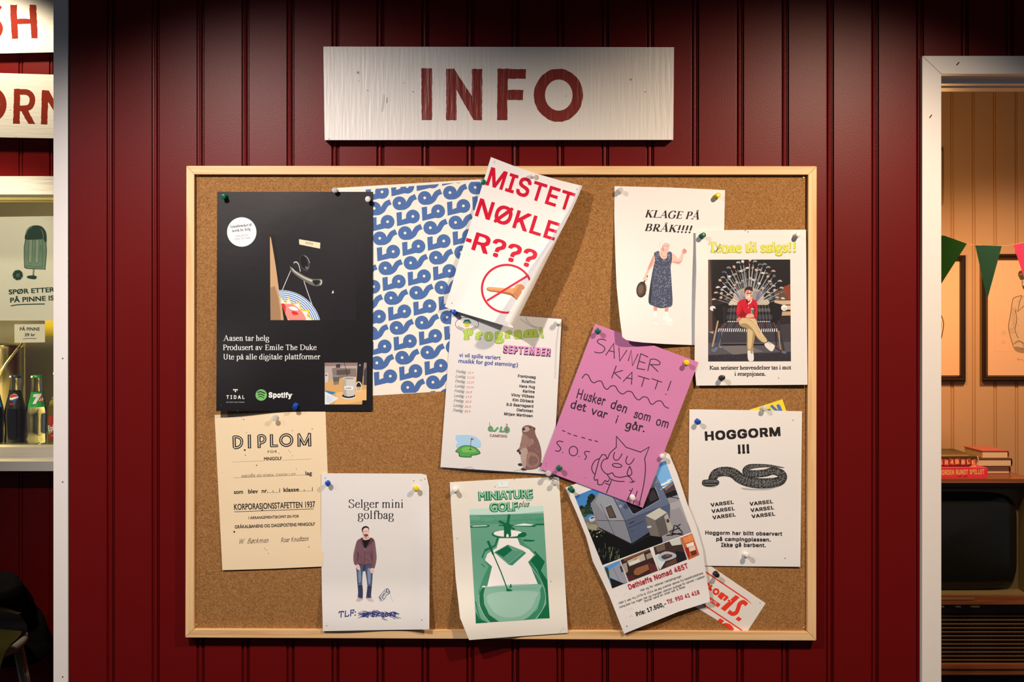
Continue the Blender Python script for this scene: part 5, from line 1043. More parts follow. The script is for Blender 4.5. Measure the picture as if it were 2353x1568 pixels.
    s.blob((46, 34, 34), 528, 660, 530, 618, 560, 598, 596, 608, 602, 640, 594, 640, 560, 628, 540, 636); s.flat((150, 90, 84), 540, 656, 592, 654, 592, 668, 540, 670); s.flat((240, 206, 190), 545, 684, 580, 682, 580, 692, 546, 693)
    s.clip = None
    for x, y in ((535, 80), (560, 92), (842, 1443)): s.ell(INK, x, y, 4, n=8)
throne(s)
s.build('notice', 'white sheet offering a throne for sale under yellow lettering, a man seated in the picture', 'paper notice')
# --- viper warning
s = Sheet([(1584, 941), (1700, 942.5), (1843, 945.5), (1839, 1303), (1718, 1302), (1616, 1300.5), (1581, 1299)], W_PAPER, h=lambda x, y: 1.6 + 1.6 * ss(1700, 1840, x) * ss(1150, 1300, y) + .7 * math.sin(y * .02), grid=18, first=.1)
s.zoom(1560, 900, 3.7344)
def viper(s):
    s.text(INK, 'HOGGORM', 225, 419, 873, 378, 80, bold=.036); s.text(INK, '!!!', 507, 532, 606, 527, 80, bold=.036)
    for a, b, c, d in ((274, 990, 472, 963), (282, 1044, 481, 1017), (290, 1098, 489, 1071), (608, 981, 809, 958), (616, 1036, 818, 1010), (625, 1088, 827, 1064)): s.text(INK, 'VARSEL', a, b, c, d, 32, bold=.03, up=False)
    s.text(INK, 'Hoggorm har blitt observert', 226, 1227, 886, 1238, 34, bold=.028); s.text(INK, 'på campingplassen.', 320, 1282, 788, 1288, 34, bold=.028); s.text(INK, 'Ikke gå barbent.', 362, 1331, 745, 1336, 34, bold=.028); s.line(INK, 2.5, 362, 1335, 461, 1337, caps=False)
    G1, G2, G3, G0 = (58, 54, 52), (104, 98, 94), (132, 126, 120), (30, 27, 26)
    s.blob((198, 184, 172), 240, 812, 300, 826, 340, 800, 330, 790, 260, 800); s.blob((176, 164, 154), 540, 826, 660, 838, 800, 828, 900, 790, 890, 800, 780, 842, 660, 848, 560, 842)
    seg1 = smooth([(905, 655), (850, 648), (760, 638), (660, 640), (600, 650), (574, 678), (590, 702), (650, 708), (740, 700), (800, 684), (850, 690)], 6)
    n1 = len(seg1); w1 = [4 + 60 * min(1, (i / n1) / .55) for i in range(n1)]
    seg2 = smooth([(838, 688), (878, 706), (890, 740), (858, 772), (780, 786), (680, 788), (590, 772), (520, 742), (478, 708), (430, 690), (370, 688), (318, 704), (292, 742), (290, 772)], 6)
    n2 = len(seg2); w2 = [66 + 28 * math.sin(min(1, i / n2 * 1.6) * 1.57) - 24 * max(0, i / n2 - .45) / .55 for i in range(n2)]
    rnd = random.Random(4)
    for seg, w in ((seg1, w1), (seg2, w2)):
        s.add(G1, strip(seg, w)); s.add(G2, strip(seg, [v * .62 for v in w])); s.layer += 2
        for i in range(4, len(seg) - 1):
            a, b = Vector(seg[i - 1]), Vector(seg[i]); t = (b - a); L_ = t.length
            if L_ < 1e-6 or w[i] < 16: continue
            t /= L_; nn = Vector((-t.y, t.x))
            for _ in range(int(L_ * w[i] / 46)):
                c = a + t * rnd.uniform(0, L_) + nn * rnd.uniform(-.47, .47) * w[i]; r = rnd.uniform(1.6, 3.4)
                s.ell((G0, G3, G1)[_ % 3], c.x, c.y, r * 1.3, r, n=6, up=False)
            if i % 2 == 0:
                for sd in (-.26, .05, .33):
                    c = b + nn * sd * w[i] + t * rnd.uniform(-3, 3); s.flat(G0, *[q for u, v in ((-5, -10), (6, -8), (4, 11), (-6, 9)) for q in (c + t * u * .8 + nn * v * w[i] / 90)], up=False)
        s.layer += 1
    s.blob(G1, 198, 782, 206, 762, 240, 756, 300, 752, 338, 764, 346, 785, 330, 806, 280, 818, 230, 816, 202, 802); s.blob(G2, 210, 774, 250, 764, 310, 762, 334, 774, 300, 780, 250, 782, 214, 786)
    s.line(G0, 5, 206, 796, 260, 790, 332, 792, sm=True); s.line(G3, 4, 210, 802, 260, 799, 320, 802, sm=True); s.ell(G0, 222, 778, 7, 6, n=10); s.line(G0, 4, 244, 776, 300, 770)
    for x, y in ((980, 246), (155, 233), (912, 1432)): s.ell(INK, x, y, 4, n=8)
viper(s)
s.build('notice', 'white sheet warning of a viper, with a grey snake across it', 'paper notice')

# --- yellow scrap behind the viper warning
s = Sheet([(1716, 944), (1798, 918), (1822, 992), (1740, 1018)], mat('yellow_paper', obs(240, 200, 52), .5, spec=.3), h=lambda x, y: .5)
s.zoom(1560, 900, 3.7344); BB = (78, 108, 160)
s.line(BB, 26, 770, 150, 810, 250, caps=False); s.line(BB, 26, 848, 112, 890, 220, caps=False, up=False); s.line(BB, 24, 790, 120, 880, 205, caps=False, up=False); s.line(BB, 16, 862, 122, 886, 180, caps=False, up=False)
s.build('flyer', 'yellow scrap with blue letters peeping out above the viper warning', 'flyer')

# --- diploma
s = Sheet([(493, 954), (620, 948.5), (748, 945.5), (753, 1087), (752, 1230), (740, 1302.5), (625, 1307.5), (511, 1311)], CREAM, h=lambda x, y: .5 + 2.6 * ss(1180, 1310, y), grid=24, first=.1)
s.zoom(480, 930, 3.92)
def diploma(s):
    q = [((226, 284), (230, 392)), ((364, 272), (366, 395)), ((450, 278), (453, 392)), ((563, 268), (565, 380)), ((812, 270), (812, 380)), ((905, 258), (909, 378))]
    arcs = [[(222, 292), (262, 294), (293, 318), (290, 362), (262, 386), (226, 390)], [(446, 284), (478, 280), (502, 296), (502, 326), (480, 344), (450, 346)]]
    for c, w in ((INK, 29), ((250, 216, 172), 7)):
        d = 0 if w == 29 else 7
        for (a, b) in q: s.line(c, w, a[0], a[1] + d, b[0], b[1] - d, caps=False, up=False)
        for a in arcs: s.line(c, w * .9, *[v for p in a for v in p], sm=True, caps=False, up=False)
        s.line(c, w * .8, 555 + d, 374, 622 - d, 372, caps=False, up=False); s.line(c, w * .9, 805 + d * .4, 262 + d, 860, 366 - d, caps=False, up=False); s.line(c, w * .9, 860, 366 - d, 912 - d * .4, 258 + d, caps=False, up=False)
        s.add(c, strip(ring(697, 321, 50, 48, 40), w * .95, True), False); s.layer += 1
    s.text(INK, 'FOR', 530, 437, 615, 434, 22, 'gill', bold=.008, track=.3); s.text(INK, 'MINIGOLF', 497, 505, 657, 500, 31, 'gill', bold=.022)
    s.line((150, 124, 96), 2, 210, 518, 495, 508, caps=False); s.line((150, 124, 96), 2, 660, 503, 922, 490, caps=False)
    s.text((70, 56, 46), 'ARBEIDERE VED HEIMDAL STADION 1.STE', 293, 657, 780, 639, 21, track=.06); s.line((120, 98, 78), 2, 220, 661, 868, 634, caps=False); s.text(INK, 'lag', 871, 637, 929, 634, 36, 'gill', bold=.018)
    for t, a, b, c, d in (('som', 226, 806, 308, 803), ('blev', 354, 801, 442, 798), ('nr.', 476, 796, 533, 794), ('i', 634, 791, 640, 791), ('klasse', 673, 787, 812, 782), ('i', 929, 779, 935, 779)): s.text(INK, t, a, b, c, d, 38, 'gill', bold=.018, up=False)
    s.text(INK, '4', 571, 789, 583, 789, 18); s.text(INK, 'c', 854, 779, 866, 779, 20); s.line((120, 98, 78), 2, 540, 795, 630, 791, caps=False); s.line((120, 98, 78), 2, 814, 782, 925, 778, caps=False)
    s.text(INK, 'KORPORASJONSSTAFETTEN 1937', 228, 950, 957, 925, 54, 'gill', bold=.012); s.line(INK, 4, 228, 967, 943, 940, caps=False)
    s.text(INK, 'I ARRANGEMENTSKOMIT.EN FOR', 358, 1034, 811, 1018, 25, 'gill', bold=.014, track=.05); s.text(INK, 'GRÅKALBANENS OG DAGSPOSTENS MINIGOLF', 233, 1117, 955, 1090, 29, 'gill', bold=.016)
    s.text(INK, 'W. Bøckman', 275, 1254, 538, 1244, 44, 'hand', bold=.05, shear=.5); s.text(INK, 'Roar Knudtzon', 650, 1242, 898, 1226, 40, 'hand', bold=.06, shear=.35)
    for x, y, r in ((323, 410, 8), (228, 1147, 8), (430, 547, 5), (313, 136, 4), (632, 440, 3), (386, 626, 4), (787, 582, 3), (328, 456, 4), (900, 1284, 4), (536, 1342, 3), (518, 1312, 3), (503, 1299, 3), (340, 254, 3), (656, 672, 2), (120, 612, 2), (752, 234, 3), (930, 220, 4), (735, 430, 3), (752, 462, 3), (718, 416, 3)): s.ell(INK, x, y, r, n=10, up=False)
diploma(s)
s.build('notice', 'cream old-fashioned diploma sheet below the black poster', 'paper notice')

# --- mini golf bag for sale
hs = lambda x, y: 2.4 + 10.5 * ss(1330, 1455, y) + 5 * ss(935, 986, x) * ss(1130, 1260, y) + 1.2 * math.sin((x - 740) * .03)
s = Sheet([(739, 1088), (850, 1088.5), (968, 1089), (980, 1092), (986, 1119), (987, 1250), (986.5, 1447), (900, 1448), (742, 1451), (740, 1380), (738, 1260)], W_PAPER, h=hs, grid=12, first=.12)
s.zoom(720, 1070, 3.9207)
def golfbag(s):
    s.text(INK, 'Selger mini', 318, 382, 810, 382, 74, 'serif'); s.text(INK, 'golfbag', 400, 483, 725, 483, 74, 'serif')
    SK, SK2, HD, HD2, JN, JN2, JN3 = (236, 186, 168), (200, 142, 124), (120, 80, 84), (92, 58, 64), (74, 80, 104), (52, 54, 74), (128, 136, 158)
    s.blob((196, 164, 154), 386, 1222, 400, 1194, 430, 1190, 446, 1200, 432, 1226, 396, 1234); s.blob((204, 172, 160), 478, 1196, 505, 1186, 536, 1212, 540, 1230, 510, 1232, 486, 1212); s.line((236, 224, 218), 5, 388, 1230, 420, 1230, 436, 1220, sm=True); s.line((236, 224, 218), 5, 500, 1226, 520, 1234, 538, 1230, sm=True)
    s.blob(JN, 388, 900, 460, 890, 532, 890, 535, 960, 528, 1080, 520, 1170, 524, 1192, 478, 1196, 476, 1180, 486, 1090, 476, 1000, 462, 940, 446, 960, 440, 1060, 446, 1190, 428, 1198, 400, 1186, 404, 1140, 396, 1060, 390, 960, n=4)
    s.blob(JN3, 408, 950, 428, 950, 430, 1040, 412, 1060, 404, 1000); s.blob(JN3, 490, 930, 514, 940, 516, 1050, 498, 1070, 488, 1000); s.blob(JN2, 404, 1090, 440, 1076, 444, 1180, 410, 1180); s.blob(JN2, 488, 1090, 520, 1080, 516, 1180, 486, 1180); s.blob(JN2, 452, 900, 472, 900, 466, 945, 450, 955); s.line(JN3, 4, 402, 1075, 440, 1070); s.line(JN3, 4, 488, 1085, 522, 1076)
    s.blob(SK, 378, 890, 396, 886, 415, 905, 424, 938, 404, 942, 386, 922); s.blob(SK, 514, 930, 544, 926, 548, 950, 536, 970, 520, 970, 512, 950); s.line(SK2, 3, 396, 905, 410, 930); s.line(SK2, 3, 522, 945, 528, 966); s.line(SK2, 3, 532, 945, 538, 962)
    s.blob(HD, 422, 660, 450, 650, 512, 652, 545, 668, 556, 700, 568, 800, 568, 850, 556, 910, 546, 928, 526, 920, 530, 880, 524, 890, 460, 900, 400, 884, 396, 896, 374, 896, 362, 860, 362, 800, 380, 720, 396, 676, n=4)
    s.blob(HD2, 396, 780, 408, 790, 404, 850, 394, 870, 396, 820); s.blob(HD2, 524, 760, 532, 800, 532, 870, 522, 840); s.line((150, 108, 110), 4, 384, 730, 370, 800, 372, 860, sm=True); s.line((150, 108, 110), 4, 548, 720, 556, 800, 554, 870, sm=True)
    for v in ((410, 800, 440, 840), (420, 850, 450, 880), (480, 840, 500, 870), (500, 780, 520, 830), (470, 780, 490, 800)): s.line(HD2, 4, *v)
    s.flat(HD2, 400, 880, 460, 894, 526, 882, 524, 892, 460, 902, 398, 890); s.line((60, 40, 44), 3, 462, 748, 462, 896); s.line((170, 150, 140), 3, 462, 745, 464, 770)
    s.blob(HD2, 424, 664, 446, 650, 448, 680, 460, 740, 464, 748, 440, 716); s.blob(HD2, 512, 652, 543, 666, 520, 706, 468, 748, 500, 690)
    s.blob((24, 20, 22), 446, 668, 508, 666, 498, 700, 466, 746, 452, 710); s.blob(SK, 450, 640, 500, 635, 508, 660, 480, 672, 452, 668); s.blob(SK2, 450, 645, 490, 650, 500, 640, 500, 656, 470, 664)
    s.blob(SK, 440, 580, 452, 556, 490, 552, 500, 580, 500, 615, 490, 636, 470, 644, 450, 630, 442, 610); s.blob(SK2, 442, 600, 450, 630, 470, 644, 458, 620, 452, 590)
    s.blob((34, 24, 24), 438, 590, 438, 566, 456, 550, 480, 547, 500, 562, 502, 590, 496, 572, 480, 562, 460, 566, 448, 580, 444, 602)
    s.line((50, 36, 34), 3, 446, 594, 472, 596, 500, 590); s.ell((206, 190, 190), 460, 602, 10, 6, w=2); s.ell((206, 190, 190), 488, 600, 9, 6, w=2); s.line(SK2, 3, 474, 598, 476, 612); s.blob((96, 58, 52), 458, 626, 472, 618, 490, 622, 494, 634, 474, 644, 460, 638); s.line((190, 100, 92), 3, 466, 629, 486, 627)
    # golf bag drawing
    BK = (50, 48, 54)
    s.blob((214, 206, 206), 588, 1192, 620, 1150, 660, 1112, 680, 1116, 688, 1140, 660, 1170, 628, 1220, 606, 1224, 590, 1208)
    for v in ((588, 1192, 620, 1150, 650, 1118, 672, 1110), (672, 1110, 690, 1145, 660, 1170, 640, 1205), (592, 1186, 616, 1200, 612, 1222), (600, 1172, 632, 1196, 628, 1216), (640, 1135, 655, 1150, 630, 1180, 622, 1200), (660, 1120, 664, 1140, 686, 1140)): s.line(BK, 4, *v, sm=True)
    s.line(BK, 7, 598, 1190, 606, 1216); s.line(BK, 7, 640, 1150, 622, 1176); s.line((150, 144, 146), 1.6, 684, 1140, 714, 1226, caps=False); s.ell(BK, 668, 1130, 12, 16, w=4)
    NV = (44, 50, 110)
    s.text(NV, 'TLF:', 232, 1370, 388, 1350, 52, 'hand', bold=.10, shear=.18); s.text(NV, '28 67 8093', 436, 1366, 744, 1360, 40, bold=.02, shear=.1)
    rnd = random.Random(9)
    for k in range(64):
        c = rnd.choice((480, 560, 640, 720)) + rnd.uniform(-40, 40); y = 1342 + rnd.uniform(-20, 22); L_ = rnd.uniform(18, 50); sl = rnd.choice((.35, .42, -.3, .5))
        s.line(NV, 2.6, c - L_, y - L_ * sl, c + L_, y + L_ * sl, caps=False, up=False)
    for v in ((615, 1372, 668, 1396), (620, 1382, 650, 1394), (404, 1328, 470, 1352)): s.line(NV, 2.6, *v, caps=False)
    for x, y in ((107, 114), (905, 138), (970, 132), (1006, 122), (120, 1444), (978, 1394)): s.ell((60, 50, 46), x, y, 4, n=8)
golfbag(s)
s.build('notice', 'white sheet selling a mini golf bag, picturing a standing man in a brown hoodie', 'paper notice')

# --- miniature golf poster
hm = lambda x, y: 1.0 + 10 * ss(1330, 1460, y) + 20 * ss(1270, 1470, y) * ss(1210, 1060, x)
s = Sheet([(1033.5, 1108.5), (1150, 1102), (1284.5, 1096), (1290, 1190), (1305, 1455), (1190, 1463), (1078, 1471.5), (1070, 1452), (1057, 1420), (1055, 1400), (1047, 1330), (1041, 1240), (1036, 1160)], IVORY, h=hm, grid=12, first=.12)
s.zoom(1010, 1080, 3.825)
def minigolf(s):
    g = lambda t: tuple(int(a + (b - a) * t) for a, b in zip((8, 98, 58), (244, 238, 222)))
    Q = lambda x, y: (1010 + x / 3.825, 1080 + y / 3.825)
    s.flat(g(.40), 261, 345, 911, 316, 968, 1306, 319, 1351)
    s.clip = (Q(261, 345), Q(911, 316), Q(968, 1306), Q(319, 1351))
    s.flat(g(.80), 255, 300, 915, 300, 915, 366, 700, 388, 480, 398, 255, 392); s.flat(g(.62), 255, 392, 480, 396, 700, 386, 915, 364, 915, 384, 700, 402, 480, 412, 255, 404); s.flat(g(.34), 255, 402, 915, 382, 918, 470, 262, 480)
    for k in range(6): s.ell(g(.40 - .02 * k), 310 + k * 115, 425 + (k % 2) * 12, 55, 18, n=14)
    s.line(g(.2), 3, 262, 466, 600, 446, 918, 438); s.line(g(.25), 2, 262, 480, 918, 462)
    for k in range(7): s.line(g(.2), 2, 270 + k * 100, 466 - k * 4, 272 + k * 100, 482 - k * 4, caps=False, up=False)
    s.flat(g(0), 262, 490, 430, 484, 444, 494, 420, 506, 262, 510); s.flat(g(.95), 275, 494, 410, 488, 424, 494, 300, 500); s.flat(g(0), 520, 484, 830, 480, 852, 492, 836, 502, 520, 494); s.flat(g(.95), 640, 492, 740, 472, 830, 484, 800, 492); s.flat(g(0), 830, 474, 920, 472, 920, 488, 850, 488)
    # windmill circle
    s.ell(g(.05), 600, 566, 142, 40); s.ell(g(1), 602, 560, 128, 30); s.blob(g(0), 690, 570, 742, 548, 766, 568, 745, 590, 700, 592); s.flat(g(0), 566, 590, 566, 520, 560, 480, 600, 470, 624, 500, 630, 580, 612, 596)
    s.line(g(0), 22, 612, 392, 596, 500, caps=False); s.line(g(0), 22, 522, 452, 600, 490, caps=False); s.line(g(0), 18, 586, 480, 580, 580, caps=False); s.line(g(0), 16, 600, 492, 660, 524, caps=False); s.blob(g(0), 572, 480, 596, 460, 626, 486, 628, 520, 600, 530, 570, 516); s.ell(g(1), 597, 582, 11, 18, n=14)
    # course
    s.flat(g(0), 735, 612, 830, 618, 842, 626, 800, 632, 740, 628); s.flat(g(0), 836, 712, 926, 808, 890, 886, 946, 970, 968, 1306, 860, 1306, 940, 1180, 930, 1050, 860, 880, 800, 800)
    s.flat(g(.08), 505, 590, 690, 596, 716, 600, 746, 652, 704, 640, 686, 604, 520, 602, 496, 672, 400, 720, 380, 778, 368, 772, 398, 698, 484, 660)
    s.flat(g(.28), 716, 598, 752, 656, 800, 690, 850, 746, 806, 790, 784, 806, 800, 840, 780, 830, 772, 800, 830, 740, 786, 694, 716, 656, 690, 604); s.flat(g(.25), 400, 800, 380, 778, 430, 850, 462, 852, 446, 840)
    s.poly(g(1), *[(x, y) for x, y in ((526, 602), (686, 602), (706, 660), (786, 700), (834, 748), (778, 812), (800, 850), (862, 1000), (376, 1034), (420, 1024), (462, 850), (400, 796), (420, 740), (502, 688))])
    s.flat(g(.25), 436, 840, 462, 852, 416, 1020, 376, 1030, 352, 1120, 340, 1080, 380, 960); s.flat(g(.2), 784, 806, 800, 800, 860, 900, 930, 1060, 934, 1130, 905, 1230, 840, 1310, 730, 1322, 860, 1230, 890, 1120, 862, 1000, 800, 850)
    s.blob(g(.52), 400, 1030, 860, 1004, 884, 1060, 884, 1130, 850, 1220, 760, 1310, 640, 1330, 520, 1332, 430, 1270, 388, 1170, 386, 1090, n=4); s.blob(g(.62), 440, 1090, 840, 1070, 840, 1140, 800, 1220, 700, 1290, 560, 1296, 460, 1230, n=4)
    s.flat(g(.02), 376, 1034, 400, 1030, 386, 1100, 392, 1180, 436, 1275, 520, 1334, 440, 1340, 372, 1250, 346, 1150, 352, 1090); s.flat(g(.98), 374, 1024, 402, 1020, 402, 1032, 374, 1036); s.line(g(.85), 4, 420, 1028, 640, 1016, 862, 1002, caps=False); s.line(g(.4), 2, 640, 1052, 850, 1040, caps=False)
    s.line(g(.72), 4, 346, 1100, 352, 1190, 392, 1280, 440, 1340, sm=True); s.line(g(.72), 4, 800, 850, 890, 980, 932, 1110, 905, 1230, 845, 1308, sm=True); s.line(g(.1), 8, 318, 1160, 340, 1260, 372, 1340, sm=True)
    s.flat(g(0), 319, 1250, 350, 1310, 430, 1345, 319, 1352)
    # pit
    s.flat(g(.25), 480, 728, 600, 660, 740, 716, 762, 732, 640, 842, 608, 836); s.flat(g(.3), 480, 726, 600, 658, 740, 714, 612, 826); s.flat(g(.02), 492, 726, 598, 668, 640, 706, 562, 768); s.flat(g(.42), 604, 668, 726, 716, 642, 708); s.flat(g(.34), 562, 768, 640, 708, 726, 716, 610, 806); s.line(g(.7), 3, 480, 728, 608, 826, 740, 716)
    s.flat(g(.05), 366, 820, 402, 858, 396, 858, 372, 836)
    # club
    s.line(g(.02), [22, 20, 18, 10, 10, 10], 424, 626, 440, 660, 470, 740, 476, 752, 540, 900, 596, 1050, caps=False); s.blob(g(.02), 586, 1052, 600, 1044, 638, 1056, 634, 1066, 600, 1070, 586, 1062); s.blob(g(.1), 614, 1036, 626, 1002, 636, 1030, 626, 1038)
    s.clip = None
    rnd = random.Random(6)
    # titles with an inline
    A, B = (14, 100, 60), (150, 196, 158)
    for c, bo in ((A, .065), (B, .006)):
        s.text(c, 'MINIATURE', 342 + (0 if bo > .03 else 7), 268, 822 - (0 if bo > .03 else 7), 246, 82 if bo > .03 else 78, 'gill', bold=bo)
        s.text(c, 'GOLF', 440 + (0 if bo > .03 else 7), 366, 690 - (0 if bo > .03 else 7), 358, 82 if bo > .03 else 78, 'gill', bold=bo)
    s.text(A, 'plus', 692, 328, 792, 324, 48, 'hand', bold=.09, shear=.35); s.text((70, 130, 96), '1986', 774, 273, 812, 271, 12); s.ell((70, 130, 96), 766, 268, 5, w=1.5, n=14)
    s.flat((226, 232, 226), 510, 112, 606, 108, 608, 152, 512, 156)
    for x, y in ((548, 122), (487, 150), (657, 86), (156, 604), (978, 982)): s.ell((60, 56, 50), x, y, 3.5, n=8)
    s.line((190, 178, 160), 2, 1052, 1432, 1090, 1384, 1104, 1404, caps=False)
minigolf(s)
s.build('poster', 'ivory sheet printed in green with a miniature golf course', 'poster')

# --- caravan for sale
hc = lambda x, y: 6.4 + 9 * ss(1330, 1470, y) + 5 * ss(1580, 1640, x - (y - 1100) * .08) * ss(1050, 1200, y)
s = Sheet([(1299, 1121), (1410, 1079), (1522, 1036), (1538, 1044), (1556, 1087), (1580, 1160), (1600, 1210), (1614, 1260), (1621, 1310), (1632, 1383), (1560, 1406), (1434, 1457), (1400, 1370), (1362, 1290), (1347, 1235), (1325, 1180)], W_PAPER, h=hc, grid=14, first=.1)
s.zoom(1280, 1020, 3.4083)
def caravan(s):
    q = lambda x, y: (1280 + x / 3.4083, 1020 + y / 3.4083)
    s.clip = (q(135, 406), q(850, 134), q(1052, 692), q(356, 952))
    s.flat((66, 122, 176), 120, 420, 860, 120, 1060, 700, 350, 960); s.flat((120, 166, 206), 640, 250, 880, 150, 930, 330, 700, 330)
    for x, y, a, b in ((830, 320, 26, 9), (860, 305, 30, 8), (880, 285, 20, 6), (845, 340, 30, 6)): s.ell((226, 222, 222), x, y, a, b, rot=-20, n=14, up=False)
    s.layer += 1
    s.flat((70, 56, 54), 810, 370, 915, 290, 940, 350, 830, 420); s.flat((132, 100, 92), 840, 345, 905, 300, 912, 320, 850, 370)
    s.flat((148, 136, 136), 820, 440, 960, 400, 1052, 690, 850, 770, 780, 560); s.flat((166, 154, 154), 880, 470, 970, 440, 1030, 620, 930, 640); s.flat((118, 106, 108), 1000, 660, 1052, 640, 1056, 700, 900, 745)
    s.flat((28, 24, 26), 830, 400, 930, 360, 945, 400, 850, 432); s.line((40, 34, 34), 6, 850, 412, 960, 430)
    rnd = random.Random(8)
    for _ in range(30): s.ell(((34, 52, 34), (22, 34, 26), (52, 74, 44))[_ % 3], rnd.uniform(190, 300), rnd.uniform(490, 560), rnd.uniform(12, 26), rnd.uniform(10, 22), n=9, up=False)
    for _ in range(24): s.ell(((30, 44, 32), (20, 30, 24))[_ % 2], rnd.uniform(238, 296), rnd.uniform(400, 480), rnd.uniform(8, 18), rnd.uniform(8, 16), n=8, up=False)
    s.line((24, 30, 24), 8, 258, 480, 252, 540, up=False); s.layer += 1
    s.flat((120, 106, 96), 205, 590, 420, 560, 500, 900, 300, 860); s.flat((14, 13, 14), 240, 660, 400, 690, 590, 800, 830, 740, 820, 790, 352, 952); s.flat((150, 140, 112), 226, 620, 320, 640, 300, 680, 244, 670)
    s.blob((176, 184, 190), 252, 580, 290, 566, 300, 596, 270, 612, 256, 606); s.flat((60, 70, 84), 262, 578, 288, 572, 290, 584, 264, 590)
    for _ in range(40):
        x, y = rnd.uniform(300, 500), rnd.uniform(820, 925); s.line(((96, 104, 66), (58, 70, 44), (140, 136, 96))[_ % 3], 3, x, y, x + rnd.uniform(-12, 12), y - rnd.uniform(14, 46), caps=False, up=False)
    for _ in range(26): s.ell(((176, 164, 120), (96, 92, 64), (60, 62, 44))[_ % 3], rnd.uniform(230, 400), rnd.uniform(630, 730), rnd.uniform(3, 9), rnd.uniform(2, 6), n=8, up=False)
    s.layer += 1
    s.flat((14, 13, 14), 400, 690, 560, 700, 900, 600, 880, 740, 600, 860, 400, 800); s.flat((148, 136, 136), 780, 560, 960, 500, 1050, 690, 830, 770)
    S1, S2, S3, LN = (128, 124, 128), (96, 102, 122), (78, 84, 104), (52, 50, 58)
    s.flat(S1, 262, 470, 330, 385, 440, 420, 530, 600, 586, 778, 560, 780, 330, 655, 300, 600); s.flat((146, 142, 146), 330, 385, 440, 420, 530, 600, 420, 610, 300, 460)
    s.flat(S2, 440, 420, 780, 250, 880, 470, 884, 584, 726, 690, 590, 780, 530, 600); s.flat(S3, 536, 604, 884, 470, 884, 584, 726, 690, 590, 780); s.flat((112, 120, 140), 440, 420, 780, 250, 800, 300, 470, 460)
    s.line(LN, 5, 440, 420, 530, 600, 588, 780); s.line(LN, 4, 310, 600, 420, 604, 530, 602); s.line(LN, 3, 340, 470, 400, 600, 450, 720); s.line((30, 28, 32), 8, 330, 660, 588, 790, 726, 716); s.line(LN, 4, 536, 606, 800, 500)
    s.flat((58, 52, 52), 376, 500, 425, 476, 470, 582, 410, 586); s.flat((88, 70, 60), 388, 506, 420, 490, 455, 574, 412, 576); s.line((172, 166, 166), 4, 376, 500, 425, 476, 472, 584, 408, 588, 376, 500); s.flat((150, 110, 92), 296, 548, 310, 552, 320, 590, 304, 584)
    s.flat((26, 22, 24), 530, 450, 590, 420, 760, 340, 810, 430, 790, 450, 610, 548, 590, 545); s.flat((54, 46, 48), 700, 385, 756, 360, 790, 430, 730, 456); s.line((140, 140, 152), 5, 530, 450, 592, 550, 612, 552, 806, 440, 770, 340)
    s.line(LN, 9, 568, 626, 602, 610); s.line(LN, 5, 560, 660, 680, 606); s.line(LN, 4, 580, 690, 596, 682); s.ell((206, 200, 190), 496, 490, 10); s.ell((90, 84, 84), 496, 490, 6); s.ell((180, 176, 176), 815, 358, 5)
    s.flat((112, 100, 92), 690, 575, 768, 600, 806, 730, 730, 720); s.flat((92, 82, 76), 768, 600, 840, 572, 870, 700, 806, 732); s.flat((196, 182, 160), 694, 565, 800, 502, 862, 540, 768, 600); s.flat((172, 158, 138), 838, 570, 864, 545, 905, 660, 872, 690); s.line((70, 62, 58), 3, 846, 600, 884, 580); s.ell((60, 54, 52), 868, 606, 12, 14); s.flat((190, 186, 186), 704, 648, 736, 642, 740, 656, 708, 662)
    for v in ((860, 720, 985, 700), (880, 690, 960, 660), (900, 720, 920, 640), (930, 640, 980, 690), (940, 650, 965, 632), (890, 700, 985, 715)): s.line((24, 22, 24), 8, *v, up=False)
    s.layer += 1
    s.clip = None
    # four small photographs
    def small(c, *v):
        s.clip = tuple(q(v[i], v[i + 1]) for i in range(0, 8, 2)); s.flat(c, *v)
    small((86, 140, 190), 368, 965, 490, 914, 552, 1086, 432, 1134); s.flat((150, 144, 150), 395, 1000, 500, 930, 560, 1080, 520, 1095, 420, 1050); s.flat((60, 58, 66), 490, 965, 512, 950, 530, 1000, 505, 1010); s.line((100, 96, 104), 3, 440, 975, 490, 1080); s.flat((24, 22, 24), 410, 1050, 520, 1095, 552, 1086, 432, 1134); s.blob((52, 66, 48), 376, 975, 400, 980, 410, 1050, 390, 1060)
    small((58, 34, 30), 497, 912, 724, 822, 790, 994, 562, 1082); s.flat((186, 168, 148), 548, 920, 680, 860, 694, 910, 566, 962); s.flat((220, 206, 188), 560, 935, 640, 900, 650, 925, 570, 955); s.flat((150, 130, 112), 694, 870, 740, 850, 752, 890, 704, 908); s.flat((160, 142, 126), 512, 945, 545, 930, 556, 1000, 536, 1020); s.flat((148, 88, 56), 600, 1000, 620, 975, 712, 944, 722, 985, 640, 1030, 606, 1028); s.flat((96, 40, 40), 716, 930, 790, 960, 790, 994, 730, 1018); s.flat((84, 34, 34), 540, 1040, 600, 1030, 620, 1060, 562, 1082); s.ell((196, 140, 84), 612, 902, 18, 12); s.flat((120, 74, 52), 520, 905, 724, 822, 728, 834, 526, 922)
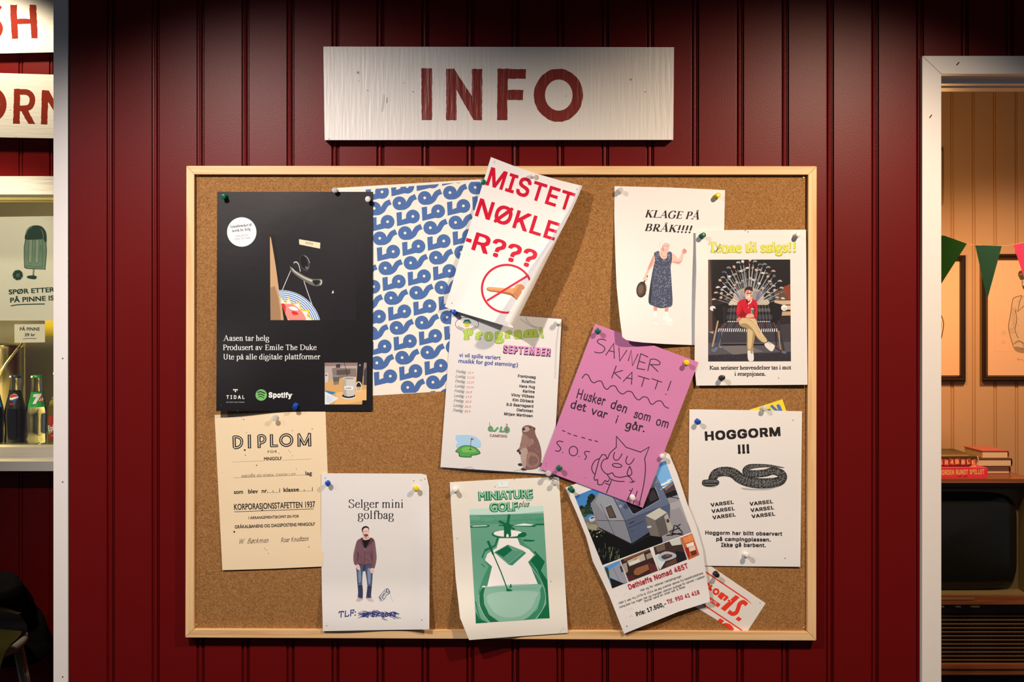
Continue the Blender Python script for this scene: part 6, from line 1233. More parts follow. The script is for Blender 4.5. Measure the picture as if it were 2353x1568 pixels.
    small((64, 42, 38), 756, 810, 962, 735, 1018, 906, 800, 992); s.flat((214, 208, 200), 756, 880, 800, 862, 850, 920, 806, 990); s.blob((176, 172, 172), 790, 880, 850, 845, 920, 860, 930, 890, 850, 920, 806, 916); s.blob((70, 62, 64), 816, 884, 860, 864, 900, 872, 896, 888, 840, 908); s.flat((150, 70, 60), 850, 870, 886, 866, 880, 880, 852, 884); s.flat((110, 88, 70), 770, 810, 840, 780, 850, 830, 786, 850); s.flat((200, 190, 176), 880, 765, 962, 735, 975, 790, 900, 800); s.flat((28, 24, 30), 930, 840, 1000, 850, 1018, 906, 940, 936); s.flat((96, 62, 44), 850, 940, 930, 900, 938, 930, 850, 970)
    small((198, 92, 50), 966, 738, 1058, 702, 1114, 870, 1030, 908); s.flat((218, 130, 76), 985, 740, 1058, 710, 1070, 760, 1000, 780); s.flat((232, 214, 196), 1010, 790, 1068, 768, 1074, 800, 1020, 812); s.flat((160, 40, 30), 1000, 815, 1030, 815, 1042, 890, 1026, 895); s.flat((222, 190, 160), 1030, 815, 1080, 800, 1086, 836, 1040, 846); s.flat((110, 40, 32), 1042, 846, 1086, 832, 1096, 866, 1056, 882); s.line((226, 150, 70), 5, 1030, 712, 1040, 760)
    s.clip = None
    RD = (178, 32, 46)
    s.text(RD, 'Dethleffs Nomad 485T', 566, 1143, 1030, 972, 42, bold=.02)
    for t, a, b, c, d in (('Hel og fin veteran campingvogn', 657, 1158, 975, 1044), ('Hatt 1 eier fra 1978 til 2014 da jeg overtok denne fra besteforeldrene', 488, 1258, 1145, 1020), ('mine.Den har ingen feil og mangler utenom pumpet til vannet i vasken', 492, 1290, 1158, 1046), ('Burde være en smal sak å fikse.', 688, 1242, 1008, 1126)): s.text((44, 38, 40), t, a, b, c, d, 18, up=False)
    s.text(INK, 'Pris: 17.500,-', 624, 1352, 858, 1266, 34, bold=.024); s.text(RD, 'Tlf. 950 41 418', 866, 1256, 1118, 1176, 34, bold=.02)
    for _ in range(36): s.ell((176, 160, 152), rnd.uniform(440, 620), rnd.uniform(1150, 1370), rnd.uniform(1, 4), 1.6, n=6, up=False)
    s.ell(INK, 547, 1430, 4, n=8)
caravan(s)
s.build('notice', 'tilted white sheet selling a caravan, with caravan photographs and a price', 'paper notice')

# --- ice cream card
s = Sheet([(1610, 1280), (1632, 1300.5), (1759.5, 1387), (1718, 1451), (1686, 1451), (1640, 1421), (1597, 1395), (1580, 1380)], mat('card_white', (.80, .78, .74), .5, spec=.3), h=lambda x, y: .6)
s.zoom(1560, 1280, 7.8417)
def ice_card(s):
    R = (232, 56, 34, .45); s.clip = tuple((1560 + x / 7.8417, 1280 + y / 7.8417) for x, y in ((390, 0), (565, 160), (1565, 838), (1235, 1342), (990, 1342), (290, 905), (157, 785)))
    s.line(R, 24, 380, 205, 1428, 912, caps=False); s.line(R, 24, 300, 768, 1150, 1336, caps=False)
    s.flat(R, 1022, 690, 1094, 732, 828, 985, 752, 932); s.line(R, 74, 1224, 868, 1160, 816, 1096, 852, 1068, 930, 1034, 1004, 966, 1030, 892, 984, sm=True, caps=False); s.flat(R, 1070, 1076, 1134, 1118, 1084, 1168, 1020, 1126)
    s.line((226, 206, 190), 34, 884, 798, 944, 800, caps=False); s.flat(R, 892, 766, 940, 800, 924, 828, 876, 794)
    s.line(R, 44, 716, 738, 760, 668, 792, 672, 796, 706, 748, 766, caps=False); s.flat(R, 700, 706, 764, 634, 886, 716, 896, 740, 826, 802, 790, 774, 838, 724, 822, 712, 768, 760, 732, 734, 780, 684, 770, 676, 728, 726)
    s.ell(R, 668, 630, 44, 44, 38, n=30); s.line(R, 42, 596, 512, 550, 570, 592, 606, caps=False); s.line(R, 36, 520, 470, 540, 500, 530, 530, sm=True, caps=False)
    s.flat(R, 480, 690, 576, 736, 752, 858, 706, 914, 568, 822, 470, 760); s.text((240, 214, 200), 'EIS', 566, 806, 668, 866, 44, 'gill')
    s.flat(R, 742, 1108, 818, 1156, 768, 1206, 690, 1160); s.line(R, 70, 800, 1240, 850, 1230, 920, 1260, 966, 1330, sm=True, caps=False); s.line(R, 40, 906, 1320, 970, 1290, caps=False)
    s.clip = None; s.ell(INK, 1461, 833, 8, 6, n=10)
ice_card(s)
s.build('flyer', 'white card with slanted red ice cream lettering in the lower right corner of the board', 'flyer')

# ------------------------------------------------------------------ push pins
PIN = {'green': (obs(10, 88, 58), .3), 'white': ((.78, .76, .73), .35), 'blue': (obs(18, 66, 150), .3), 'yellow': (obs(228, 186, 28), .3), 'black': ((.02, .018, .018), .3), 'clear': ((1, 1, 1), .02)}
STEEL = mat('pin_steel', (.6, .58, .55), .3, 1.0)
def pin_mesh(kind):
    c, r = PIN[kind]
    m = mat('pin_' + kind, c, r, trans=.6 if kind == 'clear' else 0, ior=1.45)
    bm = bmesh.new()
    lathe(bm, [(.0012, 0), (.0048, .0003), (.0054, .0012), (.0050, .0024), (.0034, .0034), (.0029, .0058), (.0030, .0080), (.0042, .0096), (.0048, .0104), (.0048, .0120), (.0042, .0126), (.0015, .0128)], 28)
    me = bpy.data.meshes.new('push_pin'); bm.to_mesh(me); bm.free(); me.materials.append(m); return me
nb = bmesh.new(); lathe(nb, [(.0005, .0005), (.0005, -.0035), (.0001, -.006)], 8)
NEEDLE = bpy.data.meshes.new('needle'); nb.to_mesh(NEEDLE); nb.free(); NEEDLE.materials.append(STEEL)
PM = {k: pin_mesh(k) for k in PIN}
# pixel of the head, millimetres off the cork at its foot, tilt (degrees right, up), label
pins = [('green', 513, 452, 2.6, 0, -10, 'green push pin in the top left corner of the black poster'),
 ('white', 845, 459, 2.6, 6, -14, 'white push pin in the top right corner of the black poster'),
 ('blue', 677, 937, 2.6, 0, -18, 'blue push pin at the foot of the black poster'),
 ('clear', 768, 437, 1.8, 3, -6, 'clear push pin above the black poster, on the corner of the blue lettered poster'),
 ('green', 1111, 418, .9, 0, 0, 'green push pin mostly hidden behind the lost-keys sheet'),
 ('white', 1225, 401, 10.6, 8, 8, 'white push pin at the top of the lost-keys sheet'),
 ('blue', 1043, 717, 5.0, -4, 6, 'blue push pin between the lost-keys sheet and the programme'),
 ('white', 1284, 740, 5.2, 5, 4, 'white push pin in the top right corner of the programme sleeve'),
 ('clear', 1261, 1089, 7.2, 4, 5, 'clear push pin on the lower edge of the programme sleeve'),
 ('white', 1045, 1126, 1.6, -5, 8, 'white push pin in the top left corner of the green golf poster'),
 ('clear', 1276, 1109, 1.6, 4, 5, 'clear push pin in the top right corner of the green golf poster'),
 ('green', 1375, 761, 9.0, 0, 0, 'green push pin in the top left corner of the purple sheet'),
 ('yellow', 1579, 834, 10.8, 0, 0, 'yellow push pin on the purple sheet'),
 ('green', 1286, 1076, 9.4, 3, 5, 'green push pin in the lower left corner of the purple sheet'),
 ('white', 1455, 1146, 11, 3, -4, 'white push pin at the bottom tip of the purple sheet'),
 ('green', 1316, 1129, 7, 20, -18, 'green push pin in the top left corner of the caravan sheet'),
 ('white', 1522, 1049, 7, 0, 0, 'white push pin in the top right corner of the caravan sheet'),
 ('clear', 1427, 436, 1.4, 10, 6, 'clear push pin in the top left corner of the noise complaint'),
 ('yellow', 1651, 448, 1.6, 12, 10, 'yellow push pin in the top right corner of the noise complaint'),
 ('green', 1617, 540, 7.6, 8, 6, 'green push pin in the top left corner of the throne sheet'),
 ('white', 1835, 539, 9.4, 8, 6, 'white push pin in the top right corner of the throne sheet'),
 ('black', 1661, 868, 7.4, 3, 6, 'black push pin at the foot of the throne sheet'),
 ('blue', 1605, 970, 2.0, 0, 0, 'blue push pin in the top left corner of the viper warning'),
 ('white', 1717, 1276, 2.4, 5, 8, 'white push pin at the foot of the viper warning'),
 ('clear', 1758, 939, .9, 5, 4, 'clear push pin in the yellow scrap'),
 ('black', 1648, 1323, .9, 5, -6, 'black push pin in the red-lettered ice cream card'),
 ('clear', 631, 962, .9, 3, -6, 'clear push pin at the top of the cream diploma'),
 ('blue', 753, 1110, 1.9, 8, 10, 'blue push pin in the top left corner of the golf bag sheet'),
 ('yellow', 957, 1123, 2.2, 8, 6, 'yellow push pin in the top right corner of the golf bag sheet')]
for kind, x, y, h, tx, ty, lab in pins:
    o = bpy.data.objects.new('push_pin', PM[kind]); COL.objects.link(o)
    R_ = Matrix.Rotation(math.radians(tx), 3, 'Z') @ Matrix.Rotation(math.radians(90 + ty * -1), 3, 'X')
    tip = P(x, y, CORK_Y - h / 1000 - .0125)
    o.matrix_world = Matrix.Translation(tip) @ R_.to_4x4() @ Matrix.Translation((0, 0, -.0125))
    tag(o, lab, 'push pin', 'push pins on the cork board')
    n = bpy.data.objects.new('needle', NEEDLE); COL.objects.link(n); n.parent = o
# ------------------------------------------------------------------ kiosk on the left
KSIGN = mat('kiosk_sign_white', (.78, .75, .69), .75, spec=.15, bump=(5.5, .22, .0035, (2.2, 28, 28)))
s = Sheet([(-90, -46), (146, -42), (146, 119.5), (-90, 125)], KSIGN, h=lambda x, y: 0, base=DK - .022, thick=17, first=.25)
s.zoom(0, 0, 2.8); KR = mat('kiosk_letter_red', (.22, .020, .009), .75, spec=.12)
s.poly(KR, *wob([(64, 32), (108, 31), (110, 121), (192, 122), (189, 30), (232, 32), (243, 246), (203, 247), (196, 152), (113, 156), (117, 248), (76, 250)]))
s.line(KR, 42, 2, 62, -30, 47, -70, 70, -62, 112, -24, 140, -2, 180, -18, 222, -56, 232, -92, 212, sm=True, caps=False)
for x, y in ((180, 238), (57, 78)): s.ell(N, x, y, 2, n=6)
s.build('sign_board', 'upper white plank sign on the kiosk, lettered SH in red', 'sign', 'kiosk signs')
s = Sheet([(-90, 165), (150, 172.5), (150, 318.5), (-90, 314)], KSIGN, h=lambda x, y: 0, base=DK - .022, thick=17, first=.25)
s.zoom(0, 0, 2.8)
a, b = ring(-56, 672, 98, 112, 36), ring(-56, 672, 56, 70, 36)
s.add(KR, [[a[k], a[(k + 1) % 36], b[(k + 1) % 36], b[k]] for k in range(36)])
s.poly(KR, *wob([(90, 572), (129, 572), (126, 797), (84, 795)])); s.line(KR, 36, 122, 592, 175, 594, 204, 620, 206, 660, 184, 692, 122, 698, sm=True, caps=False); s.poly(KR, *wob([(132, 706), (176, 702), (226, 798), (182, 797)]))
s.poly(KR, *wob([(269, 580), (311, 582), (304, 801), (264, 800)])); s.flat(KR, 290, 581, 314, 582, 410, 760, 410, 802, 400, 802, 300, 640); s.flat(KR, 382, 584, 414, 584, 410, 802, 380, 802)
for x, y in ((66, 708), (103, 880)): s.ell(N, x, y, 2, n=6)
s.build('sign_board', 'lower white plank sign on the kiosk, lettered ORN in red', 'sign', 'kiosk signs')

# window: frame, glass, ledge
win = thing('window_1', None, None, P(0, 740, DK)); tag(win, kind='structure'); bpy.context.view_layer.update()
bm = bmesh.new(); zt, zb = P(0, 405, DK - .02).z, P(0, 447, DK - .02).z
box(bm, (WIN['x0'] - .05, DK - .02, zb), (WIN['x1'] + .05, DK + .09, zt)); z0, z1 = P(0, 1028, DK - .012).z, P(0, 1054, DK - .012).z
box(bm, (WIN['x0'] - .02, DK - .012, z1), (WIN['x1'] + .02, DK + .06, z0))
for x in (WIN['x0'] - .05, WIN['x1']): box(bm, (x, DK - .02, z0), (x + .05, DK + .09, zb))
bev(bm, .0015, 2); link('window_frame', bm, mat('kiosk_white_wood', (.80, .77, .70), .4, spec=.45, bump=(5, .5, .003, (2.2, 26, 26))), win)
bm = bmesh.new(); box(bm, (WIN['x0'], DK + .088, zb - .005), (WIN['x1'], DK + .096, zb + .001)); link('glazing_bead', bm, mat('bead_cream', (.72, .62, .36), .5), win)
def pane_mat():
    m = bpy.data.materials.new('window_glass'); m.use_nodes = True; nt = m.node_tree; nt.nodes.remove(nt.nodes['Principled BSDF'])
    o = nt.nodes['Material Output']; t = nt.nodes.new('ShaderNodeBsdfTransparent'); g = nt.nodes.new('ShaderNodeBsdfGlossy'); g.inputs['Roughness'].default_value = .02
    t.inputs[0].default_value = (.95, .96, .95, 1); x = nt.nodes.new('ShaderNodeMixShader'); x.inputs[0].default_value = .045
    nt.links.new(t.outputs[0], x.inputs[1]); nt.links.new(g.outputs[0], x.inputs[2]); nt.links.new(x.outputs[0], o.inputs['Surface']); return m
DG = DK + .05
bm = bmesh.new(); box(bm, (WIN['x0'], DG, z0 - .004), (WIN['x1'], DG + .004, zb + .004)); link('pane', bm, pane_mat(), win)
bm = bmesh.new(); box(bm, (WIN['x0'] - .06, 2.69, P(0, 1083, 2.69).z), (P(230, 0, 2.69).x, 2.80, P(0, 1061, 2.69).z)); bev(bm, .002, 2)
tag(link('counter_ledge', bm, mat('ledge_white', (.80, .77, .70), .3, spec=.5)), 'white ledge under the kiosk window', 'ledge')
bm = bmesh.new(); zs = P(0, 1032, 2.93).z; box(bm, (WIN['x0'], DK + .062, zs - .03), (WIN['x1'], 3.55, zs)); box(bm, (WIN['x0'], DK + .07, 0), (WIN['x1'], DK + .11, zs - .03))
tag(link('serving_shelf', bm, mat('shelf_grey', (.42, .40, .36), .35)), 'grey shelf behind the kiosk window carrying the bottles', 'shelf')

# poster and price tag behind the glass
s = Sheet([(-90, 500), (175, 496), (175, 737), (-90, 737)], mat('kiosk_poster_paper', (.70, .68, .60), .6), h=lambda x, y: 0, base=DG + .009, thick=.3)
s.zoom(0, 400, 3.918)
def lolly(s):
    D1, D2, D3 = (.006, .035, .022), (.15, .24, .17), (.24, .33, .25)
    D1, D2, D3 = (mat('print_green_%d' % i, c, .6) for i, c in enumerate((D1, D2, D3)))
    s.blob(D1, 226, 590, 217, 822, 228, 846, 250, 855, 396, 860, 410, 848, 418, 616, 340, 570, n=3); s.blob(D2, 232, 592, 222, 815, 236, 842, 256, 849, 392, 854, 404, 840, 412, 612, 340, 580, n=3)
    s.flat(D3, 262, 592, 292, 592, 286, 798, 256, 798); s.flat(D3, 322, 592, 350, 592, 346, 800, 316, 800)
    for v in ((262, 592, 256, 795, 264, 801, 278, 800, 286, 790, 292, 592), (322, 592, 316, 795, 324, 803, 338, 802, 346, 792, 352, 592), (384, 592, 380, 836, 300, 836), (230, 826, 256, 830, 290, 828), (366, 640, 364, 700)): s.line(D1, 3, *v)
    s.blob(D1, 227, 588, 229, 540, 244, 500, 276, 472, 322, 462, 370, 470, 402, 500, 418, 540, 421, 600, 416, 616, 400, 606, 388, 588, 300, 592, n=4); s.line(D3, 4, 236, 540, 250, 504, 290, 474, sm=True); s.line(D3, 4, 372, 500, 388, 540, 388, 586, sm=True)
    s.line(D1, 14, 305, 850, 300, 915); s.line(D3, 7, 305, 852, 302, 905); s.blob(D1, 242, 924, 270, 914, 322, 918, 331, 932, 318, 948, 280, 946, 248, 938)
    s.ell(D1, 160, 911, 47, n=36)
    for i, ch in enumerate('PÅ PINNE'):
        if ch == ' ': continue
        t = math.radians(-140 + i * 44); x, y = 160 + 32 * math.cos(t), 911 + 32 * math.sin(t); a = t + math.pi / 2
        s.text(D3, ch, x - 5 * math.cos(a) - 5 * math.cos(t) * -1, y - 5 * math.sin(a) + 5 * math.sin(t), x + 5 * math.cos(a) + 5 * math.cos(t), y + 5 * math.sin(a) + 5 * math.sin(t), 12, 'gill', bold=.02, up=False)
    s.line(D3, 4, 150, 922, 154, 900, 172, 902, 168, 924, 150, 922)
    s.text(D1, 'SPØR ETTER', 79, 1084, 492, 1061, 44, 'gill', bold=.028); s.text(D1, 'PÅ PINNE IS', 92, 1158, 488, 1136, 44, 'gill', bold=.028); s.line(D1, 9, 100, 1188, 160, 1178, 250, 1174, 400, 1171, sm=True)
lolly(s)
s.build('poster', 'pale poster with a green ice lolly inside the kiosk window', 'poster')
s = Sheet([(33, 745.5), (103, 745), (103.5, 787), (33.5, 788)], mat('price_tag_paper', (.78, .74, .62), .6), h=lambda x, y: 0, base=DG + .009, thick=.3)
s.zoom(0, 400, 3.918); DT = mat('print_dark_grey', (.03, .03, .035), .6)
s.text(DT, 'PÅ PINNE', 178, 1411, 358, 1410, 30, 'gill', bold=.026); s.text(DT, '39 kr', 222, 1462, 318, 1460, 28, 'gill', bold=.026); s.line(DT, 5, 208, 1487, 250, 1482, 329, 1483, sm=True)
s.build('price_tag', 'small cream price tag reading 39 kr inside the kiosk window', 'price tag')

# bottles: (height, radius) in millimetres
PROF = [(0, 25), (3, 28.5), (10, 29.5), (30, 29), (60, 28.3), (88, 29.5), (100, 30), (106, 29.2), (114, 29), (132, 25.5), (150, 21), (166, 17.5), (182, 15.2), (196, 13.8), (202, 14.6), (207, 14.6), (209, 13.4), (214, 13.2)]
APPLE = [(0, 27), (3, 30), (10, 31), (120, 31), (132, 29.5), (142, 25), (150, 19), (158, 14), (170, 12.4), (205, 11.6), (212, 12.8), (216, 12.8), (218, 12), (224, 12)]
def prof_r(prof, h):
    for (a, ra), (b, rb) in zip(prof, prof[1:]):
        if a <= h <= b: return ra + (rb - ra) * (h - a) / (b - a)
    return prof[-1][1] if h > prof[-1][0] else prof[0][1]
class Label(Sheet):
    """a label wrapped round a bottle: printed in photo pixels, folded onto the glass"""
    def wrap(s, x0, d, base_z, prof): s.c = (x0, d, base_z, prof); return s
    def surf(s, x, y, lift):
        x0, d, bz, prof = s.c; p = P(x, y, d - .028)
        h = (p.z - bz) * 1000; r = (prof_r(prof, h) + .35 + lift) / 1000
        dx = max(-r * .985, min(r * .985, p.x - x0)); return Vector((x0 + dx, d - math.sqrt(r * r - dx * dx), p.z))
GLASS = mat('bottle_glass', (.93, .97, .93), .02, trans=1.0, ior=1.5)
AMBER = mat('amber_glass', (.70, .62, .12), .04, trans=1.0, ior=1.45)
COLA = mat('cola', (.012, .004, .003), .08, spec=.6); LEMON = mat('lemon_water', (.95, .97, .93), .0, trans=1.0, ior=1.33)
def bottle(px, label, prof, glass, liquid, fill, cap, capc, group):
    d = 2.93; x0 = P(px, 0, d).x; z = P(0, 1032, d).z
    b = thing('bottle', label, 'bottle', (x0, d, z), group); bpy.context.view_layer.update()
    M = Matrix.Translation((x0, d, z))
    bm = bmesh.new(); lathe(bm, [(r / 1000, h / 1000) for h, r in prof], 40, 0, M); link('glass', bm, glass, b, True)
    if liquid:
        bm = bmesh.new(); top = fill; pts = [(max(1, r - 1.6) / 1000, (h + 3 if h < 3 else h) / 1000) for h, r in prof if h < top] + [((prof_r(prof, top) - 1.6) / 1000, top / 1000)]
        lathe(bm, pts, 40, 0, M); link('drink', bm, liquid, b, True)
    hc = prof[-1][0]; rc = prof[-1][1]
    bm = bmesh.new(); pr = [(rc + 1.6, hc - 5), (rc + 2.0, hc - 3), (rc + 1.2, hc + 1.2), (rc - 1.5, hc + 3), (.5, hc + 3.2)]
    rings = []
    for k, (r, h) in enumerate(pr):
        rings.append([bm.verts.new(M @ Vector(((r + (.5 if k < 2 and i % 2 else 0)) * math.cos(2 * math.pi * i / 42) / 1000, (r + (.5 if k < 2 and i % 2 else 0)) * math.sin(2 * math.pi * i / 42) / 1000, h / 1000))) for i in range(42)])
    for q, w in zip(rings, rings[1:]):
        for i in range(42): bm.faces.new((q[i], q[(i + 1) % 42], w[(i + 1) % 42], w[i]))
    bm.faces.new(rings[-1]); bm.faces.new(rings[0][::-1]); link('cap', bm, mat('cap_' + cap, capc, .35, .3), b)
    return b, x0, d, z
GR = 'bottles behind the kiosk window'
b, x0, d, z = bottle(-16, 'dark bottle with a blue label, cut by the left edge, beside the dark cola bottle', PROF, GLASS, COLA, 176, 'navy', (.02, .04, .16), GR)
s = Label([(-38, 902), (6, 902), (9.5, 937), (-42, 937)], mat('label_blue', (.02, .20, .42), .4), grid=3, first=.1).wrap(x0, d, z, PROF); s.zoom(0, 720, 3.918); s.text((230, 230, 230), '0', 18, 842, 26, 841, 16); s.build('label', parent=b)
b, x0, d, z = bottle(35, 'dark cola bottle with a navy cap and a round red, white and blue badge', PROF, GLASS, COLA, 172, 'navy', (.02, .04, .16), GR)
s = Label([(13.5, 902), (55, 902), (59, 940), (12, 940)], mat('label_black', (.012, .01, .012), .35), grid=3, first=.1).wrap(x0, d, z, PROF); s.zoom(0, 720, 3.918)
s.ell((236, 232, 226), 109, 763, 34, n=36); s.blob((206, 40, 40), 78, 764, 84, 742, 104, 732, 128, 738, 141, 752, 120, 756, 98, 762, n=4); s.blob((30, 70, 150), 84, 782, 100, 782, 122, 774, 142, 764, 138, 782, 118, 796, 96, 795, n=4)
s.text((206, 50, 50), 'MAX', 80, 830, 120, 826, 18, 'gill', bold=.02, shear=.2); s.text((200, 196, 190), '0,5', 188, 840, 210, 838, 9); s.build('label', parent=b)
b, x0, d, z = bottle(84, 'clear lemonade bottle with a green cap and a green label', PROF, GLASS, LEMON, 168, 'green', (.03, .36, .08), GR)
s = Label([(66.5, 901.5), (102.5, 901.5), (107, 936.5), (61, 936.5)], mat('label_green', (.02, .38, .09), .4), grid=3, first=.1).wrap(x0, d, z, PROF); s.zoom(0, 720, 3.918)
s.blob((90, 190, 60), 380, 800, 400, 780, 414, 820, 410, 846, 390, 846); s.ell((206, 50, 40), 350, 778, 22, 25, n=26); s.text((245, 240, 230), 'up', 334, 792, 368, 784, 30, bold=.02, shear=.2)
s.flat((20, 90, 40), 290, 734, 350, 730, 346, 752, 318, 822, 290, 826, 316, 760, 288, 764); s.flat((245, 240, 230), 287, 732, 346, 727, 343, 748, 315, 818, 288, 820, 313, 756, 286, 760); s.ell((190, 190, 60), 370, 748, 9, 8, n=14); s.text((236, 230, 220), '0,5', 398, 835, 414, 832, 9); s.build('label', parent=b)
b, x0, d, z = bottle(134, 'amber juice bottle with a gold cap and a red label, half behind the white post', APPLE, AMBER, None, 0, 'gold', (.62, .44, .08), GR)
s = Label([(111, 957), (156, 957), (156, 1009), (111, 1009)], mat('label_red', (.48, .03, .02), .4), grid=3, first=.1).wrap(x0, d, z, APPLE); s.zoom(0, 720, 3.918)
s.blob((200, 40, 30), 440, 940, 475, 950, 470, 990, 440, 990); s.blob((160, 190, 70), 432, 1040, 460, 1070, 440, 1090); s.blob((230, 180, 60), 480, 1000, 530, 990, 530, 1090, 490, 1080); s.text((245, 238, 226), 'Eple', 434, 1062, 530, 1044, 50, 'gill', bold=.03); s.text((240, 220, 200), '100', 462, 1108, 490, 1107, 12); s.build('label', parent=b)

# things behind the bottles
pan_y = 3.25; pan_z = zs
kettle = thing('saucepan', 'steel saucepan with a bent metal handle in the back of the kiosk', 'saucepan', (P(8, 0, pan_y).x, pan_y, pan_z))
bpy.context.view_layer.update()
PAN_STEEL = mat('brushed_steel', (.62, .56, .46), .22, 1.0)
M = Matrix.Translation((P(8, 0, pan_y).x, pan_y, pan_z)); pan_h = P(0, 795, pan_y).z - pan_z
bm = bmesh.new()
lathe(bm, [(.055, 0), (.058, .004), (.058, pan_h * .55), (.060, pan_h * .56), (.060, pan_h - .01), (.062, pan_h), (.05, pan_h + .004), (.01, pan_h + .01)], 40, 0, M)
link('body', bm, PAN_STEEL, kettle)
bm = bmesh.new()
rod = [P(50, 788, 3.1), P(40, 802, 3.1), P(28, 818, 3.1), P(14, 836, 3.1), P(4, 852, 3.1), P(-4, 872, 3.12), P(-10, 900, 3.2)]
tube(bm, rod, .0042, 10)
link('handle', bm, PAN_STEEL, kettle)
bm = bmesh.new(); box(bm, (P(58, 0, 3.4).x, 3.40, zs), (P(128, 0, 3.4).x, 3.52, P(0, 775, 3.4).z)); bev(bm, .004, 2)
tag(link('metal_cabinet', bm, mat('cabinet_grey', (.30, .30, .30), .3, .6)), 'grey metal cabinet behind the lemonade bottle in the kiosk', 'cabinet')
bm = bmesh.new(); box(bm, (P(100, 0, 3.4).x, 3.41, P(0, 775, 3.4).z + .001), (P(190, 0, 3.4).x, 3.50, P(0, 735, 3.4).z)); bev(bm, .004, 2)
tag(link('box', bm, mat('box_yellow', (.62, .50, .03), .5)), 'yellow box behind the glass beside the price tag', 'box')

# stool with a dark coat
dC = 2.42; u = K * dC
st = thing('bar_stool', 'metal-legged stool under the dark coat by the kiosk', 'stool', (P(-90, 0, dC).x, dC, 0)); bpy.context.view_layer.update()
zs_ = P(0, 1470, dC).z; M = Matrix.Translation((P(-90, 0, dC).x, dC, 0))
bm = bmesh.new(); lathe(bm, [(.10, zs_ - .03), (.140, zs_ - .028), (.149, zs_ - .014), (.146, zs_ - .003), (.12, zs_)], 48, 0, M); link('seat', bm, mat('seat_beige', (.30, .26, .20), .5), st)
LEG = mat('leg_metal', (.34, .34, .27), .3, .7)
for a in (-.62, .62, 2.5, 3.8):
    bm = bmesh.new(); c, s_ = math.cos(a), math.sin(a); x0 = P(-90, 0, dC).x
    tube(bm, [(x0 + c * .125, dC + s_ * .125, zs_ - .03), (x0 + c * .25, dC + s_ * .25, .0)], .0125, 14); link('leg', bm, LEG, st)
bm = bmesh.new(); pts = [(P(-90, 0, dC).x + .205 * math.cos(2 * math.pi * i / 40), dC + .205 * math.sin(2 * math.pi * i / 40), .26) for i in range(41)]; tube(bm, pts, .008, 8); link('foot_ring', bm, LEG, st)
COAT = mat('coat_black', (.006, .005, .005), .9, spec=.1, bump=(220, .4, .003)); OLIVE = mat('coat_olive', (.035, .028, .006), .95, spec=.05, bump=(260, .5, .003))
ct = thing('coat', 'black coat slumped over the stool below the kiosk window', 'coat', P(-80, 1480, dC)); bpy.context.view_layer.update()
right = [(1320, 4), (1326, 30), (1338, 44), (1352, 54), (1378, 66), (1402, 79), (1416, 92), (1434, 101), (1455, 107), (1476, 109.5), (1484, 114), (1494, 114.5), (1506, 106), (1514, 96), (1516, 84)]
bm = bmesh.new(); rows = []
for k, (y, xr) in enumerate(right):
    xl = -230 + 20 * math.sin(k * .8) + (60 - 4 * k if k < 3 else 0); c = (xl + xr) / 2; w = (xr - xl) / 2; dep = (.045 + .075 * ss(1320, 1400, y)) * (1 - .35 * ss(1362, 1396, y)); dc = dC + .06 + .19 * ss(1362, 1396, y)
    row = []
    for i in range(40):
        t = 2 * math.pi * i / 40; q = P(c, y, dc); e = 1 + .05 * math.sin(t * 7 + k * .7) * ss(1330, 1380, y) * abs(math.sin(t))
        row.append(bm.verts.new((q.x + w * K * dc * math.copysign(abs(math.cos(t)) ** .7, math.cos(t)), dc + dep * e * math.sin(t), q.z + .006 * math.sin(t * 5 + k))))
    rows.append(row)
for a, b in zip(rows, rows[1:]):
    for i in range(40): bm.faces.new((a[i], a[(i + 1) % 40], b[(i + 1) % 40], b[i]))
bm.faces.new(rows[0]); bm.faces.new(rows[-1][::-1]); bmesh.ops.recalc_face_normals(bm, faces=bm.faces)
bmesh.ops.subdivide_edges(bm, edges=bm.edges[:], cuts=1, use_grid_fill=True, smooth=.6); link('body', bm, COAT, ct, True)
s = Sheet([(-180, 1398), (-60, 1392), (10, 1396), (34, 1404), (50, 1409), (30, 1416), (-10, 1412), (-180, 1420)], OLIVE, h=lambda x, y: 8 * math.sin(y * .2) + 4 * math.sin(x * .06), grid=8, base=dC - .045, thick=6); s.build('fold', parent=ct)
s = Sheet([(-180, 1390), (-40, 1392), (48, 1414), (62, 1438), (63, 1452), (56, 1460), (46, 1468), (26, 1484), (-180, 1520)], COAT, h=lambda x, y: 5 * math.sin(x * .05) ** 2 + 5 * math.sin(y * .09) ** 2, grid=8, base=dC - .158, thick=5); s.build('drape', parent=ct)
s = Sheet([(-180, 1432), (-60, 1440), (20, 1448), (50, 1451), (48, 1459), (40, 1468), (26, 1480), (12, 1498), (2, 1530), (-10, 1590), (-180, 1600)], OLIVE, h=lambda x, y: 30 * ss(1440, 1500, y) + 9 * math.sin(x * .07 + y * .02) * ss(1440, 1480, y), grid=8, base=dC - .176, thick=5); s.build('lapel', parent=ct)
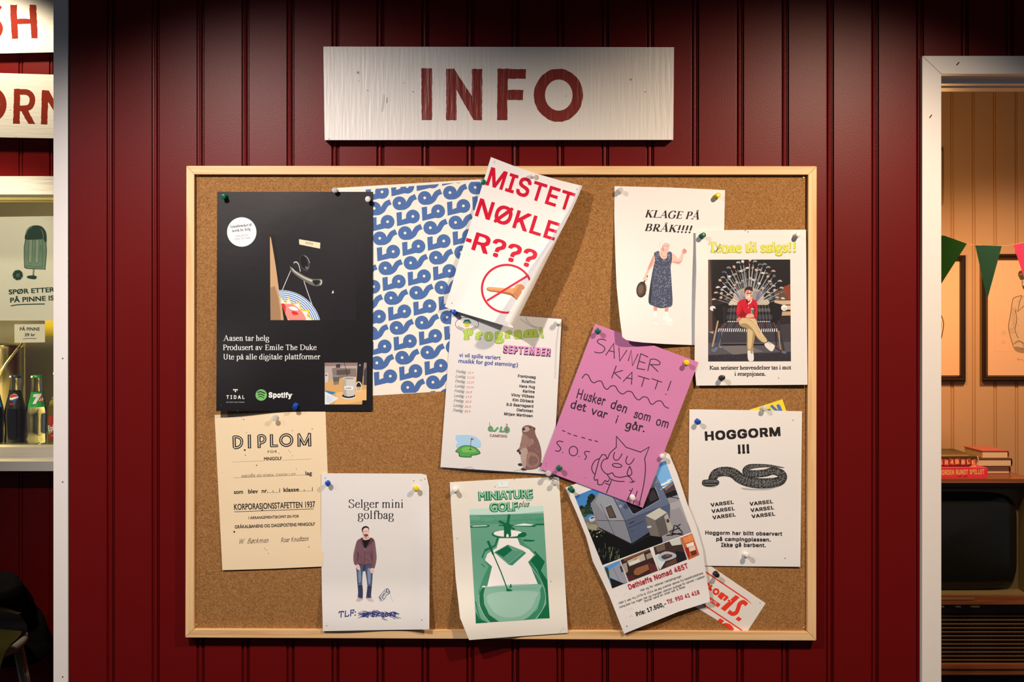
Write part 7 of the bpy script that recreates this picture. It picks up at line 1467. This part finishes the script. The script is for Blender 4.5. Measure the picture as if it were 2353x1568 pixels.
# ------------------------------------------------------------------ far room on the right
DT_, UT = 3.55, K * 3.55
WOOD = mat('console_wood', (.26, .10, .045), .28, spec=.5)
noise_mix(WOOD, [(.3, (.17, .058, .024)), (.5, (.25, .095, .04)), (.7, (.32, .13, .058))], 3, 4, 1.0, (1, 20, 20))
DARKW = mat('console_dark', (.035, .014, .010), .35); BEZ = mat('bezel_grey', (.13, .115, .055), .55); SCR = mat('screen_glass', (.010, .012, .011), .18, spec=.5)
xl, xr = P(1930, 0, DT_).x, P(2381, 0, DT_).x
Z = lambda y, d=DT_: P(0, y, d).z
tv = thing('television_console', 'old wooden television console with a dark curved screen and a striped speaker grille', 'television', ((xl + xr) / 2, DT_ + .2, 0)); bpy.context.view_layer.update()
bm = bmesh.new(); box(bm, (xl, DT_ - .004, Z(1110)), (xr, DT_ + .41, Z(1101))); bev(bm, .003, 2); link('top', bm, WOOD, tv)
bm = bmesh.new()
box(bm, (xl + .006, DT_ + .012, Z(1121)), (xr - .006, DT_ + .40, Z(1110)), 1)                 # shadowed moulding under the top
xo = P(2363, 0, DT_).x; xol = xl + .03
for a, b in (((xl + .004, DT_, Z(1528)), (xol, DT_ + .4, Z(1121))), ((xo, DT_, Z(1528)), (xr - .004, DT_ + .4, Z(1121)))): box(bm, a, b)
box(bm, (xol, DT_ + .10, Z(1528)), (xo, DT_ + .4, Z(1121)), 1)
bev(bm, .0015); link('cabinet', bm, [WOOD, DARKW], tv)
bm = bmesh.new(); o = [(xol, Z(1121.5)), (xo, Z(1121.5)), (xo, Z(1368)), (xol, Z(1368))]
dI = DT_ + .055; xi_, xil = P(2340, 0, dI).x, xol + .03
i_ = [(xil, Z(1125, dI)), (xi_, Z(1125, dI)), (xi_, Z(1354, dI)), (xil, Z(1354, dI))]
ov = [bm.verts.new((x, DT_ + .003, z)) for x, z in o]; iv = [bm.verts.new((x, dI, z)) for x, z in i_]
for k in range(4): bm.faces.new((ov[k], ov[(k + 1) % 4], iv[(k + 1) % 4], iv[k]))
bm.faces.new(iv); link('bezel', bm, BEZ, tv)
# bulging screen: rounded rectangle rings
bm = bmesh.new(); cx, cz = (xil + P(2336, 0, dI).x) / 2, (Z(1130, dI) + Z(1356, dI)) / 2; hw, hh = P(2336, 0, dI).x - cx, (Z(1130, dI) - Z(1356, dI)) / 2
rings = []
for sc, dy in ((1, 0), (.985, .010), (.93, .017), (.75, .026), (.45, .034), (.15, .037)):
    rings.append([bm.verts.new((cx + hw * sc * math.copysign(abs(math.cos(t)) ** .30, math.cos(t)) * (1 - .02 * abs(math.sin(t)) ** 3), dI - dy, cz + hh * sc * math.copysign(abs(math.sin(t)) ** .30, math.sin(t)) * (1 - .06 * abs(math.cos(t)) ** 6))) for t in [2 * math.pi * k / 72 for k in range(72)]])
for a, b in zip(rings, rings[1:]):
    for k in range(72): bm.faces.new((a[k], a[(k + 1) % 72], b[(k + 1) % 72], b[k])).smooth = True
bm.faces.new(rings[-1]).smooth = True; bmesh.ops.recalc_face_normals(bm, faces=bm.faces); link('screen', bm, SCR, tv)
bm = bmesh.new(); box(bm, (xol, DT_ - .006, Z(1385)), (xo, DT_ + .1, Z(1368.5))); box(bm, (xol, DT_ - .010, Z(1388)), (xo, DT_ + .1, Z(1385.6))); bev(bm, .0015, 2); link('rail', bm, WOOD, tv)
bm = bmesh.new(); box(bm, (xol + .02, DT_ - .0072, Z(1377.5)), (P(2237, 0, DT_).x, DT_ - .005, Z(1373.5))); link('name_strip', bm, mat('strip_gold', (.50, .30, .10), .4, .6), tv)
bm = bmesh.new(); box(bm, (xol, DT_ + .012, Z(1412)), (xo, DT_ + .1, Z(1388))); link('control_panel', bm, DARKW, tv)
for x, w, c in ((2164, 10, (.42, .36, .20)), (2202, 11, (.52, .38, .36)), (2241, 19, (.40, .34, .12))):
    bm = bmesh.new(); box(bm, (P(x - w / 2, 0, DT_).x, DT_ - .002, Z(1396.5)), (P(x + w / 2, 0, DT_).x, DT_ + .014, Z(1392))); bev(bm, .002, 2); link('knob', bm, mat('knob_%d' % x, c, .4), tv)
bm = bmesh.new(); box(bm, (xol, DT_ + .02, Z(1527)), (xo, DT_ + .1, Z(1412))); gr = link('speaker_grille', bm, mat('grille_cloth', (.025, .017, .008), .9, bump=(300, .5, .002)), tv)
BR = mat('grille_brass', (.46, .27, .08), .4, .5)
for k in range(12):
    y = 1418.6 + 9.24 * k; bm = bmesh.new(); n = 190
    for a in range(n):
        x0 = xol + (xo - xol) * a / n; x1 = xol + (xo - xol) * (a + 1) / n; zz = Z(y) + (.0006 if a % 2 else -.0006)
        box(bm, (x0, DT_ + .012, zz - .0011), (x1, DT_ + .021, zz + .0011))
    link('grille_bar', bm, BR, gr)
bm = bmesh.new(); box(bm, (xl + .002, DT_ - .004, Z(1537)), (xr - .002, DT_ + .4, Z(1527))); box(bm, (xl + .006, DT_ + .006, Z(1543)), (xr - .006, DT_ + .4, Z(1537))); box(bm, (xl + .002, DT_ - .002, Z(1551)), (xr - .002, DT_ + .4, Z(1543))); bev(bm, .0015, 2); link('plinth', bm, WOOD, tv)
bm = bmesh.new(); box(bm, (xl + .02, DT_ + .03, .04), (xr - .02, DT_ + .39, Z(1551) + .001)); link('base', bm, mat('gap_shade_black', (.008, .006, .005), .8), tv)  # black box put in for the deep shade under the console
for x in (xl + .05, xr - .05):
    for y in (DT_ + .05, DT_ + .35):
        bm = bmesh.new(); lathe(bm, [(.011, 0), (.019, Z(1551) - .005), (.019, Z(1551) + .002)], 16, 0, Matrix.Translation((x, y, 0))); link('leg', bm, DARKW, tv)
ZT = Z(1101)

# books: covers, pages
def book(label, x0, x1, y0, y1, z, th, cover, ct=.0022, spine='right'):
    b = thing('book', label, 'book', ((x0 + x1) / 2, (y0 + y1) / 2, z), 'books stacked on the television console'); bpy.context.view_layer.update()
    bm = bmesh.new(); box(bm, (x0, y0, z + .0002), (x1, y1, z + ct)); box(bm, (x0, y0, z + th - ct), (x1, y1, z + th))
    n = 8; p = []                                     # rounded spine
    for k in range(n + 1):
        t = -math.pi / 2 + math.pi * k / n; p.append((x1 - .003 + .005 * math.cos(t), z + th / 2 + (th / 2 - .0006) * math.sin(t)))
    for (xa, za), (xb, zb) in zip(p, p[1:]):
        v = [bm.verts.new(q) for q in ((xa, y0, za), (xb, y0, zb), (xb, y1, zb), (xa, y1, za))]; bm.faces.new(v)
        v = [bm.verts.new(q) for q in ((xa - .002, y0, za), (xb - .002, y0, zb), (xb, y0, zb), (xa, y0, za))]; bm.faces.new(v)
    link('cover', bm, cover, b)
    bm = bmesh.new(); box(bm, (x0 + .004, y0 + .003, z + ct), (x1 - .003, y1 - .003, z + th - ct)); link('pages', bm, mat('book_pages', (.78, .64, .46), .8, bump=(2, .6, .002, (.5, .5, 900))), b)
    return z + th
dB = 3.68; X = lambda x, d=dB: P(x, 0, d).x
h1 = (P(0, 1071, dB).z - P(0, 1088, dB).z)
CR, CGn, CRd = mat('cover_red', (.42, .07, .06), .5), mat('cover_green', (.06, .08, .035), .45), mat('cover_rust', (.52, .13, .10), .55)
z = book('red covered book at the bottom of the stack on the television console', X(2256), X(2321.5), dB, dB + .17, ZT + .0005, .0285, CR)
z = book('dark green covered book in the middle of the stack on the television console', X(2240), X(2322.5), dB - .01, dB + .17, z + .0003, .029, CGn)
z = book('red covered book on top of the stack on the television console', X(2256), X(2318), dB, dB + .15, z + .0003, .028, CRd)

# two board game boxes
dG = 3.565; x0, x1 = P(2110, 0, dG).x, P(2269.5, 0, dG).x; zt = P(0, 1075.5, dG).z
PK = mat('box_pink', (.78, .045, .10), .45)
gb = thing('game_box', 'bright pink board game box lying on the television console', 'game box', ((x0 + x1) / 2, dG + .1, ZT)); bpy.context.view_layer.update()
bm = bmesh.new(); box(bm, (x0, dG, ZT + .0006), (x1, dG + .26, zt)); bev(bm, .002, 2); link('box', bm, [PK], gb)
s = Sheet([(2112, 1076.5), (2268.5, 1075.9), (2268.5, 1099.2), (2112, 1099.3)], PK, h=lambda x, y: 0, base=dG - .0004, thick=.2); s.zoom(2080, 920, 4.901)
YL = mat('print_cream_yellow', (.85, .62, .22), .5); s.text(YL, 'JORDEN RUNDT SPILLET', 390, 840, 893, 830, 56, bold=.03); s.text(mat('print_maroon', (.14, .02, .04), .5), 'UTOR - OSLO', 588, 866, 705, 864, 15, bold=.03)
s.build('printed_side', parent=gb)
dS2 = 3.60; z1 = P(0, 1050.5, dS2).z
x0, x1 = P(2100, 0, dS2).x, P(2246.5, 0, dS2).x
sb = thing('game_box', 'worn dark green word game box on top of the pink box', 'game box', ((x0 + x1) / 2, dS2 + .1, zt)); bpy.context.view_layer.update()
OLV = mat('box_olive', (.10, .085, .022), .6); OLV2 = mat('box_dark_olive', (.035, .032, .014), .6)
bm = bmesh.new(); z0 = zt + .0005
vs = [(x0, dS2, z0), (x1 - .006, dS2, z0), (x1 - .006, dS2 + .2, z0), (x0, dS2 + .2, z0), (x0, dS2 - .002, z1), (x1, dS2 - .002, z1 + .003), (x1, dS2 + .2, z1 + .008), (x0, dS2 + .2, z1 + .008)]
v = [bm.verts.new(p) for p in vs]
for q in ((0, 3, 2, 1), (4, 5, 6, 7), (0, 1, 5, 4), (1, 2, 6, 5), (2, 3, 7, 6), (3, 0, 4, 7)): bm.faces.new([v[k] for k in q])
bev(bm, .002, 2); link('box', bm, [OLV], sb)
s = Sheet([(2102, 1051.5), (2244.5, 1051.2), (2242, 1072.2), (2102, 1072.3)], OLV2, h=lambda x, y: 0, base=dS2 - .0035, thick=.2); s.zoom(2080, 920, 4.901)
TL, TC = mat('tile_red', (.44, .07, .06), .55), mat('tile_cream', (.84, .56, .30), .55)
for ch, a, b, c, sk in (('S', 310, 372, 660, 0), ('C', 374, 428, 664, 3), ('R', 436, 491, 664, -3), ('A', 497, 551, 658, -6), ('B', 556, 614, 656, 2), ('B', 624, 681, 660, -2), ('L', 690, 737, 656, 4), ('E', 744, 800, 664, 6)):
    s.flat(TL, a, c + sk, b, c - sk, b + 2, c + 70 - sk, a + 2, c + 74 + sk); s.text(TC, ch, a + 11, c + 58 + sk * .5, b - 9, c + 57 - sk * .5, 46, bold=.03)
s.flat(mat('torn_card', (.60, .44, .26), .7), 760, 735, 800, 726, 800, 752, 700, 756); s.build('printed_side', parent=sb)
bm = bmesh.new(); box(bm, (x0, dS2 + .012, z1 + .0012), (P(2232, 0, dS2).x, dS2 + .03, z1 + .0040)); link('lid_stripe', bm, mat('lid_salmon', (.52, .16, .08), .6), sb)
bm = bmesh.new(); tube(bm, [(x1 - .002, dS2 - .003, z1 + .003), (x1 + .001, dS2 - .004, z1 - .01), (x1 - .003, dS2 - .004, z1 - .02)], .0018, 6); link('torn_corner', bm, mat('torn_card', (.60, .44, .26), .7), sb)

# framed drawings on the back wall
dF = DB - .024; FRM = mat('frame_dark_wood', (.030, .014, .007), .35, spec=.5)
def picture(label, xo0, xo1, y0, y1, b, draw, frame=FRM, deep=.022):
    p = thing('framed_picture', label, 'picture', P((xo0 + xo1) / 2, (y0 + y1) / 2, DB - .002), 'framed pictures on the far wall'); bpy.context.view_layer.update()
    o = [(xo0, y0), (xo1, y0), (xo1, y1), (xo0, y1)]; fr = [o]
    bm = bmesh.new(); steps = [(0, 0), (.3, .006), (.55, .002), (.7, .005), (1, -.006)]     # moulding profile: inset share, height
    rows = []
    for t, h in [(0, -deep + .0005)] + steps + [(1, -.012)]:
        rows.append([bm.verts.new(P(x + (b * t if x == xo0 else -b * t), y + (b * t if y == y0 else -b * t), dF - (h if h > -.01 else h))) for x, y in o])
    for a, c in zip(rows, rows[1:]):
        for k in range(4): bm.faces.new((a[k], a[(k + 1) % 4], c[(k + 1) % 4], c[k]))
    bmesh.ops.recalc_face_normals(bm, faces=bm.faces); link('frame', bm, frame, p)
    s = Sheet([(xo0 + b - 1, y0 + b - 1), (xo1 - b + 1, y0 + b - 1), (xo1 - b + 1, y1 - b + 1), (xo0 + b - 1, y1 - b + 1)], mat('drawing_paper', (.82, .52, .32), .6), h=lambda x, y: 0, base=dF + .008, thick=1.0); s.zoom(2080, 500, 3.564); draw(s); s.build('drawing', parent=p)
GP, GP2, GP3 = mat('pencil', (.10, .06, .03), .8), mat('pencil_soft', (.36, .24, .14), .8), mat('pencil_faint', (.66, .48, .32), .8)
def officer(s):
    mx = lambda x: 2 * 1010 - x
    s.flat(GP3, 735, 480, 738, 480, 738, 1100, 735, 1100); s.flat(GP3, 735, 1098, 1280, 1096, 1280, 1100, 735, 1102); s.ell(GP3, 808, 945, 20, 22); s.ell(GP3, 806, 1024, 16, 18)
    s.blob(GP3, 885, 665, 950, 640, 1000, 650, mx(950), 640, mx(885), 665, mx(850), 800, mx(850), 900, mx(880), 1040, 1010, 1110, 905, 1100, 880, 1040, 846, 920, 855, 800)
    for f in (lambda x: x, mx):
        q = lambda *v: [c if i % 2 else f(c) for i, c in enumerate(v)]
        s.line(GP, 5, *q(950, 640, 890, 660, 876, 700, 862, 800, 846, 890, 852, 940, 880, 1040), sm=True, up=False); s.line(GP, 5, *q(905, 750, 912, 850, 900, 920, 925, 990), sm=True, up=False)
        for k in range(3): s.line(GP2, 4, *q(852, 905 + k * 16, 880, 915 + k * 16, 905, 908 + k * 16), sm=True, up=False)
        for k in range(16): s.line(GP2, 2.5, *q(866 + k * 2.2, 720 + (k * 37) % 170, 884 + k * 2, 760 + (k * 37) % 170), caps=False, up=False)
        s.line(GP, 5, *q(955, 640, 935, 700, 922, 770, 1000, 700), up=False); s.line(GP2, 3, *q(918, 690, 960, 660, 970, 640), up=False)
        s.line(GP, 4, *q(880, 1040, 900, 1085, 940, 1105, 980, 1108, 1010, 1100), sm=True, up=False)
    s.layer += 1
    s.blob(GP2, 888, 1065, 930, 1060, 985, 1085, 975, 1108, 915, 1100); s.line(GP, 4, 886, 1040, 930, 1010, 985, 1050, 950, 1080, sm=True); s.line(GP, 3, 900, 1030, 950, 1020, 980, 1075, sm=True)
    for y in (830, 885, 940, 985): s.ell(GP2, 924, y, 4, n=8, up=False)
    s.blob(GP3, 960, 500, 1060, 500, 1056, 600, 1010, 650, 966, 590); s.line(GP, 5, 958, 510, 960, 560, 975, 590, 1010, 610, sm=True); s.blob(GP, 960, 560, 1000, 566, 1010, 585, 975, 588)
    s.blob(GP, 925, 470, 935, 440, 985, 428, 1035, 430, 1085, 446, 1094, 476, 1060, 506, 1010, 500, 950, 512, 935, 494); s.line(GP2, 6, 938, 470, 980, 458, 1020, 462, sm=True); s.line(GP, 3, 965, 530, 985, 528)
    s.line(GP2, 2.5, 918, 1168, 924, 1152, 930, 1160, 922, 1166, 936, 1168, 944, 1158, 950, 1168, 958, 1160, 966, 1180, sm=True)
def oval(s):
    s.line(GP, 8, 250, 760, 285, 790, 306, 830, 314, 880, 304, 950, 288, 1010, 260, 1060, sm=True); s.line(GP2, 8, 292, 960, 276, 930, sm=True); s.line(GP2, 4, 270, 800, 292, 850, 296, 900, 280, 960, sm=True); s.ell(GP2, 289, 1085, 4, n=8)
picture('dark framed pencil drawing of an officer in a peaked cap, right of the flags', 2256, 2470, 584, 877, 14, officer)
picture('dark framed drawing just inside the doorway, cut by the white casing', 2007, 2219, 587, 877, 14, oval)
PALE = mat('pale_frame', (.72, .42, .16), .5)
picture('pale narrow framed print above, only its edge past the white casing', 2060, 2166, 347, 472, 4, lambda s: None, PALE)

# bunting
dN = 3.3
bt = thing('bunting', 'string of felt pennants in two greens and pink across the far room', 'bunting', P(2270, 560, dN)); bpy.context.view_layer.update()
def flag(c, pts, bend):
    s = Sheet(pts, c, h=lambda x, y: bend * math.sin((x - pts[0][0]) * .04) * (1 + (y - pts[0][1]) * .01), grid=6, base=dN, thick=1.2); s.build('pennant', parent=bt)
flag(mat('felt_green', (.008, .048, .008), .9, spec=.1, bump=(300, .4, .002)), [(2158, 546), (2163, 541.5), (2169, 541.5), (2222, 560), (2160, 657)], 3)
flag(mat('felt_teal', (.014, .058, .036), .9, spec=.1, bump=(300, .4, .002)), [(2240.8, 563.5), (2302, 565.5), (2268.5, 689)], 2)
flag(mat('felt_pink', (.62, .04, .12), .9, spec=.1, bump=(300, .4, .002)), [(2328.3, 562.5), (2392, 550), (2368, 684)], 2)
bm = bmesh.new(); tube(bm, [P(x, y, dN - .0002) for x, y in ((2040, 470), (2100, 508), (2164, 541), (2222, 560), (2231, 562.5), (2241, 563.6), (2270, 565), (2302, 565.6), (2315, 565), (2328, 562.6), (2392, 550), (2460, 520), (2520, 486))], .0009, 6); link('string', bm, mat('string_tan', (.5, .30, .16), .8), bt)
